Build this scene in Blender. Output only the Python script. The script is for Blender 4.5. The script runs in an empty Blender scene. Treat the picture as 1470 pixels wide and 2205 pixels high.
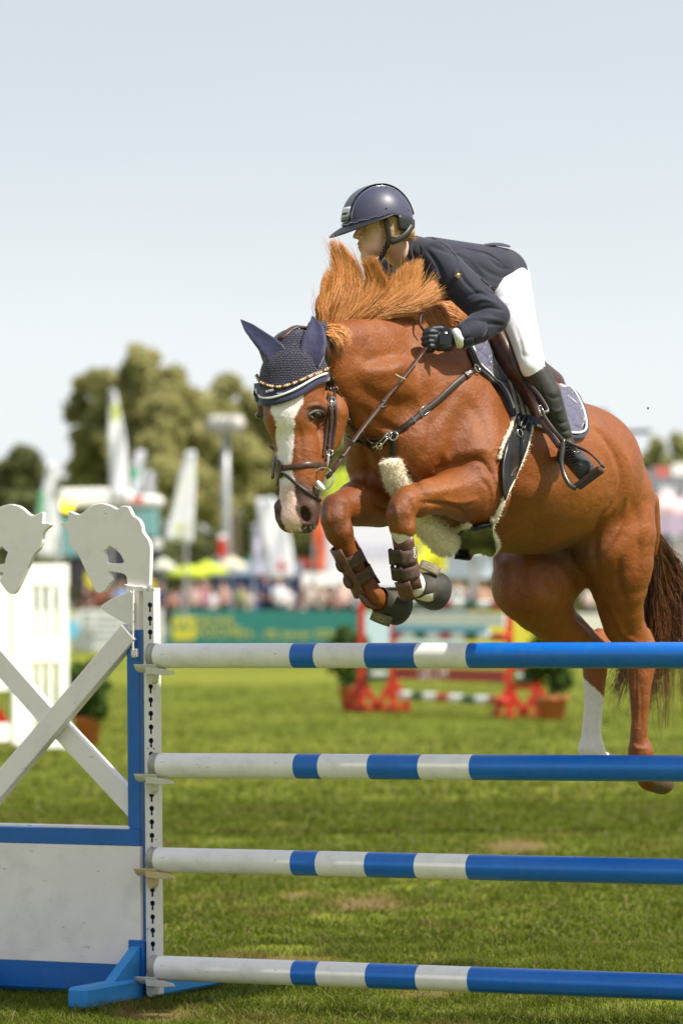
import bpy, math, random
import numpy as np
from mathutils import Vector, Matrix
from mathutils.bvhtree import BVHTree

# ------------------------------------------------------------------ camera, sky, sun, exposure
S = bpy.context.scene
COL = S.collection
FPX, CX, CY, CAMH, ROLL = 8000.0, 735.0, 1300.0, 1.6, math.radians(0.5)
cam = bpy.data.cameras.new('camera')
cam.sensor_fit = 'AUTO'; cam.sensor_width = 36.0
cam.lens = FPX / 2205.0 * 36.0
cam.shift_x = 0.0; cam.shift_y = (CY - 1102.5) / 2205.0
cam.clip_start = 0.5; cam.clip_end = 6000
cam.dof.use_dof = True; cam.dof.focus_distance = 14.05; cam.dof.aperture_fstop = 2.7
co = bpy.data.objects.new('camera', cam); COL.objects.link(co)
co.matrix_world = Matrix.Translation((0, 0, CAMH)) @ Matrix.Rotation(math.pi/2, 4, 'X') @ Matrix.Rotation(-ROLL, 4, 'Z')
S.camera = co

SUN_EL, SUN_AZ = math.radians(53), math.radians(-28)      # azimuth measured from +X towards the camera
SD = Vector((math.cos(SUN_EL)*math.cos(SUN_AZ), math.cos(SUN_EL)*math.sin(SUN_AZ), math.sin(SUN_EL)))
sun = bpy.data.lights.new('sun', 'SUN'); sun.energy = 4.2; sun.angle = math.radians(0.6); sun.color = (1.0, 0.94, 0.84)
so = bpy.data.objects.new('sun', sun); COL.objects.link(so)
so.rotation_euler = (-SD).to_track_quat('-Z', 'Y').to_euler(); so.location = (20, -8, 30)

W = bpy.data.worlds.new('World'); S.world = W; W.use_nodes = True
wn = W.node_tree; wn.nodes.clear()
wo = wn.nodes.new('ShaderNodeOutputWorld'); wb = wn.nodes.new('ShaderNodeBackground')
sky = wn.nodes.new('ShaderNodeTexSky'); sky.sky_type = 'NISHITA'; sky.sun_disc = False
sky.sun_elevation = SUN_EL; sky.sun_rotation = math.atan2(SD.x, SD.y)
sky.air_density = 1.0; sky.dust_density = 6.0; sky.ozone_density = 1.0
# thin high haze veil: pale cloud layer, brighter towards the horizon, over the physical sky
tc = wn.nodes.new('ShaderNodeTexCoord'); sep = wn.nodes.new('ShaderNodeSeparateXYZ')
wn.links.new(tc.outputs['Generated'], sep.inputs[0])
rmp = wn.nodes.new('ShaderNodeValToRGB')
rmp.color_ramp.interpolation = 'EASE'
els = rmp.color_ramp.elements
els[0].position = 0.0; els[0].color = (7.0, 7.2, 7.25, 1)
els[1].position = 1.0; els[1].color = (3.6, 4.1, 4.8, 1)
e = els.new(0.05); e.color = (6.6, 6.95, 7.15, 1)
e = els.new(0.165); e.color = (4.7, 5.15, 5.5, 1)
e = els.new(0.4); e.color = (4.1, 4.5, 4.9, 1)
nz = wn.nodes.new('ShaderNodeTexNoise'); nz.inputs['Scale'].default_value = 3.0; nz.inputs['Detail'].default_value = 4
mp = wn.nodes.new('ShaderNodeMapping'); mp.inputs['Scale'].default_value = (1, 1, 5)
wn.links.new(tc.outputs['Generated'], mp.inputs[0]); wn.links.new(mp.outputs[0], nz.inputs['Vector'])
ad = wn.nodes.new('ShaderNodeMath'); ad.operation = 'MULTIPLY_ADD'
ad.inputs[1].default_value = 0.06; wn.links.new(nz.outputs[0], ad.inputs[0]); wn.links.new(sep.outputs[2], ad.inputs[2])
sb = wn.nodes.new('ShaderNodeMath'); sb.operation = 'SUBTRACT'; sb.inputs[1].default_value = 0.03
wn.links.new(ad.outputs[0], sb.inputs[0]); wn.links.new(sb.outputs[0], rmp.inputs[0])
mx = wn.nodes.new('ShaderNodeMix'); mx.data_type = 'RGBA'; mx.inputs[0].default_value = 0.80
wn.links.new(sky.outputs[0], mx.inputs[6]); wn.links.new(rmp.outputs[0], mx.inputs[7])
wn.links.new(mx.outputs[2], wb.inputs[0]); wb.inputs[1].default_value = 0.1
wn.links.new(wb.outputs[0], wo.inputs[0])

S.view_settings.view_transform = 'Standard'; S.view_settings.look = 'None'
S.view_settings.exposure = 0.70; S.view_settings.gamma = 1.0; S.view_settings.use_curve_mapping = False
S.render.film_transparent = False
try:
    S.cycles.max_bounces = 6; S.cycles.use_denoising = True
except Exception: pass

# ------------------------------------------------------------------ helpers
rng = np.random.default_rng(7); random.seed(7)
cr, sr = math.cos(ROLL), math.sin(ROLL)
def P(x, y, d):
    """world point seen in direction of photo pixel (x, y), d metres from the camera plane"""
    u = (x - CX)/FPX; v = (CY - y)/FPX
    return np.array([(u*cr + v*sr)*d, d, CAMH + (-u*sr + v*cr)*d])
def proj(V):
    V = np.asarray(V, float); d = V[..., 1]
    U = V[..., 0]/d; Z = (V[..., 2]-CAMH)/d
    return CX + FPX*(U*cr - Z*sr), CY - FPX*(U*sr + Z*cr)
def m(px, d): return px*d/FPX

def tag(o, label=None, cat=None, group=None, kind=None):
    if label: o['label'] = label
    if cat: o['category'] = cat
    if group: o['group'] = group
    if kind: o['kind'] = kind
    return o
ORG = {}
def thing(name, label, cat, loc=(0, 0, 0), group=None, rz=0.0):
    o = bpy.data.objects.new(name, None); COL.objects.link(o)
    o.empty_display_size = 0.1
    o.location = loc; o.rotation_euler = (0, 0, rz)
    ORG[o.name] = np.array(loc, float)
    return tag(o, label, cat, group)
def mesh_obj(name, V, F, mats, parent=None, smooth=True, attrs=None, midx=None, local=False, label=None):
    V = np.asarray(V, np.float32)
    org = np.zeros(3)
    if parent is not None and not local: org = ORG[parent.name]
    me = bpy.data.meshes.new(name)
    V2 = (V - org).astype(np.float32)
    if isinstance(F, np.ndarray) and F.ndim == 2:
        n, k = F.shape
        me.vertices.add(len(V2)); me.vertices.foreach_set('co', V2.ravel())
        me.loops.add(n*k); me.loops.foreach_set('vertex_index', F.astype(np.int32).ravel())
        me.polygons.add(n); me.polygons.foreach_set('loop_start', np.arange(0, n*k, k, dtype=np.int32))
        try: me.polygons.foreach_set('loop_total', np.full(n, k, dtype=np.int32))
        except Exception: pass
        me.update(calc_edges=True); me.validate()
    else:
        me.from_pydata([tuple(map(float, v)) for v in V2], [], [tuple(map(int, f)) for f in F]); me.update()
    if not isinstance(mats, (list, tuple)): mats = [mats]
    for mm in mats: me.materials.append(mm)
    if midx is not None: me.polygons.foreach_set('material_index', np.asarray(midx, np.int32))
    me.polygons.foreach_set('use_smooth', np.full(len(me.polygons), bool(smooth)))
    if attrs:
        for k2, a in attrs.items():
            at = me.attributes.new(k2, 'FLOAT', 'POINT'); at.data.foreach_set('value', np.asarray(a, np.float32))
    o = bpy.data.objects.new(name, me); COL.objects.link(o)
    if parent is not None: o.parent = parent
    ORG[o.name] = org if parent is not None else np.zeros(3)
    if label: o['label'] = label
    return o

class MB:
    """collects simple shapes; build() links them as one mesh"""
    def __init__(s): s.v = []; s.f = []; s.mi = []; s.cur = 0
    def add(s, V, F):
        n = len(s.v); s.v += [tuple(map(float, a)) for a in V]; s.f += [tuple(int(i)+n for i in f) for f in F]
        s.mi += [s.cur]*len(F); return s
    def box(s, c, d, R=None, bev=0.0):
        hx, hy, hz = d[0]/2, d[1]/2, d[2]/2
        c = np.asarray(c, float)
        if bev <= 0:
            V = np.array([[x, y, z] for x in (-hx, hx) for y in (-hy, hy) for z in (-hz, hz)])
            F = [(0, 1, 3, 2), (4, 6, 7, 5), (0, 4, 5, 1), (2, 3, 7, 6), (0, 2, 6, 4), (1, 5, 7, 3)]
        else:
            b = min(bev, hx*.9, hy*.9, hz*.9); V = []; idx = {}
            for sx in (-1, 1):
                for sy in (-1, 1):
                    for sz in (-1, 1):
                        for ax in range(3):
                            p = [sx*(hx-b), sy*(hy-b), sz*(hz-b)]
                            p[ax] = (sx*hx, sy*hy, sz*hz)[ax]
                            idx[(sx, sy, sz, ax)] = len(V); V.append(p)
            F = []
            g = lambda *k: idx[k]
            for sgn in (-1, 1):
                F.append([g(sgn, -1, -1, 0), g(sgn, 1, -1, 0), g(sgn, 1, 1, 0), g(sgn, -1, 1, 0)][::sgn])
                F.append([g(-1, sgn, -1, 1), g(-1, sgn, 1, 1), g(1, sgn, 1, 1), g(1, sgn, -1, 1)][::sgn])
                F.append([g(-1, -1, sgn, 2), g(1, -1, sgn, 2), g(1, 1, sgn, 2), g(-1, 1, sgn, 2)][::sgn])
            for a in (-1, 1):
                for b2 in (-1, 1):
                    F.append([g(a, b2, -1, 0), g(a, b2, 1, 0), g(a, b2, 1, 1), g(a, b2, -1, 1)])
                    F.append([g(a, -1, b2, 0), g(a, 1, b2, 0), g(a, 1, b2, 2), g(a, -1, b2, 2)])
                    F.append([g(-1, a, b2, 1), g(1, a, b2, 1), g(1, a, b2, 2), g(-1, a, b2, 2)])
                    for c3 in (-1, 1): F.append([g(a, b2, c3, 0), g(a, b2, c3, 1), g(a, b2, c3, 2)])
            V = np.array(V)
        if R is not None: V = V @ np.array(R).T
        return s.add(V + c, F)
    def tube(s, pts, r, n=10, cap=True):
        pts = np.asarray(pts, float); k = len(pts)
        r = np.broadcast_to(np.asarray(r, float), (k,))
        T = np.gradient(pts, axis=0); T /= np.linalg.norm(T, axis=1)[:, None]+1e-12
        up = np.array([0, 0, 1.0]) if abs(T[0][2]) < .9 else np.array([1.0, 0, 0])
        V = []; u = np.cross(T[0], up); u /= np.linalg.norm(u)
        for i in range(k):
            u = u - T[i]*np.dot(u, T[i]); u /= np.linalg.norm(u)+1e-12; w = np.cross(T[i], u)
            for j in range(n):
                a = 2*math.pi*j/n; V.append(pts[i]+r[i]*(math.cos(a)*u+math.sin(a)*w))
        F = [(i*n+j, i*n+(j+1) % n, (i+1)*n+(j+1) % n, (i+1)*n+j) for i in range(k-1) for j in range(n)]
        if cap:
            F.append(tuple(range(n))[::-1]); F.append(tuple((k-1)*n+j for j in range(n)))
        return s.add(V, F)
    def bar(s, a, b, w, h, side=None, bev=0.0):
        """rectangular bar from a to b, width w along side, height h across"""
        a = np.asarray(a, float); b = np.asarray(b, float); t = b-a; L = np.linalg.norm(t); t /= L
        sd = np.array(side if side is not None else (0, 0, 1.0), float); sd = sd - t*np.dot(sd, t); sd /= np.linalg.norm(sd)
        o = np.cross(t, sd); R = np.array([t, sd, o]).T
        return s.box((a+b)/2, (L, w, h), R, bev)
    def build(s, name, mats, parent=None, smooth=False, local=False, label=None):
        return mesh_obj(name, s.v, s.f, mats, parent, smooth, midx=s.mi, local=local, label=label)

def catmull(pts, n):
    pts = np.asarray(pts, float); k = len(pts)
    if k == 2: return pts[0]+(pts[1]-pts[0])*np.linspace(0, 1, n)[:, None]
    q = np.vstack([2*pts[0]-pts[1], pts, 2*pts[-1]-pts[-2]]); t = np.linspace(0, k-1-1e-9, n)
    i = t.astype(int); f = (t-i)[:, None]; p0, p1, p2, p3 = q[i], q[i+1], q[i+2], q[i+3]
    return .5*((2*p1)+(-p0+p2)*f+(2*p0-5*p1+4*p2-p3)*f*f+(-p0+3*p1-3*p2+p3)*f**3)

def ribbon(pts, nrm, w, th, closed=False):
    """flat strap along pts lying against surface normals nrm; rounded section"""
    pts = np.asarray(pts, float); nrm = np.asarray(nrm, float); k = len(pts)
    w = np.broadcast_to(np.asarray(w, float), (k,)); th = np.broadcast_to(np.asarray(th, float), (k,))
    T = np.gradient(pts, axis=0)
    if closed: T = np.roll(pts, -1, 0)-np.roll(pts, 1, 0)
    T /= np.linalg.norm(T, axis=1)[:, None]+1e-12
    nrm = nrm - T*np.sum(nrm*T, 1)[:, None]; nrm /= np.linalg.norm(nrm, axis=1)[:, None]+1e-12
    B = np.cross(T, nrm)
    sec = [(-1, 0.0), (-1, .6), (-.8, 1), (.8, 1), (1, .6), (1, 0.0), (.8, -.3), (-.8, -.3)]; n = len(sec)
    V = np.concatenate([[p + B[i]*a*w[i]/2 + nrm[i]*b*th[i] for a, b in sec] for i, p in enumerate(pts)])
    F = []
    for i in range(k if closed else k-1):
        for j in range(n):
            a = i*n+j; b = i*n+(j+1) % n; c = ((i+1) % k)*n+(j+1) % n; d = ((i+1) % k)*n+j
            F.append((a, b, c, d))
    if not closed: F += [tuple(range(n))[::-1], tuple((k-1)*n+j for j in range(n))]
    return V, F

def sheet(G, nrm, th):
    """thick sheet from grid of points G (a,b,3) and normals"""
    a, b = G.shape[:2]; top = (G+nrm*th).reshape(-1, 3); bot = G.reshape(-1, 3); V = np.vstack([top, bot]); N = a*b; F = []
    for i in range(a-1):
        for j in range(b-1):
            p = i*b+j; F.append((p, p+1, p+b+1, p+b)); F.append((N+p, N+p+b, N+p+b+1, N+p+1))
    for j in range(b-1):
        F.append((j, N+j, N+j+1, j+1)); q = (a-1)*b+j; F.append((q, q+1, N+q+1, N+q))
    for i in range(a-1):
        F.append((i*b, (i+1)*b, N+(i+1)*b, N+i*b)); q = i*b+b-1; F.append((q, N+q, N+q+b, q+b))
    return V, F
def grid_normals(G, toward=(0, 0, 0)):
    du = np.gradient(G, axis=0); dv = np.gradient(G, axis=1); n = np.cross(du, dv); n /= np.linalg.norm(n, axis=2)[..., None]+1e-12
    s = np.sum(n*(np.array([0, 0, CAMH])-G), 2); n[s < 0] *= -1
    return n
def loft_grid(rows, nu, nv):
    """rows of (x,y,depth) control points -> smooth grid in world space"""
    R = [catmull([P(*p) for p in r], nv) for r in rows]
    R = np.array(R); out = np.zeros((nu, nv, 3))
    for j in range(nv): out[:, j] = catmull(R[:, j], nu)
    return out

# implicit surfaces ------------------------------------------------
class Field:
    def __init__(s, lo, hi, h):
        s.h = h; s.lo = np.array(lo, float); n = np.ceil((np.array(hi)-s.lo)/h).astype(int)+1; s.n = n
        s.ax = [(s.lo[i]+h*np.arange(n[i])).astype(np.float32) for i in range(3)]
        s.F = np.full(n, 1.0, np.float32)
    def region(s, lo, hi):
        sl = []
        for i in range(3):
            a = max(0, int((lo[i]-s.lo[i])/s.h)); b = min(s.n[i], int((hi[i]-s.lo[i])/s.h)+2)
            if b <= a: return None
            sl.append(slice(a, b))
        return tuple(sl)
    def comb(s, sl, d, k, mode):
        f = s.F[sl]; k = max(k, 1e-5)
        if mode == 'add':
            h = np.clip(.5+.5*(f-d)/k, 0, 1); s.F[sl] = f+(d-f)*h-k*h*(1-h)
        else:
            h = np.clip(.5-.5*(f+d)/k, 0, 1); s.F[sl] = f+(-d-f)*h+k*h*(1-h)
    def chain(s, pts, k=.03, mode='add'):
        """pts: (x,y,z,r) world; tapered round chain"""
        pts = np.asarray(pts, float); mg = max(k, 3*s.h)+s.h; R = pts[:, 3].max()
        sl = s.region(pts[:, :3].min(0)-R-mg, pts[:, :3].max(0)+R+mg)
        if sl is None: return
        X = s.ax[0][sl[0]][:, None, None]; Y = s.ax[1][sl[1]][None, :, None]; Z = s.ax[2][sl[2]][None, None, :]
        D = np.full(s.F[sl].shape, 9.0, np.float32)
        if len(pts) == 1: pts = np.vstack([pts, pts+[0, 0, 1e-4, 0]])
        for a, b in zip(pts[:-1], pts[1:]):
            e = b[:3]-a[:3]; L2 = float(e@e)+1e-12
            px, py, pz = X-np.float32(a[0]), Y-np.float32(a[1]), Z-np.float32(a[2])
            t = np.clip((px*e[0]+py*e[1]+pz*e[2])/L2, 0, 1).astype(np.float32)
            d = np.sqrt((px-t*e[0])**2+(py-t*e[1])**2+(pz-t*e[2])**2)-(a[3]+t*(b[3]-a[3]))
            np.minimum(D, d, out=D)
        s.comb(sl, D, k, mode)
    def ell(s, c, r, R=None, k=.03, mode='add'):
        """ellipsoid centre c radii r axes rows of R"""
        c = np.asarray(c, float); r = np.asarray(r, float); R = np.eye(3) if R is None else np.asarray(R, float)
        ext = np.sqrt(((R.T*r)**2).sum(1)); mg = max(k, 3*s.h)+s.h; sl = s.region(c-ext-mg, c+ext+mg)
        if sl is None: return
        X = s.ax[0][sl[0]][:, None, None]-np.float32(c[0]); Y = s.ax[1][sl[1]][None, :, None]-np.float32(c[1]); Z = s.ax[2][sl[2]][None, None, :]-np.float32(c[2])
        q0 = q1 = 0
        for i in range(3):
            t = (X*R[i, 0]+Y*R[i, 1]+Z*R[i, 2])/r[i]; q0 = q0+t*t; q1 = q1+(t/r[i])**2
        k0 = np.sqrt(q0); d = k0*(k0-1)/(np.sqrt(q1)+1e-9)
        s.comb(sl, d.astype(np.float32), k, mode)
    def mesh(s, smooth=2):
        F = s.F; n = F.shape; sg = F < 0
        c = np.zeros(tuple(np.array(n)-1), np.uint8)
        for i in (0, 1):
            for j in (0, 1):
                for k in (0, 1): c += sg[i:n[0]-1+i, j:n[1]-1+j, k:n[2]-1+k]
        act = np.argwhere((c > 0) & (c < 8)); idx = np.full(c.shape, -1, np.int32); idx[tuple(act.T)] = np.arange(len(act))
        acc = np.zeros((len(act), 3)); cnt = np.zeros(len(act)); a0, a1, a2 = act.T
        cor = [(i, j, k) for i in (0, 1) for j in (0, 1) for k in (0, 1)]
        for p in cor:
            for ax in range(3):
                if p[ax]: continue
                q = list(p); q[ax] = 1
                f0 = F[a0+p[0], a1+p[1], a2+p[2]]; f1 = F[a0+q[0], a1+q[1], a2+q[2]]
                mk = (f0 < 0) != (f1 < 0); t = np.where(mk, f0/np.where(mk, f0-f1, 1), 0)
                pt = np.tile(np.array(p, float), (len(act), 1)); pt[:, ax] += t
                acc += pt*mk[:, None]; cnt += mk
        V = s.lo+s.h*(act+acc/cnt[:, None]); Q = []
        for ax in range(3):
            o = [i for i in range(3) if i != ax]
            sa = [slice(None)]*3; sb_ = [slice(None)]*3; sa[ax] = slice(0, -1); sb_[ax] = slice(1, None)
            ch = np.argwhere(sg[tuple(sa)] != sg[tuple(sb_)])
            ok = np.all(ch[:, o] > 0, 1) & np.all(ch[:, o] < np.array(n)[o]-1, 1); ch = ch[ok]
            ins = sg[tuple(ch.T)]
            def ci(d1, d2):
                t = ch.copy(); t[:, o[0]] += d1; t[:, o[1]] += d2; return idx[tuple(t.T)]
            q = np.stack([ci(-1, -1), ci(0, -1), ci(0, 0), ci(-1, 0)], 1)
            fl = ins if ax != 1 else ~ins
            q[~fl] = q[~fl][:, ::-1]; Q.append(q)
        Q = np.vstack(Q); Q = Q[np.all(Q >= 0, 1)]
        E = np.vstack([Q[:, [0, 1]], Q[:, [1, 2]], Q[:, [2, 3]], Q[:, [3, 0]]])
        for it in range(smooth):
            A = np.zeros_like(V); N = np.bincount(E[:, 0], minlength=len(V))
            for i in range(3): A[:, i] = np.bincount(E[:, 0], weights=V[E[:, 1], i], minlength=len(V))
            V = V*.45+.55*A/np.maximum(N, 1)[:, None] if it % 2 == 0 else V*1.0+0.3*(V-A/np.maximum(N, 1)[:, None])*.6
        return V, Q
def vnormals(V, Q):
    n = np.cross(V[Q[:, 2]]-V[Q[:, 0]], V[Q[:, 3]]-V[Q[:, 1]]); N = np.zeros_like(V)
    for c in range(Q.shape[1]):
        for i in range(3): N[:, i] += np.bincount(Q[:, c], weights=n[:, i], minlength=len(V))
    return N/(np.linalg.norm(N, axis=1)[:, None]+1e-12)
def C(*pts):
    """chain points given as (x px, y px, depth m, radius px) -> world"""
    return [tuple(P(x, y, d))+(m(r, d),) for x, y, d, r in pts]
def poly_sd(x, y, poly):
    """signed distance in px (positive inside)"""
    poly = np.asarray(poly, float); n = len(poly); d = np.full(x.shape, 1e9); ins = np.zeros(x.shape, bool)
    for i in range(n):
        a = poly[i]; b = poly[(i+1) % n]; e = b-a; t = np.clip(((x-a[0])*e[0]+(y-a[1])*e[1])/(e@e+1e-9), 0, 1)
        d = np.minimum(d, np.hypot(x-a[0]-t*e[0], y-a[1]-t*e[1]))
        c = ((a[1] > y) != (b[1] > y)) & (x < (b[0]-a[0])*(y-a[1])/(b[1]-a[1]+1e-12)+a[0]); ins ^= c
    return np.where(ins, d, -d)

# materials ----------------------------------------------------------
MATS = {}
def hexc(r, g, b): return (r, g, b, 1)
def mat(name, col=(.5, .5, .5), rough=.5, metal=0, spec=.5, coat=0, sheen=0, bump=0, bscale=60, var=0, vscale=8, dirt=None, dscale=3, damt=.3, emit=None, estr=0, trans=0, bdist=.002, sss=0, speck=0):
    mt = bpy.data.materials.new(name); mt.use_nodes = True; nt = mt.node_tree; N = nt.nodes; Lk = nt.links
    b = N['Principled BSDF']; MATS[name] = mt
    b.inputs['Base Color'].default_value = (*col, 1); b.inputs['Roughness'].default_value = rough
    b.inputs['Metallic'].default_value = metal; b.inputs['Specular IOR Level'].default_value = spec
    b.inputs['Coat Weight'].default_value = coat; b.inputs['Coat Roughness'].default_value = .15
    b.inputs['Sheen Weight'].default_value = sheen; b.inputs['Sheen Roughness'].default_value = .4
    if sss: b.inputs['Subsurface Weight'].default_value = sss; b.inputs['Subsurface Radius'].default_value = (.012, .004, .002); b.inputs['Subsurface Scale'].default_value = 1
    if emit: b.inputs['Emission Color'].default_value = (*emit, 1); b.inputs['Emission Strength'].default_value = estr
    tcn = N.new('ShaderNodeTexCoord')
    src = None
    if var or dirt:
        nz = N.new('ShaderNodeTexNoise'); nz.inputs['Scale'].default_value = vscale; nz.inputs['Detail'].default_value = 6
        Lk.new(tcn.outputs['Object'], nz.inputs['Vector'])
        mr = N.new('ShaderNodeMapRange'); mr.inputs[1].default_value = .3; mr.inputs[2].default_value = .7
        mr.inputs[3].default_value = 1-var; mr.inputs[4].default_value = 1+var; Lk.new(nz.outputs[0], mr.inputs[0])
        vm = N.new('ShaderNodeVectorMath'); vm.operation = 'SCALE'; vm.inputs[0].default_value = col
        Lk.new(mr.outputs[0], vm.inputs['Scale']); src = vm.outputs[0]
        if dirt:
            n2 = N.new('ShaderNodeTexNoise'); n2.inputs['Scale'].default_value = dscale; n2.inputs['Detail'].default_value = 8; n2.inputs['Roughness'].default_value = .7
            Lk.new(tcn.outputs['Object'], n2.inputs['Vector'])
            m2 = N.new('ShaderNodeMapRange'); m2.inputs[1].default_value = .5; m2.inputs[2].default_value = .75; m2.inputs[4].default_value = damt
            Lk.new(n2.outputs[0], m2.inputs[0]); mxn = N.new('ShaderNodeMix'); mxn.data_type = 'RGBA'
            Lk.new(m2.outputs[0], mxn.inputs[0]); Lk.new(src, mxn.inputs[6]); mxn.inputs[7].default_value = (*dirt, 1); src = mxn.outputs[2]
        if speck:
            n5 = N.new('ShaderNodeTexNoise'); n5.inputs['Scale'].default_value = 42; n5.inputs['Detail'].default_value = 3
            mp5 = N.new('ShaderNodeMapping'); mp5.inputs['Scale'].default_value = (.5, .5, 1.4); Lk.new(tcn.outputs['Object'], mp5.inputs[0]); Lk.new(mp5.outputs[0], n5.inputs['Vector'])
            m5 = N.new('ShaderNodeMapRange'); m5.inputs[1].default_value = .70; m5.inputs[2].default_value = .74; m5.inputs[4].default_value = speck
            Lk.new(n5.outputs[0], m5.inputs[0]); x5 = N.new('ShaderNodeMix'); x5.data_type = 'RGBA'; Lk.new(m5.outputs[0], x5.inputs[0]); Lk.new(src, x5.inputs[6]); x5.inputs[7].default_value = (.10, .085, .06, 1); src = x5.outputs[2]
        Lk.new(src, b.inputs['Base Color'])
    if bump:
        n3 = N.new('ShaderNodeTexNoise'); n3.inputs['Scale'].default_value = bscale; n3.inputs['Detail'].default_value = 4
        Lk.new(tcn.outputs['Object'], n3.inputs['Vector']); bp = N.new('ShaderNodeBump'); bp.inputs['Strength'].default_value = bump; bp.inputs['Distance'].default_value = bdist
        Lk.new(n3.outputs[0], bp.inputs['Height']); Lk.new(bp.outputs[0], b.inputs['Normal'])
    return mt
class NT:
    """tiny node helper"""
    def __init__(s, mt): s.nt = mt.node_tree; s.N = s.nt.nodes; s.L = s.nt.links; s.b = s.N['Principled BSDF']
    def new(s, t, **kw):
        n = s.N.new(t)
        for k, v in kw.items():
            if hasattr(n, k): setattr(n, k, v)
        return n
    def link(s, a, b): s.L.new(a, b)
    def math(s, op, a, b=None, c=None, clamp=False):
        n = s.N.new('ShaderNodeMath'); n.operation = op; n.use_clamp = clamp
        for i, v in enumerate((a, b, c)):
            if v is None: continue
            if isinstance(v, (int, float)): n.inputs[i].default_value = v
            else: s.L.new(v, n.inputs[i])
        return n.outputs[0]
    def mix(s, f, a, b):
        n = s.N.new('ShaderNodeMix'); n.data_type = 'RGBA'
        for i, v in ((0, f), (6, a), (7, b)):
            if isinstance(v, (int, float)): n.inputs[i].default_value = v
            elif isinstance(v, tuple): n.inputs[i].default_value = (*v[:3], 1)
            else: s.L.new(v, n.inputs[i])
        return n.outputs[2]
    def noise(s, scale, detail=4, rough=.5, vec=None, coord='Object'):
        n = s.N.new('ShaderNodeTexNoise'); n.inputs['Scale'].default_value = scale; n.inputs['Detail'].default_value = detail; n.inputs['Roughness'].default_value = rough
        if vec is None:
            t = s.N.new('ShaderNodeTexCoord'); vec = t.outputs[coord]
        s.L.new(vec, n.inputs['Vector']); return n.outputs[0]
    def attr(s, name):
        n = s.N.new('ShaderNodeAttribute'); n.attribute_name = name; return n.outputs['Fac']
    def rng(s, v, a, b, c=0, d=1, clamp=True):
        n = s.N.new('ShaderNodeMapRange'); n.clamp = clamp
        for i, x in enumerate((a, b, c, d)): n.inputs[i+1].default_value = x
        s.L.new(v, n.inputs[0]); return n.outputs[0]
    def bump(s, h, strength=.3, dist=.003, prev=None):
        n = s.N.new('ShaderNodeBump'); n.inputs['Strength'].default_value = strength; n.inputs['Distance'].default_value = dist
        s.L.new(h, n.inputs['Height'])
        if prev is not None: s.L.new(prev, n.inputs['Normal'])
        return n.outputs[0]
def strands(name, curves, width, mt, parent, hv=None, **kw):
    """curves (n,k,3) -> one mesh of thin three sided tapering hairs"""
    n, k, _ = curves.shape; T = np.gradient(curves, axis=1); T /= np.linalg.norm(T, axis=2)[..., None]+1e-9
    rv = rng.normal(size=(n, 1, 3)); A = np.cross(T, rv); A /= np.linalg.norm(A, axis=2)[..., None]+1e-9; B = np.cross(T, A)
    t = np.linspace(0, 1, k)[None, :, None]; w = np.asarray(width).reshape(-1, 1, 1)*np.clip(1.15-t**2.2, .12, 1)
    V = np.stack([curves+w*(math.cos(a)*A+math.sin(a)*B) for a in (0, 2.094, 4.189)], 2).reshape(-1, 3)
    base = (np.arange(n)*k*3)[:, None, None]+(np.arange(k-1)*3)[None, :, None]
    F = []
    for j in range(3):
        F.append(np.stack([base+j, base+(j+1) % 3, base+3+(j+1) % 3, base+3+j], -1).reshape(-1, 4))
    hvv = np.repeat(rng.random(n) if hv is None else hv, k*3); tt = np.tile(np.repeat(np.linspace(0, 1, k), 3), n)
    return mesh_obj(name, V, np.vstack(F), mt, parent, True, attrs={'hv': hvv, 'ht': tt}, **kw)
def hair_mat(name, dark, lite, tip=None, rough=.42):
    mt = mat(name, lite, rough); q = NT(mt); c = q.mix(q.attr('hv'), dark, lite)
    if tip: c = q.mix(q.rng(q.attr('ht'), .2, 1.0, 0, .75), c, tip)
    q.link(c, q.b.inputs['Base Color']); q.b.inputs['Specular IOR Level'].default_value = .5
    return mt
def uvs(c, r, n=20, mmm=12, ax=None):
    V = []; F = []
    for i in range(mmm+1):
        th = math.pi*i/mmm
        for j in range(n): V.append([r[0]*math.sin(th)*math.cos(2*math.pi*j/n), r[1]*math.sin(th)*math.sin(2*math.pi*j/n), r[2]*math.cos(th)])
    for i in range(mmm):
        for j in range(n): F.append((i*n+j, (i+1)*n+j, (i+1)*n+(j+1) % n, i*n+(j+1) % n))
    V = np.array(V)
    if ax is not None: V = V @ np.array(ax)
    return V+np.asarray(c), F
BLK = mat('black_leather', (.012, .012, .013), .36, spec=.5, var=.3, vscale=25, bump=.3, bscale=220, bdist=.0015, dirt=(.05, .042, .034), dscale=9, damt=.35)
STEEL = mat('steel', (.72, .70, .66), .18, metal=1)
def part(name, VF, mt, par, **kw): return mesh_obj(name, VF[0], VF[1], mt, par, **kw)
def ring(name, c, r, t, nrm, mt, par, el=1.0, n=22, up=(0, 0, 1)):
    nrm = np.array(nrm, float); nrm /= np.linalg.norm(nrm); u = np.cross(nrm, up); u /= np.linalg.norm(u); v = np.cross(u, nrm)
    a = np.linspace(0, 2*math.pi, n+1)[:-1]; V = []; k = 7
    for al in a:
        d = math.cos(al)*u+math.sin(al)*v*el; p = np.asarray(c)+r*d
        for j in range(k):
            b = 2*math.pi*j/k; V.append(p+t*(math.cos(b)*d+math.sin(b)*nrm))
    F = [(i*k+j, i*k+(j+1) % k, ((i+1) % n)*k+(j+1) % k, ((i+1) % n)*k+j) for i in range(n) for j in range(k)]
    return mesh_obj(name, V, F, mt, par)
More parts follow.
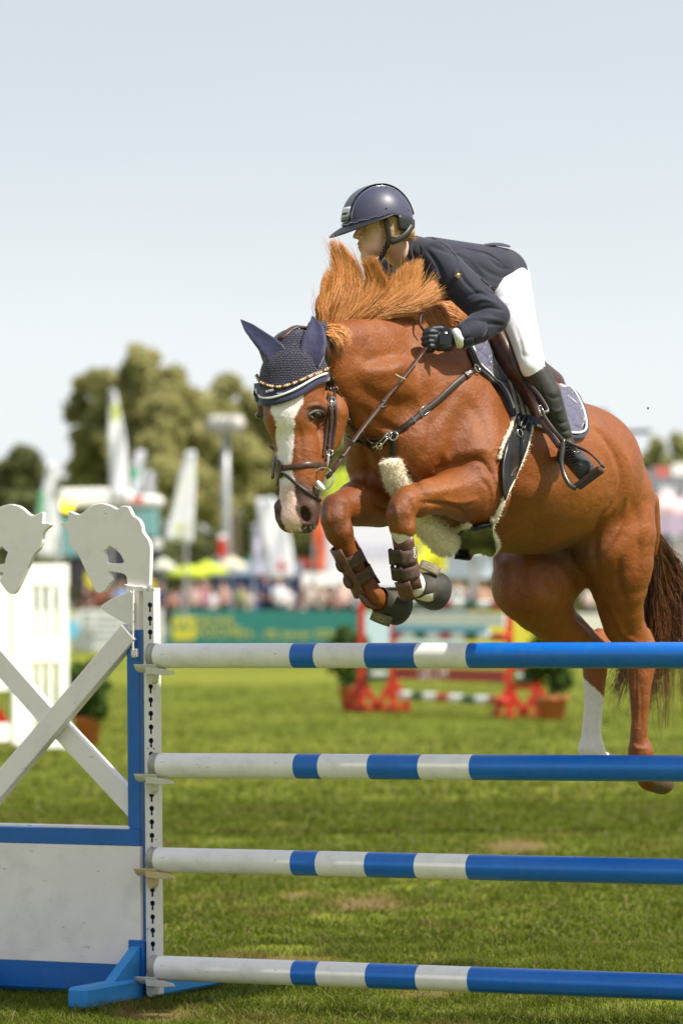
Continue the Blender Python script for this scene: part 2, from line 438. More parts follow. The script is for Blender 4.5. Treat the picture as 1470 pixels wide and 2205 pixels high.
def textmesh(body, size, mt, parent, M, name='lettering', ext=.0006, italic=0):
    cu = bpy.data.curves.new('t', 'FONT'); cu.body = body; cu.size = size; cu.extrude = ext; cu.align_x = 'CENTER'; cu.align_y = 'CENTER'; cu.shear = italic
    cu.resolution_u = 2
    o = bpy.data.objects.new('t', cu); COL.objects.link(o); bpy.context.view_layer.update(); dg = bpy.context.evaluated_depsgraph_get()
    me = bpy.data.meshes.new_from_object(o.evaluated_get(dg)); bpy.data.objects.remove(o); bpy.data.curves.remove(cu); me.name = name
    me.materials.clear(); me.materials.append(mt); me.transform(M)
    org = ORG[parent.name] if parent is not None else np.zeros(3); me.transform(Matrix.Translation(Vector(-org)))
    ob = bpy.data.objects.new(name, me); COL.objects.link(ob)
    if parent is not None: ob.parent = parent
    ORG[ob.name] = org
    return ob
def frame_at(p, n, xdir):
    n = Vector(n).normalized(); x = Vector(xdir); x = (x-n*x.dot(n)).normalized(); y = n.cross(x)
    M = Matrix((x, y, n)).transposed().to_4x4(); M.translation = Vector(p); return M
# ------------------------------------------------------------------ the blue and white jump
PA = P(340, 1412, 15.10); PB = P(1470, 1411, 14.03); FV = PB-PA; FV[2] = 0; FV /= np.linalg.norm(FV); NV = np.array([FV[1], -FV[0], 0]); 
if NV[1] > 0: NV = -NV
UPV = np.array([0, 0, 1.0])
def fp(x, y, n=0.0):
    """(s, h) on the upright plane of the jump, n metres towards the photographer"""
    d = P(x, y, 1.0)-np.array([0, 0, CAMH]); o = np.array([0, 0, CAMH]); t = ((PA+NV*n-o)@NV)/(d@NV); w = o+d*t; return (w-PA)@FV, w[2]
def fw(s, h, n=0.0): return np.array([*(PA[:2]+FV[:2]*s+NV[:2]*n), h])
FR = np.array([FV, NV, UPV]).T
def prism(poly, n0, n1, bev=.003, holes=None, name='board', mt=None, par=None, px=True):
    """flat board cut to an outline (photo points), between n0 and n1, with optional openings"""
    cu = bpy.data.curves.new('c', 'CURVE'); cu.dimensions = '2D'; cu.fill_mode = 'BOTH'; cu.extrude = (n1-n0)/2-bev; cu.bevel_depth = bev; cu.bevel_resolution = 1
    cu.offset = -bev
    for lp in [poly]+(holes or []):
        q = [fp(x, y, (n0+n1)/2) if px else (x, y) for x, y in lp]; sp = cu.splines.new('POLY'); sp.points.add(len(q)-1); sp.use_cyclic_u = True
        for i, (s, h) in enumerate(q): sp.points[i].co = (s, h, 0, 1)
    o = bpy.data.objects.new('c', cu); COL.objects.link(o); bpy.context.view_layer.update()
    me = bpy.data.meshes.new_from_object(o.evaluated_get(bpy.context.evaluated_depsgraph_get())); bpy.data.objects.remove(o); bpy.data.curves.remove(cu)
    V = np.array([v.co[:] for v in me.vertices]); Wd = np.array([fw(a, b, (n0+n1)/2+c) for a, b, c in V]); F = [tuple(p.vertices) for p in me.polygons]; bpy.data.meshes.remove(me)
    return mesh_obj(name, Wd, F, mt, par, False)
WPT = mat('white_paint', (.86, .79, .78), .42, var=.04, vscale=6, dirt=(.40, .38, .33), dscale=5, damt=.35, bump=.12, bscale=40, bdist=.002, speck=.45)
WPL = mat('white_plastic', (.80, .75, .74), .35, var=.03, vscale=8, dirt=(.45, .42, .36), dscale=9, damt=.4, bump=.1, bscale=80, bdist=.001, speck=.45)
BLU = mat('blue_paint', (.002, .115, .42), .40, var=.08, vscale=7, bump=.15, bscale=50, bdist=.002, dirt=(.06, .16, .34), dscale=16, damt=.3, speck=.45)
BLL = mat('light_blue_paint', (.016, .24, .62), .45, var=.08, vscale=7, bump=.3, bscale=40, bdist=.003, dirt=(.10, .24, .42), dscale=14, damt=.4, speck=.45)
wing = thing('jump_wing', 'white and blue jump wing with two cut-out horse heads and a crossed frame', 'jump wing', fw(0, 0))
pt = np.array(FV)
# solid lower panel
def slab(x0, x1, y0, y1, n0, n1, name, mt, par, bev=.003): return prism([(x0, y0), (x1, y0+(x1-x0)*0.0), (x1, y1), (x0, y1)], n0, n1, bev, None, name, mt, par)
s0, _ = fp(-75, 1900, .02); s1, _ = fp(306, 1900, .02)
_, hA = fp(306, 1787, .02); _, hB = fp(306, 1822, .02); _, hC = fp(300, 2034, .02); _, hD = fp(280, 2077, .02); _, hE = fp(262, 2134, .02)
sC, _ = fp(298, 2034, .02); sD = fp(280, 2080, .02)[0]; sE = fp(256, 2134, .02)[0]
prism([(s0, hB), (s1, hB), (s1, hC), (sC-.003, hC), (sD, hD), (s0, hD)], .012, .034, .002, None, 'panel', WPT, wing, False)
prism([(s0, hA), (s1-.002, hA), (s1-.002, hB+.001), (s0, hB+.001)], .012, .0345, .002, None, 'top_rail', BLU, wing, False)
prism([(s0, hD-.001), (sD, hD-.001), (sE, hE), (s0, hE)], .012, .0345, .002, None, 'bottom_rail', BLU, wing, False)
prism([(s0, hA+.001), (s1-.06, hA+.001), (s1-.06, hA+.012), (s0, hA+.012)], -.03, .02, .002, None, 'ledge', WPT, wing, False)
# posts
BP = [(279, 1358), (300, 1345), (308, 1345), (309, 1790), (281, 1790)]
prism([(280, 1368), (292, 1358), (308, 1356), (311, 2150), (300, 2150), (283, 1790)], -.045, .010, .004, None, 'post', BLU, wing)
prism([(279, 1262), (308, 1262), (308, 1356), (292, 1358), (280, 1368)], -.045, .0105, .004, None, 'post_top', WPT, wing)
prism([(276, 1258), (300, 1262), (318, 1262), (322, 1272), (300, 1275)], -.05, .016, .003, None, 'post_cap', WPT, wing)
sL = fp(-62, 1500)[0]; prism([(sL-.03, .15), (sL+.03, .15), (sL+.03, 1.62), (sL-.03, 1.62)], -.045, .010, .004, None, 'post', BLU, wing, False)
# crossed bars: one in front, the other in two pieces behind it
def plank(a, b, w, n0, n1, name='cross_bar'):
    a = np.array(fp(*a)); b = np.array(fp(*b)); t = (b-a)/np.linalg.norm(b-a); p = np.array([-t[1], t[0]])*w/2
    return prism([tuple(a+p), tuple(b+p), tuple(b-p), tuple(a-p)], n0, n1, .004, None, name, WPT, wing, False)
plank((-62, 1770), (284, 1360), .088, -.020, .030)
plank((-80, 1345), (108, 1560), .088, -.065, -.022); plank((118, 1566), (285, 1745), .088, -.065, -.022)
# horse head cut-outs
HH = [(150, 1099), (175, 1110), (200, 1088), (222, 1083), (242, 1089), (256, 1097), (266, 1089), (279, 1090), (285, 1101), (290, 1111), (302, 1118), (309, 1131), (310, 1145), (324, 1163), (328, 1180), (326, 1240), (325, 1268), (278, 1268), (276, 1236), (234, 1229), (243, 1244), (245, 1250), (228, 1273), (218, 1278), (208, 1273), (170, 1190), (158, 1180), (152, 1165), (152, 1148), (145, 1138), (131, 1128), (140, 1124), (152, 1125), (151, 1115)]
HHo = [(239, 1174), (252, 1183), (264, 1195), (272, 1213), (233, 1213), (231, 1200), (226, 1187), (234, 1181)]
def rnd(poly, it=2):
    q = np.array(poly, float)
    for _ in range(it):
        a = np.roll(q, -1, 0); q = np.stack([q*.83+a*.17, q*.17+a*.83], 1).reshape(-1, 2)
    return [tuple(v) for v in q]
def rnd_keep(poly, it=2, sharp=()):
    return rnd(poly, it)
prism(rnd(HH, 2), -.020, .004, .0025, [rnd(HHo, 1)], 'horse_head_board', WPT, wing)
MH = lambda q: [(116-(x-127), y) for x, y in q]
# the mirrored head is a little smaller in the picture as it stands farther off
HH2 = [(116-(x-131)*1.0, y+2) for x, y in HH]; HHo2 = [(116-(x-131), y+2) for x, y in HHo]
prism(rnd(HH2, 2), -.020, .004, .0025, [rnd(HHo2, 1)], 'horse_head_board', WPT, wing)
# small flag board and its wire
fl = thing('jump_flag', 'small white triangular flag board on a thin rod at the top of the wing', 'flag', fw(*fp(288, 1400)))
prism(rnd([(290, 1268), (290, 1350), (262, 1338), (217, 1311), (217, 1305), (240, 1290)], 1), .014, .020, .0015, None, 'board', WPL, fl)
s_, h_ = fp(288, 1270, .02); s2_, h2_ = fp(288, 1400, .02); mb = MB(); mb.tube([fw(s_, h_, .024), fw(s2_, h2_, .024)], .0045, 8); mb.build('rod', WPL, fl)
s_, h_ = fp(290, 1406, .02); mb = MB(); mb.box(fw(s_, h_, .018), (.030, .016, .036), FR, .003); mb.build('holder', WPL, fl)
for dx in (-.009, .009):
    for dz in (-.012, .012): mb = MB(); mb.tube([fw(s_+dx, h_+dz, .024), fw(s_+dx, h_+dz, .0275)], .0022, 8); mb.build('screw', BLK, fl)
# keyhole track
tr = thing('keyhole_track', 'white metal keyhole strip on the jump post that carries the pole cups', 'cup track', fw(.02, .03))
sA, hT = fp(309, 1266, .03); sB, _ = fp(333, 1700, .03); _, hb = fp(322, 2142, .03); sA = fp(311, 1700, .03)[0]
sm = fp(325, 1700, .03)[0]; holes = []
yk = np.arange(1303, 2060, 29.2); half = (sB-sA)/2
for y in yk:
    h = fp(325, y, .03)[1]; r = .0115; a = np.linspace(-math.pi*.38, math.pi*1.38, 12)
    holes.append([(sm+r*math.cos(t), h+r*math.sin(t)) for t in a]+[(sm-.0055, h-.028), (sm+.0055, h-.028)])
prism([(sA, hb), (sB, hb), (sB, hT), (sA, hT)], .0215, .0250, .0005, holes, 'strip', WPL, tr, False)
prism([(sA, hb), (sA+.004, hb), (sA+.004, hT), (sA, hT)], -.03, .0212, .0005, None, 'side_wall', WPL, tr, False)
prism([(sB-.004, hb), (sB, hb), (sB, hT), (sB-.004, hT)], -.03, .0212, .0005, None, 'side_wall', WPL, tr, False)
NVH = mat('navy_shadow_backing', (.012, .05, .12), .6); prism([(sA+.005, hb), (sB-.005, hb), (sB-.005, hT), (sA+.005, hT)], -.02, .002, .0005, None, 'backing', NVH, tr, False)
for y in (1271, 1612, 2000):
    for x in (318, 331): s_, h_ = fp(x, y, .027); mb = MB(); mb.tube([fw(s_, h_, .0252), fw(s_, h_, .0275)], .0028, 8); mb.build('screw', BLK, tr)
# feet
ft = [(162, 2190, .42, 'near'), (385, 2140, -.30, 'far')]
s_, _ = fp(305, 2150)
def foot(n0, n1, ww=.09):
    mb = MB(); mb.box(fw(s_, .045, (n0+n1)/2), (ww, abs(n1-n0), .09), FR, .012); return mb
foot(.05, .50).build('foot', BLL, wing); foot(-.62, -.05).build('foot', BLL, wing)
def gusset(n0, n1):
    V = []; 
    for ds in (-.022, .022):
        for (n, h) in ((n0, .085), (n1, .085), (n0, .22)): V.append(fw(s_+ds, h, n))
    return mesh_obj('gusset', V, [(0, 1, 2), (3, 5, 4), (0, 3, 4, 1), (1, 4, 5, 2), (2, 5, 3, 0)], BLL, wing, False)
gusset(.036, .26); gusset(-.05, -.28)
mb = MB(); mb.box(fw(s_, .12, 0), (.07, .09, .24), FR, .004); mb.build('foot_block', BLU, wing)
s2 = fp(-62, 1500)[0]
mb = MB(); mb.box(fw(s2, .045, 0), (.09, 1.2, .09), FR, .012); mb.build('foot', BLL, wing)
sW = fp(170, 2140)[0]; mb = MB(); mb.box(fw(sW-.12, .06, -.05), (.30, .02, .07), FR, .004); mb.build('lower_rail', WPT, wing)
mb = MB(); mb.box(fw(fp(40, 2130)[0], .045, -.12), (.42, .16, .09), FR, .01); mb.build('foot_bar', BLL, wing)
# poles and cups
SLV = mat('pole_end_sleeve', (.36, .34, .30), .6, var=.2, vscale=30, bump=.4, bscale=80, bdist=.002)
PWH = mat('pole_white', (.86, .82, .80), .32, var=.03, vscale=10, dirt=(.42, .38, .30), dscale=14, damt=.35, bump=.1, bscale=60, bdist=.0015, speck=.45)
PBL = mat('pole_blue', (.003, .135, .54), .32, var=.06, vscale=9, dirt=(.10, .20, .38), dscale=22, damt=.30, bump=.1, bscale=60, bdist=.0015, speck=.45)
CUPC = [(.62, .60, .50), (.62, .59, .48), (.60, .46, .24), (.64, .62, .55)]
bands = [[340, 635, 686, 795, 902, 1013], [346, 642, 695, 801, 910, 1020], [341, 636, 690, 795, 902, 1013], [344, 637, 691, 797, 905, 1016]]
ye = [(1412, 1411), (1648, 1655), (1851, 1878), (2084, 2126)]
names = ['top', 'second', 'third', 'lowest']
for i in range(4):
    n_ = .075
    yl, yr = ye[i]
    def pp(x): y = yl+(yr-yl)*(x-340)/1130; s, h = fp(x, y, n_); return np.array([s, h])
    p0 = pp(340); p1 = pp(1470); dirn = p1-p0
    def pw(s): h = p0[1]+(p1[1]-p0[1])*(s-p0[0])/(p1[0]-p0[0]); return fw(s, h, n_)
    pol = thing('jump_pole', ['blue and white striped pole on top of the jump', 'blue and white striped pole second from the top of the jump', 'blue and white striped pole third from the top of the jump', 'blue and white striped pole lowest on the jump nearest the grass'][i], 'pole', pw(p0[0]+1.5), 'striped poles of the jump')
    ss = [pp(b)[0] for b in bands[i]]; s_end = ss[-1]+.82+.8; r = .0497
    rng_ = [(ss[0]-.032, ss[0], SLV, r+.0008, 'end_sleeve')]+[(ss[j], ss[j+1] if j < 5 else s_end, PWH if j % 2 == 0 else PBL, r, 'white_band' if j % 2 == 0 else 'blue_band') for j in range(6)]
    for j2 in range(3): a_ = s_end+j2*.2; rng_.append((a_, a_+.2, (PWH, PBL)[j2 % 2], r, ('white_band', 'blue_band')[j2 % 2]))
    for a_, b_, mt_, rr, nm in rng_:
        mb = MB(); k_ = max(2, int((b_-a_)/.3)); mb.tube([pw(a_+(b_-a_)*q_/k_) for q_ in range(k_+1)], rr, 40, cap=(nm == 'end_sleeve'))
        o = mb.build(nm, mt_, pol, True)
        for p_ in o.data.polygons:
            if len(p_.vertices) > 4: p_.use_smooth = False
    # cup
    cm = mat('cup_plastic_%d' % i, CUPC[i], .4, var=.08, vscale=20, bump=.2, bscale=60, bdist=.002)
    cup = thing('pole_cup', ['pale plastic cup holding the top pole', 'pale plastic cup holding the second pole from the top', 'yellowed plastic cup holding the third pole', 'pale plastic cup holding the lowest pole'][i], 'pole cup', fw(0, pp(340)[1]-.05), 'pole cups on the track')
    h0 = pp(340)[1]; sa = fp(314, yl, .03)[0]
    G = []
    for n2 in np.linspace(.03, .125, 9):
        row = []
        for q_ in range(7):
            t = q_/6; s = sa+t*.105; sag = .052*(1-((n2-.0775)/.052)**2)**.5 if abs(n2-.0775) < .052 else 0
            row.append(fw(s, h0-.006-max(sag, .0)-.002-.000*t, n2))
        G.append(row)
    G = np.array(G); part('tray', sheet(G-UPV*.004, np.tile(-UPV, (9, 7, 1)), .004), cm, cup)
    yy = yl+34
    prism([(314, yy-10), (352, yy-6), (374, yy+0), (376, yy+6), (352, yy+8), (316, yy+5)], .112, .122, .002, None, 'lip', cm, cup)
    prism([(320, yy+4), (338, yy+6), (336, yy+22), (331, yy+28), (324, yy+26), (321, yy+18)], .0265, .075, .004, None, 'stem', cm, cup)
    prism([(313, yy-14), (336, yy-14), (337, yy+6), (315, yy+5)], .0262, .034, .0015, None, 'back_plate', cm, cup)
# ------------------------------------------------------------------ ground and grass
GM = mat('lawn', (.08, .13, .02), .9, spec=.1); q = NT(GM)
tcg = q.new('ShaderNodeTexCoord'); mpg = q.new('ShaderNodeMapping'); mpg.inputs['Scale'].default_value = (1, .45, 1); q.link(tcg.outputs['Object'], mpg.inputs[0])
a1 = q.noise(.8, 6, .65, mpg.outputs[0]); a2 = q.noise(14, 5, .7, mpg.outputs[0]); a3 = q.noise(110, 3, .6, mpg.outputs[0]); a4 = q.noise(.10, 3, .5, mpg.outputs[0])
c = q.mix(q.rng(a1, .3, .7), (.125, .160, .009), (.215, .245, .020)); c = q.mix(q.rng(a2, .35, .7, 0, .55), c, (.075, .105, .011)); c = q.mix(q.rng(a4, .4, .65, 0, .5), c, (.31, .315, .045))
c = q.mix(q.rng(a3, .4, .8, 0, .4), c, (.22, .25, .045))
# worn, straw coloured spots
w1 = q.rng(q.noise(1.7, 7, .7, mpg.outputs[0]), .63, .72); c = q.mix(q.math('MULTIPLY', w1, .55), c, (.17, .12, .055))
BARE = [(.10, 19.9, .22, .55), (-.25, 20.6, .12, .3), (1.15, 24.5, .25, .7), (-1.3, 17.0, .2, .35), (.35, 15.3, .12, .16), (-.75, 14.6, .2, .2), (1.0, 15.6, .14, .2), (-.3, 16.6, .3, .3), (-1.7, 26, .4, .9)]
def bare_mask(q, wob=.45):
    t = q.new('ShaderNodeTexCoord'); sx = q.new('ShaderNodeSeparateXYZ'); q.link(t.outputs['Object'], sx.inputs[0]); nn = q.noise(3.2, 5, .65, t.outputs['Object']); best = None
    for bx, by, rx, ry in BARE:
        u = q.math('DIVIDE', q.math('SUBTRACT', sx.outputs[0], bx), rx); v = q.math('DIVIDE', q.math('SUBTRACT', sx.outputs[1], by), ry); d = q.math('SQRT', q.math('ADD', q.math('MULTIPLY', u, u), q.math('MULTIPLY', v, v)))
        best = d if best is None else q.math('MINIMUM', best, d)
    return q.rng(q.math('ADD', best, q.math('MULTIPLY', nn, 1.6)), 1.35, 2.0, 1, 0)
bmk = bare_mask(q); c = q.mix(q.math('MULTIPLY', bmk, .85), c, q.mix(a2, (.30, .20, .085), (.10, .062, .03)))
q.link(c, q.b.inputs['Base Color']); q.link(q.bump(a3, .8, .02, q.bump(a2, .9, .05)), q.b.inputs['Normal'])
def gz(x, y): return 0.012*np.sin(x*1.7+.3*y)*np.cos(y*.9)
gx = np.concatenate([[-900, -120, -30, -12], np.linspace(-6, 6, 49), [12, 30, 120, 900]]); gy = np.concatenate([[-200, -40, 0, 8], np.linspace(11, 40, 90), [46, 54, 70, 100, 128, 180, 300, 900, 3500]])
XX, YY = np.meshgrid(gx, gy, indexing='ij'); ZZ = np.where((np.abs(XX) < 7) & (YY > 10) & (YY < 41), gz(XX, YY), 0)-.012; V = np.stack([XX, YY, ZZ], -1).reshape(-1, 3); na, nb2 = XX.shape
ii, jj = np.meshgrid(np.arange(na-1), np.arange(nb2-1), indexing='ij'); b0 = (ii*nb2+jj).ravel()
tag(mesh_obj('ground', V, np.stack([b0, b0+nb2, b0+nb2+1, b0+1], 1), GM), 'green lawn of the show ring', None, None, 'structure')
def blades(n, y0, y1, hgt, name, seed, wid=.0022, pw=1.0, xs=1.0):
    r = np.random.default_rng(seed); y = y0+(y1-y0)*r.random(n)**pw; x = (r.random(n)*2-1)*(y*.098*xs+.75)
    tuft = .5+.5*np.sin(x*7.3+2*np.sin(y*3.1))*np.cos(y*5.9+1.5*np.sin(x*4.7)); bald = (np.sin(x*2.1+5+y*1.3)*np.sin(y*1.9-x)) ; nb_ = np.min([np.hypot((x-bx)/rx, (y-by)/ry) for bx, by, rx, ry in BARE], axis=0)+.25*np.sin(x*23+y*7)*np.cos(y*17-x*9); keep = r.random(n) < (.62+.38*tuft)*(1-.75*(bald > .86))*np.clip(nb_*1.1-.35, .06, 1); x = x[keep]; y = y[keep]; tuft = tuft[keep]; n = len(x)
    h = hgt*(.45+.50*tuft)*(.35+1.0*r.random(n)**1.5); a = r.random(n)*2*math.pi; ln = r.normal(size=(n, 2))*.62*h[:, None]
    base = np.stack([x, y, gz(x, y)-.014], 1); s = np.stack([np.cos(a), np.sin(a), 0*a], 1)*wid*(.6+.8*r.random(n))[:, None]
    mid = base+np.stack([ln[:, 0]*.35, ln[:, 1]*.35, h*.6], 1); tip = base+np.stack([ln[:, 0]*1.2, ln[:, 1]*1.2, h*(.85+.15*r.random(n))], 1)
    V = np.stack([base-s, base+s, mid+s*.75, mid-s*.75, tip], 1).reshape(-1, 3); k = (np.arange(n)*5)[:, None]
    F = np.vstack([k+np.array([[0, 1, 2]]), k+np.array([[0, 2, 3]]), k+np.array([[3, 2, 4]])])
    hv = np.repeat(r.random(n), 5); ht = np.tile([0, 0, .6, .6, 1.], n)
    o = mesh_obj(name, V, F, BLM, None, False, attrs={'hv': hv, 'ht': ht}); return tag(o, None, None, None, 'stuff')
BLM = mat('grass_blade', (.1, .16, .02), .7, spec=.12); q = NT(BLM)
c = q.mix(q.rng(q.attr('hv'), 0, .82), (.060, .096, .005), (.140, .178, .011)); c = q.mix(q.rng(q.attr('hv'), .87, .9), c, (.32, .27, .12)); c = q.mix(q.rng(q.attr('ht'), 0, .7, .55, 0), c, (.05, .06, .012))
tg_ = q.new('ShaderNodeTexCoord'); pn_ = q.rng(q.noise(1.1, 5, .65, tg_.outputs['Object']), .54, .70, 0, .75); c = q.mix(pn_, c, (.19, .135, .045)); pd_ = q.rng(q.noise(.55, 4, .6, tg_.outputs['Object']),   .5, .72, 0, .35); c = q.mix(pd_, c, (.055, .075, .008)); c = q.mix(q.math('MULTIPLY', bare_mask(q), .75), c, (.26, .18, .07)); q.link(c, q.b.inputs['Base Color'])
tr_ = q.new('ShaderNodeBsdfTranslucent'); q.link(c, tr_.inputs[0]); ms_ = q.new('ShaderNodeMixShader'); ms_.inputs[0].default_value = .3; q.link(q.b.outputs[0], ms_.inputs[1]); q.link(tr_.outputs[0], ms_.inputs[2]); q.link(ms_.outputs[0], q.N['Material Output'].inputs[0])
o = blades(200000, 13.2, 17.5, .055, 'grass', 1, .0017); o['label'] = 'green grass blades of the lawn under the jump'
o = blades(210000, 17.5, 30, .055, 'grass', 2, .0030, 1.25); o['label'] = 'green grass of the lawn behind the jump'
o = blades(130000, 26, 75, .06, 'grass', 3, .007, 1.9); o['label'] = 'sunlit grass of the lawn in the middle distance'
# ------------------------------------------------------------------ background of the show ground
def simple(name, col, rough=.6, **kw): return MATS.get(name) or mat(name, col, rough, **kw)
RED = simple('red_paint', (.50, .030, .012), .45, var=.08, vscale=6, bump=.1, bscale=30)
WPB = simple('jump_white', (.88, .88, .85), .5, var=.04, vscale=4)
GRN = simple('jump_green', (.012, .10, .045), .5, var=.08, vscale=5)
TEA = simple('banner_green', (.022, .18, .16), .6, var=.06, vscale=2); YEL = simple('banner_yellow', (.62, .55, .05), .6)
LBL = simple('light_blue_board', (.18, .50, .72), .5); TER = simple('terracotta', (.50, .145, .055), .8, var=.12, vscale=9, bump=.3, bscale=40)
DRK = simple('dark_frame', (.03, .03, .035), .6); GRY = simple('grey_metal', (.40, .41, .42), .4, metal=.3)
def boxpx(x0, x1, y0, y1, d, thick, name, mt, par, bev=.006, ddx=0):
    """upright board filling the photo rectangle at distance d (ddx: extra distance at x1)"""
    a = P(x0, y1, d); b = P(x1, y1, d+ddx); h = m(y1-y0, d+ddx/2); t = b-a; t[2] = 0; L = np.linalg.norm(t); t /= L; nn = np.cross(t, UPV); c = (a+b)/2+np.array([0, 0, h/2])+np.array([0, thick/2, 0])
    mb = MB(); mb.box(c, (L, thick, h), np.array([t, -nn, UPV]).T, bev); return mb.build(name, mt, par)
def barpx(a, b, d0, d1, w, th, name, mt, par):
    mb = MB(); mb.bar(P(*a, d0), P(*b, d1), w, th, (0, 1, 0), .004); return mb.build(name, mt, par)
def striped(a, b, d0, d1, r, cols, name, label, par_group):
    A = P(*a, d0); B = P(*b, d1); t = thing(name, label, 'pole', (A+B)/2, par_group); n = len(cols)
    for i, c in enumerate(cols):
        mb = MB(); mb.tube([A+(B-A)*i/n, A+(B-A)*(i+1)/n], r, 12, cap=i in (0, n-1)); mb.build('band', c, t, True)
    return t
# red, white and green jump behind
gJ = 'parts of the red jump behind'
def red_stand(xa, xb, ybase, d, ytop, label, board_y):
    t = thing('jump_stand', label, 'jump stand', P((xa+xb)/2, ybase, d))
    for x in (xa, xb):
        barpx((x, ybase), (x, ytop if x == xa else ytop+30), d, d, .10, .10, 'upright', RED, t)
        for sx in (-1, 1): barpx((x+sx*34, ybase-4), (x+sx*2, ybase-64), d, d, .09, .09, 'brace', RED, t)
        for sx in (-1, 1): barpx((x+sx*18, ybase-32), (x, ybase-24), d, d, .05, .06, 'strut', RED, t)
        barpx((x-38, ybase-4), (x+38, ybase-4), d, d, .09, .08, 'foot', RED, t)
        mb = MB(); mb.bar(P(x, ybase, d)+[0, -.45, .05], P(x, ybase, d)+[0, .45, .05], .09, .08, (1, 0, 0), .004); mb.build('foot', RED, t)
    barpx((xa, ybase-68), (xb, ybase-68), d, d, .09, .09, 'rail', RED, t); barpx((xa, ybase-110), (xb, ybase-110), d, d, .09, .09, 'rail', RED, t)
    b = boxpx(min(xa, xb)+12, max(xa, xb)-10, board_y, board_y+30, d-.08, .02, 'info_board', GRN, t); boxpx(min(xa, xb)+16, max(xa, xb)-14, board_y+10, board_y+18, d-.105, .01, 'info_text', WPB, t, .002)
    return t
red_stand(778, 846, 1528, 55.6, 1296, 'red jump stand with splayed feet at the left end of the red jump', 1436)
red_stand(1096, 1158, 1546, 52.4, 1318, 'red jump stand with splayed feet beside the terracotta pot', 1440)
dl, dr = 55.3, 52.2
def rwg(k): return [[WPB, GRN, WPB, RED][i % 4] for i in range(k)]
striped((846, 1296), (1090, 1303), dl, dr, .06, [RED, WPB, GRN, WPB, RED, WPB, GRN, WPB, RED], 'jump_pole', 'red, white and green pole on top of the red jump', gJ)
striped((846, 1366), (1090, 1372), dl, dr, .06, [RED, WPB, GRN, WPB, RED, WPB, GRN, WPB, RED], 'jump_pole', 'red, white and green pole below the light blue plank', gJ)
striped((862, 1497), (1086, 1510), dl, dr, .06, [WPB, GRN, WPB, RED, WPB, GRN, WPB, RED], 'jump_pole', 'red, white and green pole lowest on the red jump', gJ)
def plank_t(x0, x1, y0, y1, y2, d0, d1, label, mt, txt=None, tm=None, ts=.3):
    t = thing('jump_plank', label, 'plank', P((x0+x1)/2, (y0+y1)/2, (d0+d1)/2), gJ); a = P(x0, (y0+y1)/2, d0); b = P(x1, (y0+y1)/2+y2, d1); mb = MB(); mb.bar(a, b, .03, m(y1-y0, d0), (0, 1, 0), .004); mb.build('board', mt, t)
    if txt: textmesh(txt, ts, tm, t, frame_at((a+b)/2+np.array([0, -.022, 0]), (0, -1, .0), b-a))
    return t
plank_t(848, 1086, 1317, 1343, 6, dl-.1, dr-.1, 'plain white plank on the red jump', WPB); plank_t(848, 1050, 1345, 1364, 4, dl-.1, dr+.5, 'light blue plank on the red jump', LBL)
plank_t(848, 1088, 1384, 1408, 6, dl-.1, dr-.1, 'yellow plank on the red jump behind the top pole', YEL); plank_t(850, 1086, 1436, 1462, 8, dl-.1, dr-.1, 'dark red plank with white lettering SELMANN', simple('dark_red', (.42, .025, .018), .5), 'SELMANN', WPB, .20)
# potted shrubs
def leafcloud(n, cs, rs, size, name, mt, par, flat=.9, seed=0, shell=.55):
    r = np.random.default_rng(seed); cs = np.array(cs, float); rs = np.array(rs, float); w = rs.prod(1)**.66 if rs.ndim == 2 else rs**2; i = r.choice(len(cs), n, p=w/w.sum()); v = r.normal(size=(n, 3)); v /= np.linalg.norm(v, axis=1)[:, None]
    rr = (shell+(1-shell)*r.random(n))*(1+.10*r.normal(size=n)); R_ = rs[i] if rs.ndim == 2 else rs[i][:, None]*np.ones(3); c = cs[i]+v*rr[:, None]*R_
    a = r.normal(size=(n, 3)); a /= np.linalg.norm(a, axis=1)[:, None]; b = np.cross(a, v+.4*r.normal(size=(n, 3))); b /= np.linalg.norm(b, axis=1)[:, None]; s = size*(.5+r.random(n))[:, None]
    V = np.stack([c-a*s, c+b*s*.55, c+a*s, c-b*s*.55], 1).reshape(-1, 3); F = (np.arange(n)*4)[:, None]+np.arange(4)
    return mesh_obj(name, V, F, mt, par, False, attrs={'hv': np.repeat(r.random(n), 4), 'cl': np.repeat((np.sin(i*2.4)*.5+.5), 4)})
def leafmat(name, a, b, tr=.35):
    mt = mat(name, a, .6, spec=.2); q = NT(mt); c = q.mix(q.math('MULTIPLY_ADD', q.attr('hv'), .5, q.math('MULTIPLY', q.attr('cl'), .5)), a, b); q.link(c, q.b.inputs['Base Color'])
    t = q.new('ShaderNodeBsdfTranslucent'); q.link(c, t.inputs[0]); s = q.new('ShaderNodeMixShader'); s.inputs[0].default_value = tr; q.link(q.b.outputs[0], s.inputs[1]); q.link(t.outputs[0], s.inputs[2]); q.link(s.outputs[0], q.N['Material Output'].inputs[0]); return mt
SHR = leafmat('shrub_leaf', (.035, .070, .012), (.075, .130, .02)); BARK = simple('bark', (.10, .075, .05), .9, bump=.6, bscale=20, bdist=.01)
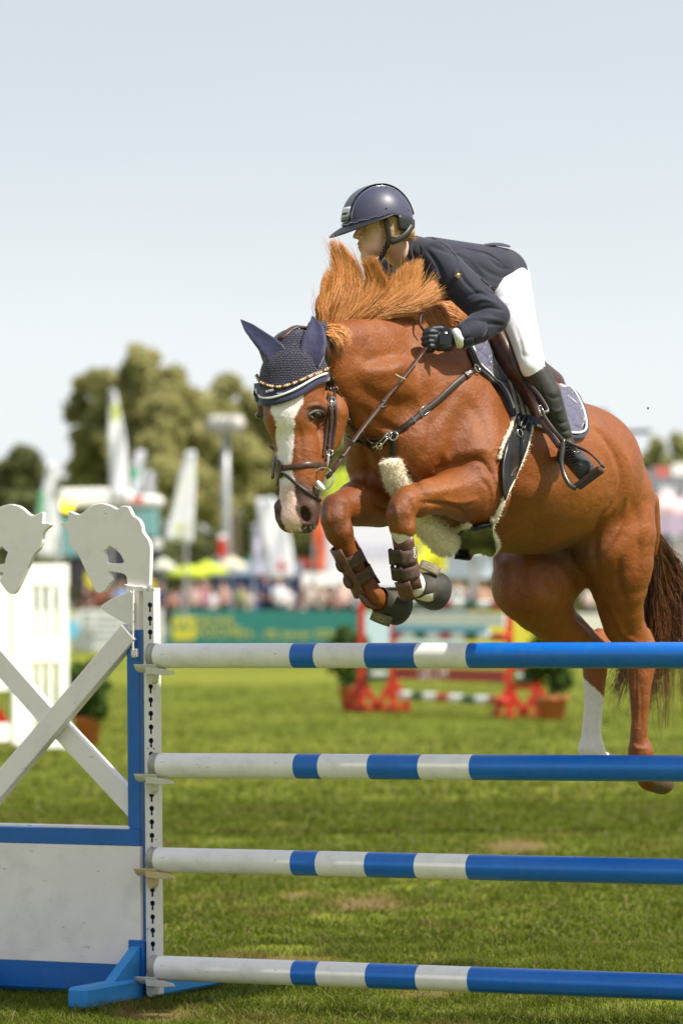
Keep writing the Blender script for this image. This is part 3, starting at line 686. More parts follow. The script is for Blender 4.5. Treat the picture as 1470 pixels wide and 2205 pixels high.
def pot(x, y, w, h, d, ptop, pw_, label, seed):
    c = P(x, y, d); W_ = m(w, d)/2; Hh = m(h, d); t = thing('potted_shrub', label, 'potted plant', c, 'potted shrubs by the jumps')
    mb = MB(); prof = [(0, .78), (.8, .98), (.8, 1.06), (1, 1.08), (1, .95), (.85, .9)]; n = 24
    V = [c+np.array([W_*r*math.cos(2*math.pi*j/n), W_*r*math.sin(2*math.pi*j/n), Hh*z]) for z, r in prof for j in range(n)]; F = [(i*n+j, i*n+(j+1) % n, (i+1)*n+(j+1) % n, (i+1)*n+j) for i in range(len(prof)-1) for j in range(n)]+[tuple(range(n))[::-1]]
    mesh_obj('pot', V, F, TER, t); mb = MB(); mb.tube([c+[0, 0, Hh*.8], c+[0, 0, Hh*.86]], W_*.9, 16); mb.build('soil', simple('soil', (.05, .035, .025), .9), t)
    top = m(y-ptop, d); Wp = m(pw_, d)/2; r = random.Random(seed)
    cs = [c+np.array([r.uniform(-.6, .6)*Wp, r.uniform(-.5, .5)*Wp, Hh+(top-Hh)*r.uniform(.12, .85)]) for _ in range(16)]; leafcloud(2600, cs, [Wp*.5]*16, .045, 'foliage', SHR, t, seed=seed, shell=.2)
    for k in range(5): mb = MB(); mb.tube(catmull([c+[0, 0, Hh*.8], c+[r.uniform(-.3, .3)*Wp, 0, Hh+(top-Hh)*.4], c+[r.uniform(-.8, .8)*Wp, 0, top*.9]], 6), [.02, .018, .014, .010, .007, .004], 6); mb.build('stem', BARK, t, True)
pot(190, 1604, 56, 62, 42.0, 1420, 110, 'potted shrub in terracotta pot behind the crossed wing', 1)
pot(752, 1524, 44, 46, 57.0, 1340, 100, 'potted shrub in terracotta pot at the left stand of the red jump', 2)
pot(1187, 1552, 68, 54, 50.8, 1345, 120, 'potted shrub in large terracotta pot right of the red jump', 3)
# white slatted wing at the left edge
def wbox(x0, x1, y0, y1, d, th, name, mt, par): return boxpx(x0, x1, y0, y1, d+(x0-90)*.0035, th, name, mt, par, .006, (x1-x0)*.0035)
ww = thing('white_jump_wing', 'white slatted jump wing with red print standing at the left edge', 'jump wing', P(90, 1612, 41)); dW = 41
IV = simple('ivory_paint', (.86, .86, .80), .5, var=.03, vscale=4)
wbox(40, 147, 1215, 1262, dW, .05, 'rail', IV, ww); wbox(40, 147, 1374, 1428, dW, .05, 'rail', IV, ww); wbox(40, 147, 1575, 1612, dW, .05, 'rail', IV, ww)
for x0, x1 in ((40, 60), (128, 147)): wbox(x0, x1, 1258, 1612, dW-.012, .06, 'post', IV, ww)
for x0, x1 in ((60, 75), (83, 94), (103, 115), (123, 128)): wbox(x0, x1, 1260, 1376, dW+.01, .03, 'slat', IV, ww); wbox(x0, x1, 1426, 1578, dW+.01, .03, 'slat', IV, ww)
wb_ = thing('sponsor_board', 'white board with red oval and red arch at the far left edge', 'board', P(-40, 1600, 40.6))
wbox(-160, 27, 1244, 1430, 40.6, .04, 'panel', IV, wb_); wbox(-160, 27, 1560, 1600, 40.6, .04, 'rail', IV, wb_); wbox(26, 40, 1236, 1604, 40.55, .06, 'post', IV, wb_); wbox(-160, 27, 1430, 1490, 40.62, .04, 'panel', IV, wb_)
REDP = simple('red_print', (.60, .015, .01), .5)
textmesh('WATT', .12, REDP, wb_, frame_at(P(-4, 1308, 40.55), (0, -1, 0), (1, 0, 0))); textmesh('MARKT', .12, REDP, wb_, frame_at(P(-8, 1343, 40.55), (0, -1, 0), (1, 0, 0)))
mb = MB(); n = 24; mb.add([P(-2+26*math.cos(2*math.pi*j/n), 1326+11*math.sin(2*math.pi*j/n), 40.58) for j in range(n)]+[P(-2+26*math.cos(2*math.pi*j/n), 1326+11*math.sin(2*math.pi*j/n), 40.57) for j in range(n)], [tuple(range(n)), tuple(range(n, 2*n))[::-1]]+[(j, (j+1) % n, n+(j+1) % n, n+j) for j in range(n)]); mb.build('red_oval', REDP, wb_)
V = []; n = 16
for j in range(n+1):
    a = math.pi*.5*j/n
    for dd in (40.6, 40.66):
        for r_ in (86, 60): V.append(P(-62+r_*math.sin(a), 1586-r_*math.cos(a)*1.02, dd))
F = []
for j in range(n): b = j*4; c = b+4; F += [(b, c, c+1, b+1), (b+2, b+3, c+3, c+2), (b, b+2, c+2, c), (b+1, c+1, c+3, b+3)]
mesh_obj('red_arch', V, F+[(0, 1, 3, 2)], REDP, wb_, False)

# hoardings and the bank behind them
dH = 128
tag(mesh_obj('spectator_bank', *((lambda q: (q.v, q.f))(MB().box((0, 144, .33), (160, 24, .66)))), simple('bank_gravel', (.30, .28, .24), .9, var=.1, vscale=1), None, False), 'low pale bank where the crowd stands', None, None, 'structure')
def hoarding(x0, x1, y0, y1, mt, label, d=dH):
    t = thing('advertising_banner', label, 'banner', P((x0+x1)/2, y1, d)); boxpx(x0, x1, y0, y1, d, .06, 'panel', mt, t); return t
h1 = hoarding(-260, 146, 1318, 1404, WPB, 'white advertising banner behind the left jump wing'); h2 = hoarding(148, 168, 1316, 1402, simple('cream_board', (.6, .6, .52), .6), 'narrow cream board between the white banners'); h3 = hoarding(170, 352, 1312, 1400, simple('banner_white', (.74, .75, .76), .6), 'white advertising banner with faint grey print left of the green banner')
for r_ in range(5):
    for c_ in range(6): boxpx(180+c_*28, 200+c_*28+(r_*7+c_*5) % 7, 1322+r_*14, 1327+r_*14, dH-.03, .02, 'print_block', simple('grey_print', (.42, .43, .46), .6), h3, .001)
mb = MB(); n = 20; mb.tube([P(152, 1356, dH-.05), P(152, 1356, dH-.01)], .34, 20); mb.build('blue_disc', LBL, h1)
h4 = thing('advertising_banner', 'green advertising banner with yellow square and yellow lettering', 'banner', P(560, 1392, dH))
V = [P(*p) for p in ((374, 1311, dH-.1), (780, 1316, dH-.1), (780, 1394, dH-.1), (352, 1394, dH-.1), (374, 1311, dH), (780, 1316, dH), (780, 1394, dH), (352, 1394, dH))]; mesh_obj('panel', V, [(0, 3, 2, 1), (4, 5, 6, 7), (0, 1, 5, 4), (1, 2, 6, 5), (2, 3, 7, 6), (3, 0, 4, 7)], TEA, h4, False)
boxpx(372, 420, 1328, 1378, dH-.13, .02, 'yellow_square', YEL, h4, .002); textmesh('W', .55, TEA, h4, frame_at(P(396, 1350, dH-.16), (0, -1, 0), (1, 0, 0)))
for tx, x, y, sz in (('GRÜNE', 460, 1338, .42), ('WOCHE', 462, 1362, .50), ('19. - 28. Januar 2024', 622, 1366, .40)):
    textmesh(tx, sz, YEL, h4, frame_at(P(x, y, dH-.14), (0, -1, 0), (1, 0, 0)))
hoarding(784, 1000, 1318, 1394, simple('banner_pale_blue', (.50, .66, .74), .6), 'pale blue banner behind the red jump'); hoarding(1002, 1150, 1318, 1394, YEL, 'yellow banner behind the right stand of the red jump'); hoarding(1152, 1700, 1320, 1400, simple('banner_cream', (.66, .64, .58), .6), 'long cream banner behind the horse hind legs')

# people in the crowd
SK2 = simple('crowd_skin', (.55, .30, .21), .6)
def ocmat(name, rough=.8):
    mt = mat(name, (.5, .5, .5), rough); q = NT(mt); o = q.new('ShaderNodeObjectInfo'); q.link(o.outputs['Color'], q.b.inputs['Base Color']); return mt
SHI = ocmat('crowd_shirt'); TRO = simple('crowd_trousers', (.04, .045, .07), .8); HAI = ocmat('crowd_hair')
def proto(pose):
    f = Field((-.5, -.4, -.05), (.5, .4, 1.85), .028); c = f.chain; a = .02
    c([(0, 0, 1.05, .14), (0, 0, 1.28, .155), (0, 0, 1.42, .13)], .05); c([(0, 0, 1.45, .055), (0, -.01, 1.56, .06)], .02); f.ell((0, -.02, 1.65), (.078, .098, .115), None, .02)
    for s in (-1, 1):
        c([(s*.09, 0, 1.0, .10), (s*.11, -.02, .52, .062), (s*.11, 0, .10, .045), (s*.12, -.12, .05, .042)], .03)
        if pose == 0: arm = [(s*.19, 0, 1.41, .058), (s*.25, -.03, 1.14, .045), (s*.2, -.22, 1.02, .036), (s*.14, -.32, 1.03, .04)]
        elif pose == 1: arm = [(s*.19, 0, 1.41, .058), (s*.28, -.06, 1.18, .045), (s*.12, -.22, 1.42, .036), (s*.06, -.20, 1.56, .04)]
        else: arm = [(s*.19, 0, 1.41, .058), (s*.24, .02, 1.12, .045), (s*.23, -.06, .88, .036), (s*.23, -.08, .78, .04)]
        c(arm, .03)
    B = f.mesh(1)
    f = Field((-.5, -.4, .8), (.5, .4, 1.6), .028); c = f.chain; c([(0, 0, .98, .165), (0, 0, 1.28, .175), (0, 0, 1.41, .14)], .05)
    for s in (-1, 1): c([(s*.19, 0, 1.40, .075), (s*.235, -.01, 1.24, .066)], .03)
    Sh = f.mesh(1)
    f = Field((-.4, -.4, .1), (.4, .4, 1.2), .03); c = f.chain; c([(0, 0, .98, .16)], .03)
    for s in (-1, 1): c([(s*.09, 0, .95, .118), (s*.11, -.02, .52, .085), (s*.11, 0, .16, .075)], .02)
    T_ = f.mesh(1)
    f = Field((-.2, -.2, 1.45), (.2, .2, 1.9), .02); f.ell((0, .012, 1.69), (.092, .105, .105), None, .02); f.ell((0, -.12, 1.62), (.07, .07, .09), None, .02, 'sub'); Ha = f.mesh(1)
    return B, Sh, T_, Ha
PR = []
for po in range(3):
    t = thing('person', 'x', 'person', (0, 0, 0), 'spectators behind the banners'); B, Sh, T_, Ha = proto(po)
    mesh_obj('body', *B, SK2, t); mesh_obj('shirt', *Sh, SHI, t); mesh_obj('trousers', *T_, TRO, t); mesh_obj('hair', *Ha, HAI, t); PR.append(t)
used = set()
def person(x, ytop, pose, shirt, hair, label, d=131, rz=None, ground_y=None):
    src = PR[pose]; ht = 1.76; z = CAMH-(ytop-CY)*d/FPX; pos = P(x, ytop, d); z0 = pos[2]-ht*1.0
    if pose in used:
        o = src.copy(); COL.objects.link(o); ch = []
        for c in src.children: k = c.copy(); COL.objects.link(k); k.parent = o; ch.append(k)
    else: used.add(pose); o = src; ch = list(src.children)
    sc_ = (pos[2]-.66)/ht if d < 150 else 1.0; sc_ = min(max(sc_, .72), 1.12)
    o.location = (pos[0], d, pos[2]-ht*sc_); o.rotation_euler = (0, 0, random.uniform(-.5, .5) if rz is None else rz); o.scale = (sc_,)*3; o['label'] = label; o['category'] = 'person'; o['group'] = 'spectators behind the banners'
    for k in ch:
        nm = k.name.split('.')[0]; k.color = (*shirt, 1) if nm == 'shirt' else ((*hair, 1) if nm == 'hair' else (1, 1, 1, 1))
BR, BL, GY, BK = (.10, .05, .025), (.45, .30, .13), (.35, .33, .30), (.02, .015, .012)
crowd = [(186, 1262, 0, (.10, .05, .035), BR, 'spectator in brown top behind the jump wing heads, leftmost in the crowd'), (214, 1258, 2, (.32, .10, .06), BK, 'spectator in rust shirt beneath the wooden horse head'), (240, 1264, 1, (.24, .10, .07), BR, 'spectator in red brown top just left of the white flag board'), (262, 1256, 0, (.20, .34, .66), BL, 'spectator in light blue shirt seen through the cut-out horse head'),
         (346, 1258, 0, (.03, .03, .08), BR, 'spectator in dark navy top right beside the jump post'), (372, 1272, 1, (.45, .22, .18), BK, 'short spectator in salmon shirt next to the navy one'), (394, 1262, 2, (.28, .20, .30), BR, 'spectator in mauve top at the left end of the green banner'), (416, 1256, 0, (.55, .40, .36), GY, 'grey haired spectator in pale rose shirt'),
         (438, 1254, 1, (.62, .22, .34), (.60, .25, .35), 'spectator in pink shirt with a pink cap'), (456, 1268, 0, (.60, .60, .64), BR, 'spectator in white shirt right of the pink cap'), (480, 1252, 0, (.55, .32, .26), BR, 'spectator in peach top left of the blue container'), (518, 1258, 2, (.30, .34, .12), BK, 'dark haired spectator in olive shirt before the blue container'),
         (534, 1270, 1, (.62, .60, .52), BR, 'short spectator in cream shirt before the blue container'), (572, 1240, 0, (.025, .03, .09), BR, 'tall spectator in navy shirt before the blue container'), (600, 1248, 0, (.72, .74, .80), BL, 'blond spectator in white blouse next to the tall navy one'), (618, 1262, 2, (.70, .70, .74), GY, 'grey haired spectator in white shirt at the end of the blue container'),
         (668, 1256, 0, (.66, .56, .50), BR, 'spectator in beige shirt before the white stall'), (690, 1262, 1, (.60, .50, .46), BL, 'blond spectator in beige top raising both hands'), (710, 1260, 2, (.14, .09, .07), BK, 'spectator in dark brown top before the white stall'), (736, 1252, 0, (.68, .46, .42), BR, 'spectator in pale pink shirt left of the horse forelegs'), (762, 1258, 1, (.55, .60, .66), BR, 'spectator in pale blue shirt behind the horse forelegs'),
         (964, 1256, 0, (.55, .66, .78), BK, 'dark haired spectator in sky blue shirt right of the bell boots'), (984, 1250, 1, (.66, .70, .72), BR, 'spectator in white grey top left of the grey post'), (1004, 1262, 2, (.10, .10, .14), BR, 'spectator in charcoal top beside the grey post'), (1036, 1256, 0, (.60, .36, .24), BL, 'blond spectator in orange brown shirt right of the grey post'),
         (1056, 1262, 2, (.40, .24, .14), BR, 'spectator in tan shirt at the edge of the horse thigh'), (1266, 1262, 0, (.60, .50, .46), BR, 'spectator seen between the horse hind legs'), (1440, 1246, 0, (.60, .30, .28), BR, 'spectator in coral shirt right of the horse tail'), (1462, 1240, 1, (.62, .44, .42), BL, 'blond spectator in rose shirt at the right edge')]
for x, y, po, sh, ha, lb in crowd: person(x, y, po, sh, ha, lb, 131+random.uniform(-.6, 1.5))

# stalls, container, parasols
ct = thing('container', 'dark blue container with a pale roof behind the crowd', 'container', P(550, 1340, 146)); boxpx(462, 642, 1236, 1348, 146, 2.4, 'wall', simple('container_blue', (.012, .055, .17), .5, var=.1, vscale=2), ct); boxpx(455, 648, 1210, 1238, 145.8, 2.8, 'roof', simple('pale_roof', (.34, .44, .54), .5), ct)
for x in (500, 540, 585, 620): boxpx(x, x+3, 1240, 1345, 145.95, .04, 'rib', simple('container_rib', (.02, .08, .24), .5), ct, .002)
st = thing('stall', 'white market stall with shelves right of the blue container', 'stall', P(700, 1340, 144)); boxpx(650, 752, 1232, 1262, 144, 2.2, 'awning', WPB, st)
for y in (1272, 1286, 1300): boxpx(660, 742, y, y+5, 144.5, .4, 'shelf', GRY, st)
for x in (654, 742): boxpx(x, x+6, 1262, 1345, 144.3, .08, 'post', WPB, st)
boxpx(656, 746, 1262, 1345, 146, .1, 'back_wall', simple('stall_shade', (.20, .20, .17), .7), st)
sg = thing('billboard', 'large white billboard behind the horse forelegs', 'billboard', P(770, 1330, 150)); boxpx(700, 866, 1128, 1268, 150, .12, 'panel', simple('billboard_white', (.72, .72, .76), .6), sg)
for x in (712, 852): boxpx(x, x+8, 1268, 1335, 150.2, .15, 'post', GRY, sg)
textmesh('Messe', .9, simple('billboard_print', (.50, .48, .60), .6), sg, frame_at(P(790, 1180, 149.9), (0, -1, 0), (1, 0, 0)))
gt = thing('post', 'grey metal post right of the horse forelegs', 'post', P(1020, 1340, 133)); boxpx(1012, 1028, 1200, 1345, 133, .25, 'shaft', GRY, gt); boxpx(1008, 1032, 1196, 1202, 132.9, .4, 'cap', GRY, gt)
tn = thing('marquee', 'white marquee behind the horse belly', 'marquee', P(990, 1320, 152)); boxpx(925, 1060, 1186, 1245, 152, 4, 'wall', simple('tent_pale', (.58, .68, .74), .6), tn); V = [P(915, 1188, 151.5), P(1070, 1188, 151.5), P(1070, 1188, 157), P(915, 1188, 157), P(960, 1150, 154), P(1025, 1150, 154)]; mesh_obj('roof', V, [(0, 1, 5, 4), (1, 2, 5), (2, 3, 4, 5), (3, 0, 4), (0, 3, 2, 1)], WPB, tn, False)
def parasol(x, y, w, h, d, mt, label, foot=1345):
    c = P(x, y, d); R_ = m(w, d)/2; Hh = m(h, d); t = thing('parasol', label, 'parasol', P(x, foot, d)); n = 8
    V = [c+np.array([0, 0, 0])]+[c+np.array([R_*math.cos(2*math.pi*j/n+.3), R_*math.sin(2*math.pi*j/n+.3), -Hh]) for j in range(n)]+[c+np.array([R_*math.cos(2*math.pi*j/n+.3), R_*math.sin(2*math.pi*j/n+.3), -Hh*1.35]) for j in range(n)]+[c+np.array([0, 0, -.05])]
    F = [(0, 1+j, 1+(j+1) % n) for j in range(n)]+[(1+j, n+1+j, n+1+(j+1) % n, 1+(j+1) % n) for j in range(n)]+[(2*n+1, n+1+(j+1) % n, n+1+j) for j in range(n)]
    mesh_obj('canopy', V, F, mt, t, False); mb = MB(); mb.tube([P(x, foot, d), c], .04, 8); mb.build('pole', GRY, t); return t
LIM = simple('lime_cloth', (.46, .56, .03), .7); parasol(405, 1214, 96, 20, 136, LIM, 'lime green parasol left of the white flag'); parasol(446, 1206, 92, 22, 139, LIM, 'lime green parasol beneath the lamp post'); parasol(352, 1200, 60, 20, 141, simple('pale_cloth', (.55, .55, .45), .7), 'pale parasol right beside the wing head board'); parasol(498, 1196, 70, 22, 143, simple('cream_cloth', (.62, .56, .40), .7), 'cream parasol right of the lamp post'); parasol(556, 1190, 90, 20, 150, simple('dark_green_cloth', (.02, .10, .06), .7), 'dark green parasol above the blue container')
rb = thing('kiosk', 'red kiosk roof between the tall white flags', 'kiosk', P(672, 1340, 152)); boxpx(636, 704, 1204, 1222, 152, 3, 'roof', simple('kiosk_red', (.42, .06, .04), .6), rb); boxpx(642, 698, 1222, 1340, 152.3, 2.4, 'wall', simple('kiosk_wall', (.25, .12, .08), .7), rb)
# feather flags: (top x,y) (bottom x, y) pole side
def flag(pts, pole, d, mt, label, extra=None):
    """pts: outline in photo points; slightly rippled cloth"""
    t = thing('feather_flag', label, 'flag', P(pole[1][0], pole[1][1], d)); L, R_ = pts; A = catmull([P(x, y, d) for x, y in L], 16); B = catmull([P(x, y, d) for x, y in R_], 16); G = np.zeros((16, 8, 3))
    for j in range(8):
        u = j/7; G[:, j] = A*(1-u)+B*u; G[:, j, 1] += .12*np.sin(np.arange(16)*.7+u*5)
    part('cloth', sheet(G, grid_normals(G), .01), mt, t); mb = MB(); mb.tube([P(*pole[0], d+.05), P(*pole[1], d+.05)], .05, 8); mb.build('mast', GRY, t)
    if extra:
        for (x0, x1, y0, y1, mm) in extra: boxpx(x0, x1, y0, y1, d-.35, .02, 'print', mm, t, .001)
    return t
FW = simple('flag_white', (.78, .78, .84), .7); FG = simple('flag_print_green', (.10, .42, .25), .7); FL = simple('flag_print_lime', (.55, .62, .12), .7); FR_ = simple('flag_print_red', (.60, .10, .08), .7)
flag(([(236, 836), (234, 900), (234, 980), (240, 1082)], [(248, 838), (262, 900), (272, 960), (276, 1082)]), ((238, 836), (240, 1330)), 138, FW, 'tallest white feather flag left of the big tree with lime print', [(240, 258, 872, 905, FL)])
flag(([(102, 996), (92, 1050), (78, 1108), (76, 1200)], [(120, 996), (124, 1060), (128, 1120), (132, 1215)]), ((121, 996), (131, 1340)), 130, FW, 'white and green feather flag between the two wooden horse heads', [(84, 96, 1060, 1110, FG)])
flag(([(294, 970), (284, 1010), (276, 1072)], [(311, 970), (309, 1020), (303, 1074)]), ((311, 970), (302, 1330)), 150, FW, 'small white and green feather flag right of the tallest flag', [(281, 300, 1010, 1030, FG), (279, 286, 1045, 1068, FG)])
flag(([(318, 1016), (314, 1070)], [(332, 1016), (328, 1070)]), ((332, 1016), (328, 1330)), 158, FW, 'smallest white feather flag right of the green one')
flag(([(402, 972), (388, 1020), (366, 1110), (352, 1164)], [(420, 970), (420, 1040), (418, 1110), (414, 1170)]), ((402, 1170), (398, 1330)), 126, FW, 'white feather flag hanging left of the lamp post', [(378, 392, 1128, 1142, FL)])
flag(([(552, 1074), (558, 1130), (572, 1190), (580, 1246)], [(588, 1070), (612, 1110), (628, 1180), (634, 1246)]), ((552, 1072), (582, 1335)), 134, FW, 'broad white feather flag with a red cross left of the horse muzzle', [(602, 610, 1208, 1232, FR_), (594, 618, 1216, 1224, FR_)])
flag(([(546, 1130), (546, 1240)], [(562, 1124), (574, 1240)]), ((546, 1128), (546, 1335)), 137, simple('flag_lilac', (.62, .60, .78), .7), 'lilac feather flag behind the red cross flag')
flag(([(676, 1076), (676, 1150), (684, 1232)], [(692, 1076), (700, 1150), (698, 1232)]), ((676, 1076), (676, 1335)), 140, simple('flag_orange', (.72, .12, .02), .7), 'narrow orange feather flag between the horse muzzle and knee')
flag(([(706, 1020), (700, 1080), (704, 1140)], [(748, 1010), (756, 1080), (740, 1140)]), ((706, 1020), (706, 1335)), 145, LIM, 'lime feather flag between the horse head and chest')
flag(([(846, 1130), (862, 1180), (880, 1225)], [(930, 1120), (956, 1180), (960, 1230)]), ((900, 1120), (905, 1335)), 142, simple('flag_yellow', (.70, .68, .02), .7), 'bright yellow feather flag behind the sheepskin and bell boots')
# lamp post with floodlights
lp = thing('lamp_post', 'tall grey lamp post with a cluster of floodlights', 'lamp post', P(488, 1320, 155)); mb = MB(); mb.tube([P(490, 1320, 155), P(487, 1120, 155), P(485, 925, 155)], [.22, .18, .15], 12); mb.build('mast', GRY, lp, True)
for i, dx in enumerate((-22, -7, 9, 24)):
    mb = MB(); mb.tube([P(485+dx, 912, 154.3), P(485+dx, 914, 154.9)], [.36, .22], 12); mb.build('floodlight', simple('lamp_shell', (.52, .50, .47), .4), lp, True)
boxpx(452, 518, 922, 928, 155, .2, 'crossbar', GRY, lp); boxpx(455, 515, 896, 902, 155, .2, 'crossbar', GRY, lp)
rp_ = thing('marker_post', 'red and white marker post left of the lamp post foot', 'post', P(478, 1320, 147)); boxpx(470, 488, 1160, 1200, 147, .3, 'red_top', RED, rp_); boxpx(471, 487, 1150, 1162, 147.02, .26, 'white_cap', WPB, rp_); boxpx(474, 484, 1200, 1330, 147.02, .2, 'shaft', GRY, rp_)
# farm machine with a beacon
fmn = thing('farm_machine', 'green farm machine with teal cab, long white roof and a glowing yellow beacon', 'farm machine', P(240, 1300, 143)); dF = 143
GRD = simple('machine_green', (.015, .11, .05), .4); TEG = simple('cab_glass', (.16, .34, .33), .15, spec=.8)
boxpx(128, 280, 1052, 1090, dF, 2.4, 'roof', WPB, fmn, .1); boxpx(262, 348, 1066, 1090, dF-.1, 2.6, 'roof', WPB, fmn, .15); boxpx(284, 310, 1068, 1082, dF-.14, .03, 'roof_print', FR_, fmn, .002)
boxpx(282, 340, 1094, 1158, dF, 2.0, 'cab', TEG, fmn, .08); boxpx(130, 176, 1120, 1200, dF, 2.0, 'cab', TEG, fmn, .08); boxpx(118, 282, 1108, 1128, dF+.1, 1.9, 'body', GRD, fmn, .05); boxpx(150, 345, 1158, 1260, dF+.2, 1.9, 'chassis', DRK, fmn, .08)
for x, r_ in ((206, 44), (322, 30)):
    c = P(x, 1290-r_, dF-.2); mb = MB(); mb.tube([c-[0, .25, 0], c+[0, .25, 0]], m(r_, dF), 24); mb.build('wheel', DRK, fmn); mb = MB(); mb.tube([c-[0, .29, 0], c-[0, .25, 0]], m(r_*.5, dF), 16); mb.build('rim', YEL, fmn)
mb = MB(); mb.tube([P(339, 1170, dF-.3), P(339, 1170, dF)], m(12, dF), 16); mb.build('headlight', simple('lamp_glass', (.75, .75, .72), .2), fmn)
mesh_obj('beacon', *uvs(P(145, 1089, dF-.4), (m(12, dF),)*3, 14, 10), mat('beacon_glow', (.9, .6, .02), .4, emit=(1, .62, .02), estr=3.2), fmn)
# right side: tents, parasols, crane
parasol(1432, 1052, 90, 40, 140, simple('rose_cloth', (.68, .50, .50), .7), 'pale rose parasol right of the horse rump'); parasol(1478, 1058, 70, 36, 146, simple('lilac_cloth', (.60, .54, .66), .7), 'lilac parasol at the right edge')
dt = thing('marquee', 'dark roofed marquee with a purple awning right of the horse rump', 'marquee', P(1460, 1320, 150)); V = [P(1385, 1046, 148), P(1620, 1050, 148), P(1620, 1040, 156), P(1385, 1036, 156), P(1400, 1006, 152), P(1620, 1004, 152)]; mesh_obj('roof', V, [(0, 1, 5, 4), (1, 2, 5), (2, 3, 4, 5), (3, 0, 4), (0, 3, 2, 1)], simple('dark_roof', (.10, .10, .10), .7), dt, False)
boxpx(1396, 1600, 1106, 1150, 147.5, 1.2, 'awning', simple('purple_cloth', (.50, .40, .52), .7), dt); boxpx(1400, 1442, 1150, 1240, 148.5, .5, 'opening', DRK, dt); boxpx(1444, 1600, 1158, 1222, 148.2, .5, 'panel', simple('tent_cream', (.74, .72, .66), .6), dt); boxpx(1400, 1600, 1240, 1340, 148.6, .5, 'skirting', simple('skirting_grey', (.28, .28, .30), .7), dt)
for x in (1398, 1444, 1500): boxpx(x, x+4, 1046, 1340, 147.9, .1, 'post', GRY, dt)
rs = thing('sign', 'small red sign on the dark marquee roof', 'sign', P(1424, 1020, 147)); boxpx(1410, 1440, 1006, 1026, 147.2, .12, 'panel', simple('sign_red', (.62, .14, .12), .6), rs); boxpx(1423, 1427, 1026, 1048, 147.25, .08, 'post', GRY, rs)
ws = thing('sign', 'white sign right of the red sign on the marquee roof', 'sign', P(1462, 1020, 147)); boxpx(1446, 1480, 998, 1024, 147.2, .12, 'panel', WPB, ws); boxpx(1461, 1465, 1024, 1048, 147.25, .08, 'post', GRY, ws)
cr_ = thing('camera_crane', 'dark camera crane arm rising behind the horse rump', 'crane', P(1330, 1340, 120)); barpx((1296, 892), (1342, 940), 120, 120, .14, .30, 'arm', DRK, cr_); barpx((1326, 932), (1400, 929), 120, 120, .10, .14, 'arm', DRK, cr_); barpx((1318, 930), (1322, 1320), 120, 120, .2, .2, 'column', DRK, cr_); boxpx(1276, 1306, 882, 905, 119.8, .4, 'camera_head', simple('crane_grey', (.16, .16, .15), .6), cr_)
# trees
def tree(x, ybase, d, blobs, n, size, mt, label, seed, trunk_r=.28, shell=.5, name='tree'):
    t = thing(name, label, 'tree', P(x, ybase, d)); b = P(x, ybase, d); r = random.Random(seed)
    cs = [P(a, y, d+r.uniform(-2, 2)) for a, y, q_ in blobs]; rs = [m(q_, d) for a, y, q_ in blobs]; c2 = []; r2 = []
    for c, q_ in zip(cs, rs):
        for k in range(9):
            v = np.array([r.gauss(0, 1), r.gauss(0, 1), r.gauss(0, 1)]); v /= np.linalg.norm(v); c2.append(c+v*q_*r.uniform(.35, .78)); r2.append(q_*r.uniform(.28, .46))
    leafcloud(n, c2, r2, size, 'crown', mt, t, seed=seed, shell=shell)
    top = max(c[2] for c in cs); mb = MB(); mb.tube(catmull([b, b+[.1, 0, (top-b[2])*.4], b+[0, 0, (top-b[2])*.8]], 8), np.linspace(trunk_r, trunk_r*.3, 8), 9); mb.build('trunk', BARK, t, True)
    for c in cs[:6]:
        mb = MB(); s_ = b+[0, 0, (top-b[2])*r.uniform(.25, .45)]; mb.tube(catmull([s_, (s_+c)/2+[0, 0, .3], c], 6), np.linspace(trunk_r*.4, .04, 6), 6); mb.build('limb', BARK, t, True)
LW = leafmat('willow_leaf', (.40, .38, .16), (.58, .555, .27), .6); LD = leafmat('dark_leaf', (.11, .125, .045), (.20, .21, .08), .4); LM = leafmat('mid_leaf', (.34, .335, .14), (.50, .485, .22), .6)
tree(330, 1290, 185, [(305, 800, 52), (360, 830, 48), (410, 900, 58), (440, 930, 50), (250, 950, 60), (300, 1060, 90), (430, 1050, 60), (260, 850, 58), (330, 850, 75), (300, 920, 85), (360, 920, 70), (395, 860, 40), (340, 1010, 85), (400, 980, 50)], 30000, .28, LW, 'big willow with rounded crown rising left of the lamp post', 11, .5)
tree(208, 1290, 188, [(205, 830, 46), (240, 850, 40), (185, 880, 44), (230, 900, 52), (200, 950, 52), (225, 1010, 55), (180, 1000, 36)], 11000, .26, LM, 'willow at the left flank of the big tree behind the tallest flag', 12, .4)
tree(500, 1290, 195, [(488, 835, 36), (450, 890, 44), (530, 890, 58), (440, 920, 45), (470, 1080, 70), (470, 890, 46), (500, 950, 70), (450, 1010, 60), (520, 1050, 70)], 17000, .30, LW, 'willow with small pointed top directly behind the lamp post', 13, .4)
tree(600, 1290, 198, [(575, 905, 55), (545, 960, 60), (590, 1120, 70), (640, 1080, 70), (625, 880, 50), (600, 980, 80), (650, 1000, 70), (560, 1060, 60)], 19000, .31, LW, 'yellow green willow left of the horse head', 14, .4)
tree(720, 1290, 200, [(700, 900, 60), (705, 960, 50), (740, 1000, 60), (700, 1060, 60), (780, 1070, 60)], 9000, .30, LM, 'green tree behind the horse muzzle', 15, .4)
tree(28, 1290, 170, [(30, 1000, 50), (60, 1040, 45), (0, 1040, 60), (40, 1100, 70), (-40, 1080, 70), (75, 1110, 36)], 13000, .22, LD, 'dark bushy tree at the left edge', 16, .35)
tree(140, 1290, 200, [(140, 1060, 44), (110, 1110, 50), (165, 1110, 46)], 6000, .28, LD, 'low dark tree behind the white and green flag', 17, .3)
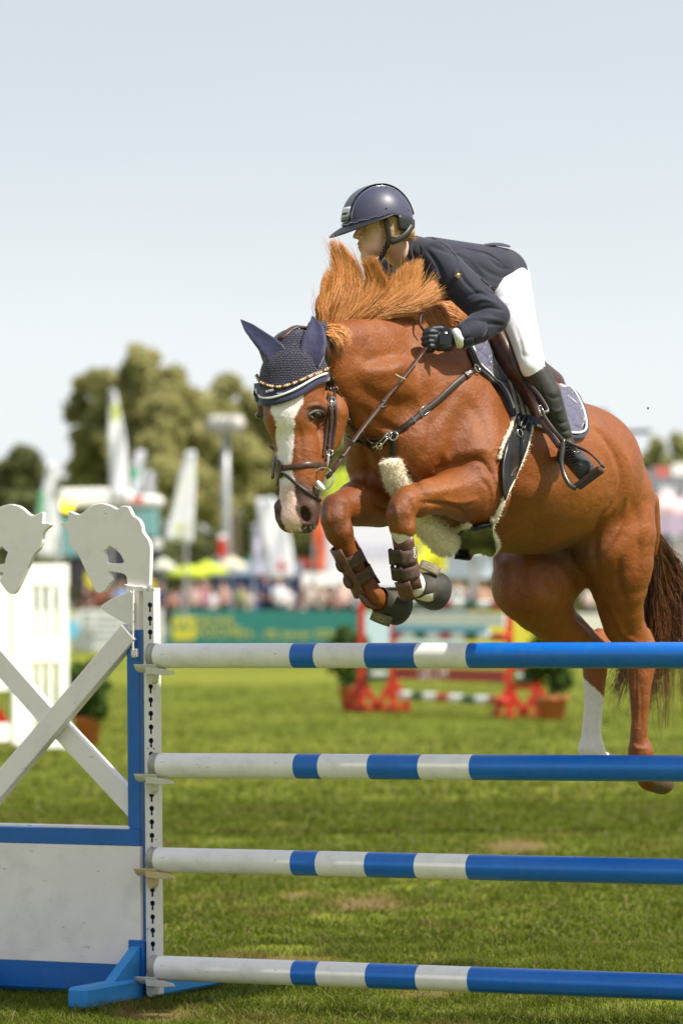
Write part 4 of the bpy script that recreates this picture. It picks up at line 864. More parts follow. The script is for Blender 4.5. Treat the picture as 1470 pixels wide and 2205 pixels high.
tree(1408, 1290, 230, [(1410, 965, 26), (1400, 1000, 34), (1425, 1010, 32)], 4500, .26, LM, 'distant green tree right of the horse rump', 18, .3)
tree(1466, 1290, 226, [(1466, 960, 28), (1475, 1000, 38), (1452, 1015, 30)], 4500, .26, LM, 'distant green tree at the right edge', 19, .3)
# distant wood reading as one mass
r = random.Random(4); cs = []; rs = []
for i in range(190):
    x = r.uniform(-500, 2000); d = r.uniform(205, 235); top = 1120 if x < 800 else 1190; c = P(x, r.uniform(top+20, 1290), d); cs.append(c); rs.append(r.uniform(1.3, 2.3))
tag(leafcloud(34000, cs, rs, .32, 'distant_wood', LD, None, seed=5), 'dark band of woodland behind the show ground', None, None, 'stuff')

clod = tag(mesh_obj('clod', *uvs(P(1394, 879, 14.6), (.0035, .003, .006), 8, 6), simple('flying_soil', (.03, .025, .02), .9), None), 'tiny clod of earth flying in the air above the horse rump', 'clod')
# ------------------------------------------------------------------ the horse: one continuous body
FD = 0.0
def horse_field():
    f = Field((-0.45, 13.25, 0.55), (1.50, 15.95, 2.98), .0056)
    ch, k = f.chain, .05
    # trunk
    ch(C((880, 940, 14.22, 135), (960, 970, 14.37, 160), (1045, 1002, 14.55, 184), (1150, 1016, 14.84, 178), (1230, 1020, 15.03, 150)), .04)
    ch(C((1010, 770, 14.50, 72), (1060, 820, 14.62, 90), (1150, 900, 14.88, 88), (1225, 935, 15.05, 60)), .06)       # withers and spine
    ch(C((1255, 1006, 15.08, 122), (1290, 1062, 15.20, 112), (1310, 1120, 15.28, 95)), .05)                           # croup
    # neck
    ch(C((690, 748, 13.75, 48), (735, 740, 13.84, 52), (790, 735, 13.96, 60), (860, 738, 14.12, 64), (935, 752, 14.30, 66), (1000, 778, 14.46, 74)), .05)
    ch(C((715, 800, 13.82, 62), (770, 815, 13.92, 82), (850, 830, 14.08, 105), (920, 860, 14.22, 125)), .05)
    ch(C((735, 850, 13.85, 40), (790, 890, 13.98, 62), (850, 930, 14.12, 88)), .05)
    # breast
    ch(C((800, 940, 14.12, 58), (795, 1000, 14.16, 52), (830, 1050, 14.22, 60)), .05)
    ch(C((870, 985, 14.05, 70), (880, 1040, 14.12, 62)), .05)
    # near shoulder and triceps
    ch(C((985, 790, 14.33, 70), (940, 870, 14.15, 86), (885, 955, 14.03, 78)), .05)
    ch(C((1000, 900, 14.22, 86), (1010, 985, 14.13, 88), (1022, 1050, 14.08, 74)), .05)
    ch(C((1040, 1075, 14.10, 52), (1052, 1095, 14.15, 38)), .04)
    # near foreleg
    ch(C((1025, 1066, 14.08, 66), (985, 1064, 14.00, 54), (945, 1066, 13.92, 42), (905, 1072, 13.85, 37)), .03)
    ch(C((872, 1083, 13.79, 33), (862, 1105, 13.77, 33), (866, 1135, 13.77, 28)), .018)
    ch(C((880, 1068, 13.81, 24), (900, 1085, 13.84, 30)), .015)
    ch(C((866, 1135, 13.77, 26), (869, 1170, 13.79, 19), (873, 1205, 13.81, 19), (880, 1240, 13.83, 23), (890, 1258, 13.85, 26)), .015)
    ch(C((890, 1258, 13.85, 24), (908, 1272, 13.88, 21), (925, 1272, 13.92, 26)), .012)
    ch(C((920, 1270, 13.91, 28), (935, 1270, 13.95, 33)), .008)
    # far foreleg
    ch(C((850, 1055, 14.28, 78), (815, 1072, 14.17, 64), (770, 1084, 14.03, 50), (745, 1092, 13.97, 40)), .03)
    ch(C((725, 1095, 13.90, 34), (722, 1118, 13.88, 33), (730, 1145, 13.88, 30)), .018)
    ch(C((730, 1145, 13.88, 28), (748, 1185, 13.90, 20), (768, 1225, 13.92, 19), (790, 1265, 13.94, 24), (802, 1285, 13.95, 25)), .015)
    ch(C((802, 1285, 13.95, 24), (825, 1298, 13.98, 23), (845, 1298, 14.02, 28)), .012)
    ch(C((838, 1300, 14.0, 28), (855, 1296, 14.04, 32)), .008)
    # near hind leg
    ch(C((1310, 1090, 15.12, 98), (1324, 1150, 15.10, 88), (1328, 1205, 15.10, 78), (1330, 1225, 15.10, 72)), .05)
    ch(C((1330, 1225, 15.10, 72), (1332, 1264, 15.12, 61), (1334, 1305, 15.16, 50), (1342, 1345, 15.22, 45), (1368, 1395, 15.28, 38)), .015)
    ch(C((1270, 1110, 15.00, 70), (1290, 1175, 15.00, 62)), .05)
    ch(C((1385, 1365, 15.3, 16), (1395, 1385, 15.33, 15), (1385, 1410, 15.32, 22)), .02)
    ch(C((1372, 1395, 15.28, 36), (1378, 1435, 15.28, 32), (1377, 1480, 15.26, 24), (1376, 1550, 15.25, 18), (1374, 1590, 15.25, 19), (1378, 1618, 15.26, 27)), .02)
    ch(C((1378, 1618, 15.26, 25), (1390, 1650, 15.27, 20), (1402, 1672, 15.28, 26)), .015)
    ch(C((1400, 1674, 15.27, 30), (1424, 1683, 15.30, 28)), .008)
    # far hind leg
    ch(C((1200, 1160, 15.30, 110), (1165, 1215, 15.18, 105), (1148, 1256, 15.10, 90)), .05)
    ch(C((1148, 1258, 15.10, 88), (1166, 1296, 15.15, 70), (1196, 1343, 15.22, 50), (1236, 1372, 15.30, 42), (1276, 1400, 15.38, 33)), .02)
    ch(C((1290, 1372, 15.42, 20), (1290, 1400, 15.42, 24)), .02)
    ch(C((1280, 1398, 15.38, 32), (1280, 1450, 15.38, 26), (1277, 1520, 15.38, 20), (1272, 1580, 15.38, 21), (1272, 1612, 15.38, 28)), .02)
    ch(C((1272, 1612, 15.38, 26), (1290, 1640, 15.39, 20), (1302, 1645, 15.40, 24)), .015)
    ch(C((1300, 1648, 15.40, 28), (1320, 1652, 15.42, 28)), .008)
    # sheath
    ch(C((1190, 1165, 15.05, 30), (1225, 1180, 15.1, 22)), .03)
    # dock
    ch(C((1385, 1085, 15.42, 34), (1398, 1140, 15.46, 24), (1402, 1190, 15.5, 14)), .03)
    # head
    ch(C((634, 770, 13.62, 56), (634, 815, 13.58, 69), (630, 860, 13.55, 64), (624, 895, 13.53, 54)), .04)
    ch(C((624, 890, 13.53, 52), (633, 930, 13.54, 49), (641, 975, 13.53, 47), (645, 1015, 13.52, 45), (645, 1055, 13.51, 43), (641, 1098, 13.50, 43)), .03)
    ch(C((700, 892, 13.66, 51), (694, 935, 13.65, 44), (676, 985, 13.60, 32), (668, 1040, 13.56, 26)), .025)
    ch(C((640, 895, 13.76, 50), (645, 940, 13.72, 44), (655, 985, 13.64, 30)), .03)
    ch(C((672, 870, 13.53, 26), (688, 876, 13.55, 22)), .016)      # near brow
    ch(C((574, 872, 13.62, 22), (569, 884, 13.64, 16)), .016)      # far brow
    ch(C((661, 925, 13.52, 8), (668, 975, 13.51, 7)), .02)         # facial crest
    ch(C((655, 1118, 13.53, 32), (660, 1090, 13.54, 32)), .015)    # chin, lips
    ch(C((626, 1118, 13.48, 30),), .02)
    ch(C((664, 1096, 13.47, 19), (662, 1122, 13.47, 18)), .012)    # nostril rim
    ch(C((606, 1092, 13.49, 17), (606, 1112, 13.49, 14)), .012)
    f.ell(P(657, 1109, 13.42), (m(11, 13.5), .05, m(19, 13.5)), np.array([[.96, 0, .26], [0, 1, 0], [-.26, 0, .96]]), .006, 'sub')
    f.ell(P(598, 1106, 13.44), (m(5, 13.5), .04, m(11, 13.5)), None, .006, 'sub')
    f.ell(P(681, 890, 13.46), (m(15, 13.5), .035, m(9, 13.5)), None, .008, 'sub')
    ch(C((662, 1064, 13.47, 2.4), (676, 1078, 13.50, 2.4), (684, 1092, 13.52, 2.4)), .004, 'sub')
    # ears (inside the bonnet)
    ch(C((594, 775, 13.64, 22), (575, 745, 13.68, 14), (540, 712, 13.7, 6)), .015)
    ch(C((672, 775, 13.68, 22), (676, 735, 13.7, 16), (674, 698, 13.7, 6)), .015)
    return f

def near_surface_only(V, N): return N[:, 1] < .25

def crease(V, N, px, py, path, w, dep, dmin=0, dmax=99, up=0):
    """press (dep>0) or raise a soft groove along a path, on the side facing the photographer"""
    path = catmull(np.array(path, float), 4*len(path)); d = np.full(len(V), 1e9)
    lo = path.min(0)-4*w; hi = path.max(0)+4*w
    mk = (px > lo[0]) & (px < hi[0]) & (py > lo[1]) & (py < hi[1]) & (N[:, 1] < .2) & (V[:, 1] > dmin) & (V[:, 1] < dmax)
    ii = np.where(mk)[0]; x = px[ii]; y = py[ii]; dd = np.full(len(ii), 1e9)
    t_at = np.zeros(len(ii))
    for q in range(len(path)-1):
        a, b = path[q], path[q+1]; e = b-a; t = np.clip(((x-a[0])*e[0]+(y-a[1])*e[1])/(e@e+1e-9), 0, 1)
        g = np.hypot(x-a[0]-t*e[0], y-a[1]-t*e[1]); u = g < dd; dd[u] = g[u]; t_at[u] = (q+t[u])/(len(path)-1)
    fade = np.sin(np.clip(t_at, 0.02, .98)*math.pi)**.5
    V[ii] -= N[ii]*(dep*np.exp(-(dd/w)**2)*fade)[:, None]

HF = horse_field(); HV, HQ = HF.mesh(3); del HF
HN = vnormals(HV, HQ); hx, hy = proj(HV)
for path, w, dep, a, b in [
    ([(775, 880), (805, 905), (850, 925), (880, 925)], 9, .012, 0, 14.4),            # jugular groove
    ([(765, 830), (800, 850), (850, 870), (900, 860)], 16, .010, 0, 14.4),
    ([(760, 780), (800, 800), (850, 795), (890, 770)], 16, -.010, 0, 14.4),
    ([(870, 700), (885, 740), (905, 800), (915, 850)], 12, .012, 0, 14.4),
    ([(905, 930), (940, 900), (975, 850), (1000, 800)], 12, .006, 0, 14.6),
    ([(940, 1010), (985, 1000), (1030, 990), (1055, 1015), (1068, 1060)], 6, .014, 0, 14.3),
    ([(960, 985), (1000, 975), (1040, 968), (1068, 990)], 11, -.010, 0, 14.3),
    ([(905, 1082), (945, 1085), (990, 1098), (1010, 1120)], 4.5, .010, 0, 14.2),
    ([(915, 1060), (960, 1055), (1010, 1040)], 12, -.006, 0, 14.2),
    ([(860, 1000), (885, 1025), (900, 1045)], 8, .012, 0, 14.2),
    ([(800, 950), (815, 1000), (835, 1030)], 9, .014, 0, 14.3),
    ([(745, 1010), (775, 1030), (820, 1045)], 9, .010, 0, 14.4),
    ([(1255, 905), (1300, 945), (1332, 1000), (1336, 1050), (1318, 1090), (1290, 1120)], 5, .012, 14.6, 16),
    ([(1268, 900), (1318, 945), (1350, 1000), (1352, 1060)], 8, -.010, 14.6, 16),
    ([(1240, 900), (1280, 940), (1310, 985), (1318, 1030)], 9, -.007, 14.6, 16),
    ([(1350, 1060), (1342, 1110), (1320, 1160), (1300, 1190)], 5, -.008, 14.6, 16),
    ([(1300, 1110), (1285, 1140), (1280, 1190), (1285, 1230)], 8, .012, 14.6, 16),
    ([(1310, 1300), (1325, 1330), (1345, 1370), (1390, 1390)], 6, -.010, 14.6, 16),
    ([(1375, 1460), (1380, 1510), (1378, 1580)], 5, .004, 14.6, 16),
    ([(1100, 1050), (1150, 1060), (1210, 1050)], 28, -.010, 14, 16),
    ([(1030, 1165), (1100, 1168), (1180, 1160)], 14, -.008, 14, 16),
    ([(640, 905), (648, 950), (650, 1000)], 6, .004, 13, 13.8),
    ([(662, 905), (685, 912), (705, 905)], 5, .006, 13, 13.8),
    ([(660, 878), (678, 872), (700, 878)], 4, -.006, 13, 13.8),
    ([(715, 850), (725, 880), (722, 920), (705, 950)], 7, .004, 13, 13.8),
    ([(690, 1060), (672, 1050), (660, 1030)], 4, .003, 13, 13.8),
    ([(637, 1040), (640, 1075), (648, 1092)], 5, .004, 13, 13.8),
    ([(850, 1080), (855, 1110), (850, 1135)], 6, -.005, 0, 13.9),
    ([(880, 1075), (888, 1105), (882, 1135)], 5, .006, 0, 13.9),
    ([(740, 1080), (748, 1110), (745, 1140)], 6, .006, 0, 14),
    ([(1150, 1220), (1180, 1270), (1230, 1300)], 14, .010, 14.6, 16),
    ([(1190, 1215), (1205, 1260), (1218, 1310)], 8, .012, 14.6, 16), ([(1100, 1210), (1095, 1250), (1110, 1300)], 12, .010, 14.6, 16), ([(1130, 1200), (1140, 1260), (1165, 1320)], 14, -.010, 14.6, 16),
    ([(1240, 1330), (1265, 1350), (1285, 1375)], 5, .008, 14.6, 16), ([(1300, 1385), (1290, 1400), (1280, 1440)], 4, -.004, 14.6, 16),
    ([(1368, 1440), (1368, 1500), (1368, 1570)], 3.5, .004, 14.6, 16), ([(1285, 1460), (1284, 1520), (1280, 1590)], 3.5, .003, 14.6, 16),
    ([(1360, 1600), (1372, 1612), (1392, 1610)], 4, -.004, 14.6, 16), ([(1335, 1200), (1330, 1250), (1345, 1300)], 8, .010, 14.6, 16), ([(1365, 1080), (1375, 1150), (1372, 1230)], 10, .008, 14.6, 16),
    ([(1060, 860), (1085, 900), (1100, 960)], 18, .006, 14, 16), ([(930, 905), (925, 950), (905, 990)], 10, .010, 0, 14.4), ([(960, 930), (955, 975), (975, 1005)], 9, -.008, 0, 14.4),
    ([(1000, 860), (1030, 900), (1050, 960), (1055, 1010)], 12, .008, 0, 14.6), ([(775, 790), (815, 770), (860, 765), (905, 790)], 14, .010, 0, 14.5), ([(835, 700), (850, 760), (875, 820)], 12, -.008, 0, 14.5),
    ([(780, 960), (790, 1000), (790, 1040)], 8, .010, 0, 14.4), ([(950, 1075), (990, 1082), (1025, 1075)], 5, -.006, 0, 14.2), ([(1035, 1030), (1055, 1060), (1050, 1100)], 6, .006, 0, 14.3),
    ([(800, 1080), (830, 1095), (850, 1090)], 8, .008, 0, 14.4), ([(708, 1085), (704, 1110), (708, 1135)], 5, -.005, 0, 14)]:
    crease(HV, HN, hx, hy, path, w, dep, a, b)
HN = vnormals(HV, HQ)
front = np.clip((.35-HN[:, 1])*6, -1, 1)
blaze = poly_sd(hx, hy, [(560, 800), (655, 800), (652, 855), (651, 872), (636, 902), (634, 946), (628, 1000), (636, 1042), (639, 1080), (636, 1098), (645, 1112), (651, 1128), (645, 1146), (622, 1150), (606, 1123), (605, 1092), (598, 1060), (597, 1020), (596, 960), (592, 905), (581, 880)])
hd = (HV[:, 1] < 13.72) & (hx < 760)
blaze = np.where(hd & (HN[:, 1] < .3), blaze, -40)
muz = np.clip((hy-1015-0.35*np.abs(hx-640))/45, 0, 1)*hd*(hy > 1020)
eyed = np.exp(-((hx-682)/26)**2-((hy-888)/17)**2)*(HV[:, 1] < 13.75)+np.exp(-((hx-562)/9)**2-((hy-890)/16)**2)*(HV[:, 1] < 13.8)
def leg_mask(path, r, dmin, dmax):
    path = np.array(path, float); d = np.full(len(HV), 1e9)
    for q in range(len(path)-1):
        a, b = path[q], path[q+1]; e = b-a; t = np.clip(((hx-a[0])*e[0]+(hy-a[1])*e[1])/(e@e+1e-9), 0, 1)
        d = np.minimum(d, np.hypot(hx-a[0]-t*e[0], hy-a[1]-t*e[1]))
    return np.where((HV[:, 1] > dmin) & (HV[:, 1] < dmax), r-d, -40)
sock1 = np.where((HV[:, 1] < 14.02) & (hx > 835) & (hx < 975) & (hy > 1120) & (hy < 1320), hy-1152-.25*(hx-868), -40)
sock2 = np.where((HV[:, 1] > 15.2) & (hx < 1345) & (hx > 1230), hy-1470-1.0*(hx-1268), -40)
sock2 = np.where((HV[:, 1] > 15.2) & (hx < 1345) & (hx > 1230), np.minimum(np.maximum(sock2, hy-1540), 40), -40)
white = np.maximum(np.maximum(blaze, sock1), np.minimum(sock2, 40))
hoof = np.maximum.reduce([
    poly_sd(hx, hy, [(1413, 1650), (1470, 1650), (1470, 1730), (1400, 1730)])*(HV[:, 1] > 15.1)+(-50)*(HV[:, 1] <= 15.1),
    np.where((HV[:, 1] > 15.3) & (hx > 1308) & (hx < 1350) & (hy > 1590) & (hy < 1690), hx-1310, -40),
    np.where((HV[:, 1] < 14.1) & (hx > 925) & (hx < 980) & (hy > 1220), hx-932, -40),
    np.where((HV[:, 1] < 14.15) & (hx > 845) & (hx < 890) & (hy > 1260), hx-850, -40)])
knee = .34*np.exp(-((hx-862)/34)**2-((hy-1108)/36)**2)*(HV[:, 1] < 13.95)+.32*np.exp(-((hx-722)/34)**2-((hy-1120)/44)**2)*(HV[:, 1] < 14.0)+.30*(HV[:, 1] > 15)*np.exp(-((hx-1220)/110)**2-((hy-1235)/80)**2)  # knees are browner coat; the far-thigh term is shade painted into the colour
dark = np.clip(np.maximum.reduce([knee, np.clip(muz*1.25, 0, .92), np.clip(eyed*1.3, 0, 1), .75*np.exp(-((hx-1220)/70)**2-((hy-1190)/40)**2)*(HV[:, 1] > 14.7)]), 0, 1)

HM = mat('chestnut_coat', rough=.5); q = NT(HM)
n1 = q.noise(3.0, 6, .6); n2 = q.noise(60, 5, .7); n3 = q.noise(260, 3, .6)
base = q.mix(q.rng(n1, .3, .7), (.190, .046, .0035), (.330, .098, .0085))
base = q.mix(q.rng(n2, .35, .75, 0, .35), base, (.15, .034, .005))
base = q.mix(q.rng(n3, .3, .8, 0, .25), base, (.36, .115, .024))
base = q.mix(q.rng(q.noise(5.5, 6, .68), .50, .72, 0, .55), base, (.13, .030, .006))
base = q.mix(q.rng(q.noise(4.2, 5, .6, q.new('ShaderNodeTexCoord').outputs['Generated']), .5, .7, 0, .3), base, (.40, .125, .020))
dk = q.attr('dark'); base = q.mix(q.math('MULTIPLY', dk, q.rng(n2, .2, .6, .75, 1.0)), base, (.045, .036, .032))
wh = q.math('ADD', q.attr('white'), q.rng(n3, .3, .7, -2.5, 2.5, False))
wh = q.math('ADD', wh, q.rng(q.noise(28, 3), .3, .7, -3, 3, False))
whf = q.rng(wh, -1.0, 2.0); pink = q.attr('pink')
wcol = q.mix(pink, q.mix(q.rng(n2, .3, .7), (.70, .63, .60), (.86, .79, .76)), (.62, .43, .36))
base = q.mix(whf, base, wcol)
hf = q.rng(q.attr('hoof'), -1, 1); base = q.mix(hf, base, q.mix(n2, (.06, .045, .035), (.17, .12, .08)))
q.link(base, q.b.inputs['Base Color'])
q.link(q.rng(n2, .3, .7, .36, .58), q.b.inputs['Roughness'])
q.b.inputs['Specular IOR Level'].default_value = .42; q.b.inputs['Sheen Weight'].default_value = .0; q.b.inputs['Sheen Tint'].default_value = (1, .75, .5, 1)
# stretched hair grain plus veins
tcx = q.new('ShaderNodeTexCoord'); mpp = q.new('ShaderNodeMapping'); mpp.inputs['Scale'].default_value = (1, 1, .25); mpp.inputs['Rotation'].default_value = (0, .6, .3)
q.link(tcx.outputs['Object'], mpp.inputs[0]); g1 = q.noise(300, 4, .65, mpp.outputs[0])
base2 = q.mix(q.math('MULTIPLY', q.rng(g1, .35, .7, 0, .45), q.math('SUBTRACT', 1, whf)), base, (.10, .025, .006)); q.link(base2, q.b.inputs['Base Color'])
vn = q.new('ShaderNodeTexNoise'); vn.inputs['Scale'].default_value = 7; vn.inputs['Detail'].default_value = 0; vn.inputs['Distortion'].default_value = .6; q.link(tcx.outputs['Object'], vn.inputs['Vector'])
vein = q.rng(q.math('ABSOLUTE', q.math('SUBTRACT', vn.outputs[0], .5)), 0, .03, 1, 0)
vm_ = q.math('MULTIPLY', vein, q.rng(q.noise(2.5, 2), .45, .65))
b1 = q.bump(vm_, .3, .004); b2 = q.bump(q.noise(18, 5, .6), .55, .014, q.bump(q.noise(6, 2, .5), .5, .02, b1)); b3 = q.bump(g1, .8, .003, q.bump(n2, .45, .004, b2))
q.link(b3, q.b.inputs['Normal'])

horse = thing('horse', 'chestnut horse with a white blaze jumping over the blue and white poles', 'horse', P(1100, 1000, 14.7))
pinkm = np.clip((hy-1035)/15, 0, 1)*hd
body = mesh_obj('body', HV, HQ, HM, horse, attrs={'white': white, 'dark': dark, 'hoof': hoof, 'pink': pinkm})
BV = BVHTree.FromPolygons([tuple(v) for v in HV], [tuple(map(int, f)) for f in HQ])
EYEP = Vector((0, 0, CAMH))
def ray(x, y, dmin=None):
    d = Vector(P(x, y, 1.0))-EYEP; d.normalize(); o = EYEP
    h = BV.ray_cast(o, d, 40)
    if h[0] is None: return None, None
    return np.array(h[0]), np.array(h[1])
def on(x, y, off=0.0, dflt=None):
    """point on the horse's skin seen at (x, y), lifted by off along its normal"""
    p, n = ray(x, y)
    if p is None:
        for k_ in range(1, 40):
            for dx, dy in ((k_, 0), (-k_, 0), (0, k_)):
                p, n = ray(x+dx, y+dy)
                if p is not None and (dflt is None or abs(p[1]-dflt) < .9): return P(x, y, p[1]+.0004*k_*k_)+n*off, n
        p2, n2, i, dd = BV.find_nearest(Vector(P(x, y, dflt or 14.5))); return P(x, y, p2[1])+np.array(n2)*off, np.array(n2)
    return p+n*off, n
def strap(path, w, th=.003, off=.002, n=None, smooth=2, dflt=None):
    """leather strap following the skin along photo points"""
    path = [p if len(p) > 2 else (p[0], p[1], 0) for p in path]
    n = n or max(8, int(sum(math.dist(a[:2], b[:2]) for a, b in zip(path[:-1], path[1:]))/5))
    q = catmull(np.array(path, float), n); pts = []; nr = []
    for x, y, e in q:
        p, nn = on(x, y, off+max(e, 0), dflt); pts.append(p); nr.append(nn)
    pts = np.array(pts); nr = np.array(nr)
    for _ in range(smooth):
        pts[1:-1] = .5*pts[1:-1]+.25*(pts[2:]+pts[:-2]); nr[1:-1] = .5*nr[1:-1]+.25*(nr[2:]+nr[:-2])
    return ribbon(pts, nr, w, th)
def patch(left, right, nu, nv, th, off=.004, sm=3, dflt=None):
    """sheet lying on the skin between two edges given in photo points"""
    A = catmull(left, nu); B = catmull(right, nu); G = np.zeros((nu, nv, 3)); Nn = np.zeros((nu, nv, 3))
    for i in range(nu):
        for j in range(nv):
            t = j/(nv-1); x, y = A[i]*(1-t)+B[i]*t; G[i, j], Nn[i, j] = on(x, y, off, dflt)
    for _ in range(sm):
        for Z in (G, Nn):
            Z[1:-1] = .5*Z[1:-1]+.25*(Z[2:]+Z[:-2]); Z[:, 1:-1] = .5*Z[:, 1:-1]+.25*(Z[:, 2:]+Z[:, :-2])
    Nn /= np.linalg.norm(Nn, axis=2)[..., None]
    return G, Nn

# ------------------------------------------------------------------ hair strands
def guide_hair(guides, n, k=10, spread=.012, clump=26, frizz=.004, tipspread=1.5, lenv=.15):
    """guides: list of lists of (x,y,d); strands interpolated between neighbours, gathered in locks"""
    G = np.array([catmull([P(*p) for p in g], k) for g in guides]); ng = len(G)
    lock = rng.random(clump)*(ng-1); lo = rng.normal(size=(clump, 3))*spread; loff = rng.normal(size=(clump, 3))*spread*tipspread
    lsc = 1-lenv+2*lenv*rng.random(clump)*.9
    li = rng.integers(0, clump, n); g = np.clip(lock[li]+rng.normal(size=n)*.18, 0, ng-1.001); g = np.where(rng.random(n) < .15, rng.random(n)*(ng-1.001), g)
    i = g.astype(int); f = (g-i)[:, None, None]; Cv = G[i]*(1-f)+G[np.minimum(i+1, ng-1)]*f
    t = np.linspace(0, 1, k)[None, :, None]
    jit = rng.normal(size=(n, 1, 3))*spread*.75
    Cv = Cv+lo[li][:, None]*.5+loff[li][:, None]*t**1.5+jit*(1-.45*t)
    ln = (lsc[li]*(1-.34*rng.random(n)**1.6))[:, None, None]
    # shorten along the curve
    tt = (np.linspace(0, 1, k)[None, :]*ln[:, :, 0]).clip(0, .9999)*(k-1); a = tt.astype(int); fr = (tt-a)[..., None]; ii = np.arange(n)[:, None]
    Cv = Cv[ii, a]*(1-fr)+Cv[ii, np.minimum(a+1, k-1)]*fr
    w1 = rng.normal(size=(n, 1, 3)); w2 = rng.random((n, 1, 1))*6
    Cv = Cv+frizz*w1*np.sin(t*5+w2)*t
    lw = rng.normal(size=(clump, 3))*spread*.55; lp_ = rng.random(clump)*6.28; Cv = Cv+lw[li][:, None]*np.sin(t*6.5+lp_[li][:, None, None])*t**.7
    return Cv, np.clip(.5+.22*rng.normal(size=clump)[li]+.12*rng.normal(size=n), 0, 1)
MANE = hair_mat('mane_hair', (.30, .090, .020), (.84, .43, .15), (.74, .34, .10))
dm = lambda x: 13.70+(x-665)/335*.8
def GG(*pts): return [(x, y, dm(x0)+o) for (x, y, o), x0 in zip(pts, [p[0] if i == 0 else pts[0][0]+(p[0]-pts[0][0])*.6 for i, p in enumerate(pts)])]
lobes = [([[(688, 704, 0), (684, 680, 0), (684, 655, 0), (690, 634, 0)], [(694, 702, 0), (692, 660, 0), (702, 622, 0), (697, 594, 0)], [(704, 701, 0), (714, 655, -.02), (730, 590, 0), (711, 524, .03)], [(714, 700, -.01), (742, 650, -.03), (750, 585, -.02), (726, 518, .01)], [(724, 699, -.02), (760, 652, -.04), (774, 600, -.04), (758, 546, -.05)]], 4200, 16, .008),
         ([[(728, 698, -.02), (768, 655, -.05), (792, 600, -.06), (778, 548, -.09)], [(738, 697, -.02), (784, 658, -.06), (812, 606, -.08), (802, 556, -.10)], [(746, 696, -.03), (796, 662, -.07), (826, 625, -.09), (822, 596, -.11)]], 2300, 9, .007),
         ([[(748, 695, -.03), (800, 667, -.08), (846, 622, -.10), (850, 590, -.10)], [(756, 694, -.03), (812, 667, -.08), (868, 618, -.11), (884, 562, -.11)], [(764, 693, -.04), (822, 667, -.09), (882, 624, -.12), (908, 560, -.11)], [(772, 692, -.05), (830, 667, -.10), (886, 636, -.12), (910, 598, -.12)]], 3200, 11, .008),
         ([[(778, 690, -.05), (838, 666, -.11), (894, 646, -.13), (944, 604, -.13)], [(786, 688, -.06), (848, 669, -.12), (902, 655, -.14), (948, 636, -.14)], [(794, 687, -.06), (854, 675, -.12), (898, 666, -.14), (932, 656, -.14)]], 2600, 8, .007),
         ([[(770, 690, -.05), (815, 678, -.10), (850, 672, -.11), (884, 668, -.12)], [(790, 684, -.05), (840, 676, -.11), (880, 672, -.12), (915, 672, -.12)]], 500, 8, .008)]
for gd, n_, cl_, sp_ in lobes:
    cv, hv = guide_hair([GG(*g) for g in gd], n_, 14, sp_*.9, cl_, .0035, 1.4, .12)
    strands('mane', cv, .0007+.0006*rng.random(len(cv)), MANE, horse, hv)
allg = [GG(*g) for gd, *_ in lobes[:4] for g in gd]
cv, hv = guide_hair(allg, 1300, 14, .012, 60, .006, 1.6, .2)
strands('mane', cv, .0006+.0004*rng.random(len(cv)), MANE, horse, np.clip(hv+.15, 0, 1))
mg2 = [GG((860, 668, -.03), (884, 676, -.10), (890, 694, -.12), (898, 716, -.13)),
       GG((872, 666, -.03), (905, 676, -.10), (912, 698, -.13), (922, 722, -.13)),
       GG((884, 666, -.03), (922, 672, -.10), (942, 694, -.13), (962, 716, -.13)),
       GG((905, 664, -.02), (945, 668, -.09), (974, 688, -.12), (1000, 706, -.12)),
       GG((930, 662, -.02), (965, 660, -.07), (995, 670, -.09), (1022, 688, -.09)),
       GG((960, 668, 0), (985, 655, -.04), (1010, 655, -.05), (1034, 668, -.05))]
cv, hv = guide_hair(mg2, 3800, 10, .010, 26, .005, 1.3, .12)
strands('mane', cv, .0011+.0006*rng.random(len(cv)), MANE, horse, hv)
mg3 = [GG((692, 706, -.03), (716, 700, -.10), (742, 706, -.13), (758, 724, -.15)),
       GG((694, 714, -.04), (712, 712, -.11), (732, 722, -.14), (748, 742, -.16)),
       GG((696, 724, -.06), (708, 728, -.12), (722, 740, -.15), (730, 758, -.16))]
cv, hv = guide_hair(mg3, 700, 9, .006, 10, .003, 1.0, .1)
strands('mane', cv, .0011+.0005*rng.random(len(cv)), MANE, horse, hv*.5+.5)
TAILM = hair_mat('tail_hair', (.018, .008, .005), (.24, .08, .028), (.13, .045, .016))
tg = [[(1404, 1150, 15.50), (1440, 1190, 15.62), (1462, 1240, 15.70), (1456, 1300, 15.74), (1474, 1370, 15.78)],
      [(1404, 1165, 15.50), (1430, 1225, 15.64), (1444, 1290, 15.70), (1462, 1350, 15.74), (1450, 1430, 15.76)],
      [(1402, 1180, 15.50), (1418, 1250, 15.62), (1424, 1320, 15.68), (1444, 1400, 15.74), (1440, 1520, 15.76)],
      [(1400, 1190, 15.50), (1408, 1270, 15.58), (1426, 1350, 15.66), (1412, 1440, 15.70), (1424, 1540, 15.72)],
      [(1398, 1200, 15.50), (1404, 1290, 15.56), (1412, 1380, 15.62), (1380, 1440, 15.64), (1376, 1505, 15.66)],
      [(1396, 1210, 15.50), (1398, 1300, 15.55), (1392, 1380, 15.60), (1350, 1430, 15.62), (1328, 1482, 15.62)]]
cv, hv = guide_hair(tg, 1900, 16, .016, 34, .022, 3.0, .25)
strands('tail', cv, .0012+.0007*rng.random(len(cv)), TAILM, horse, np.clip(hv*.7+.3*(rng.random(len(hv)) < .12), 0, 1))

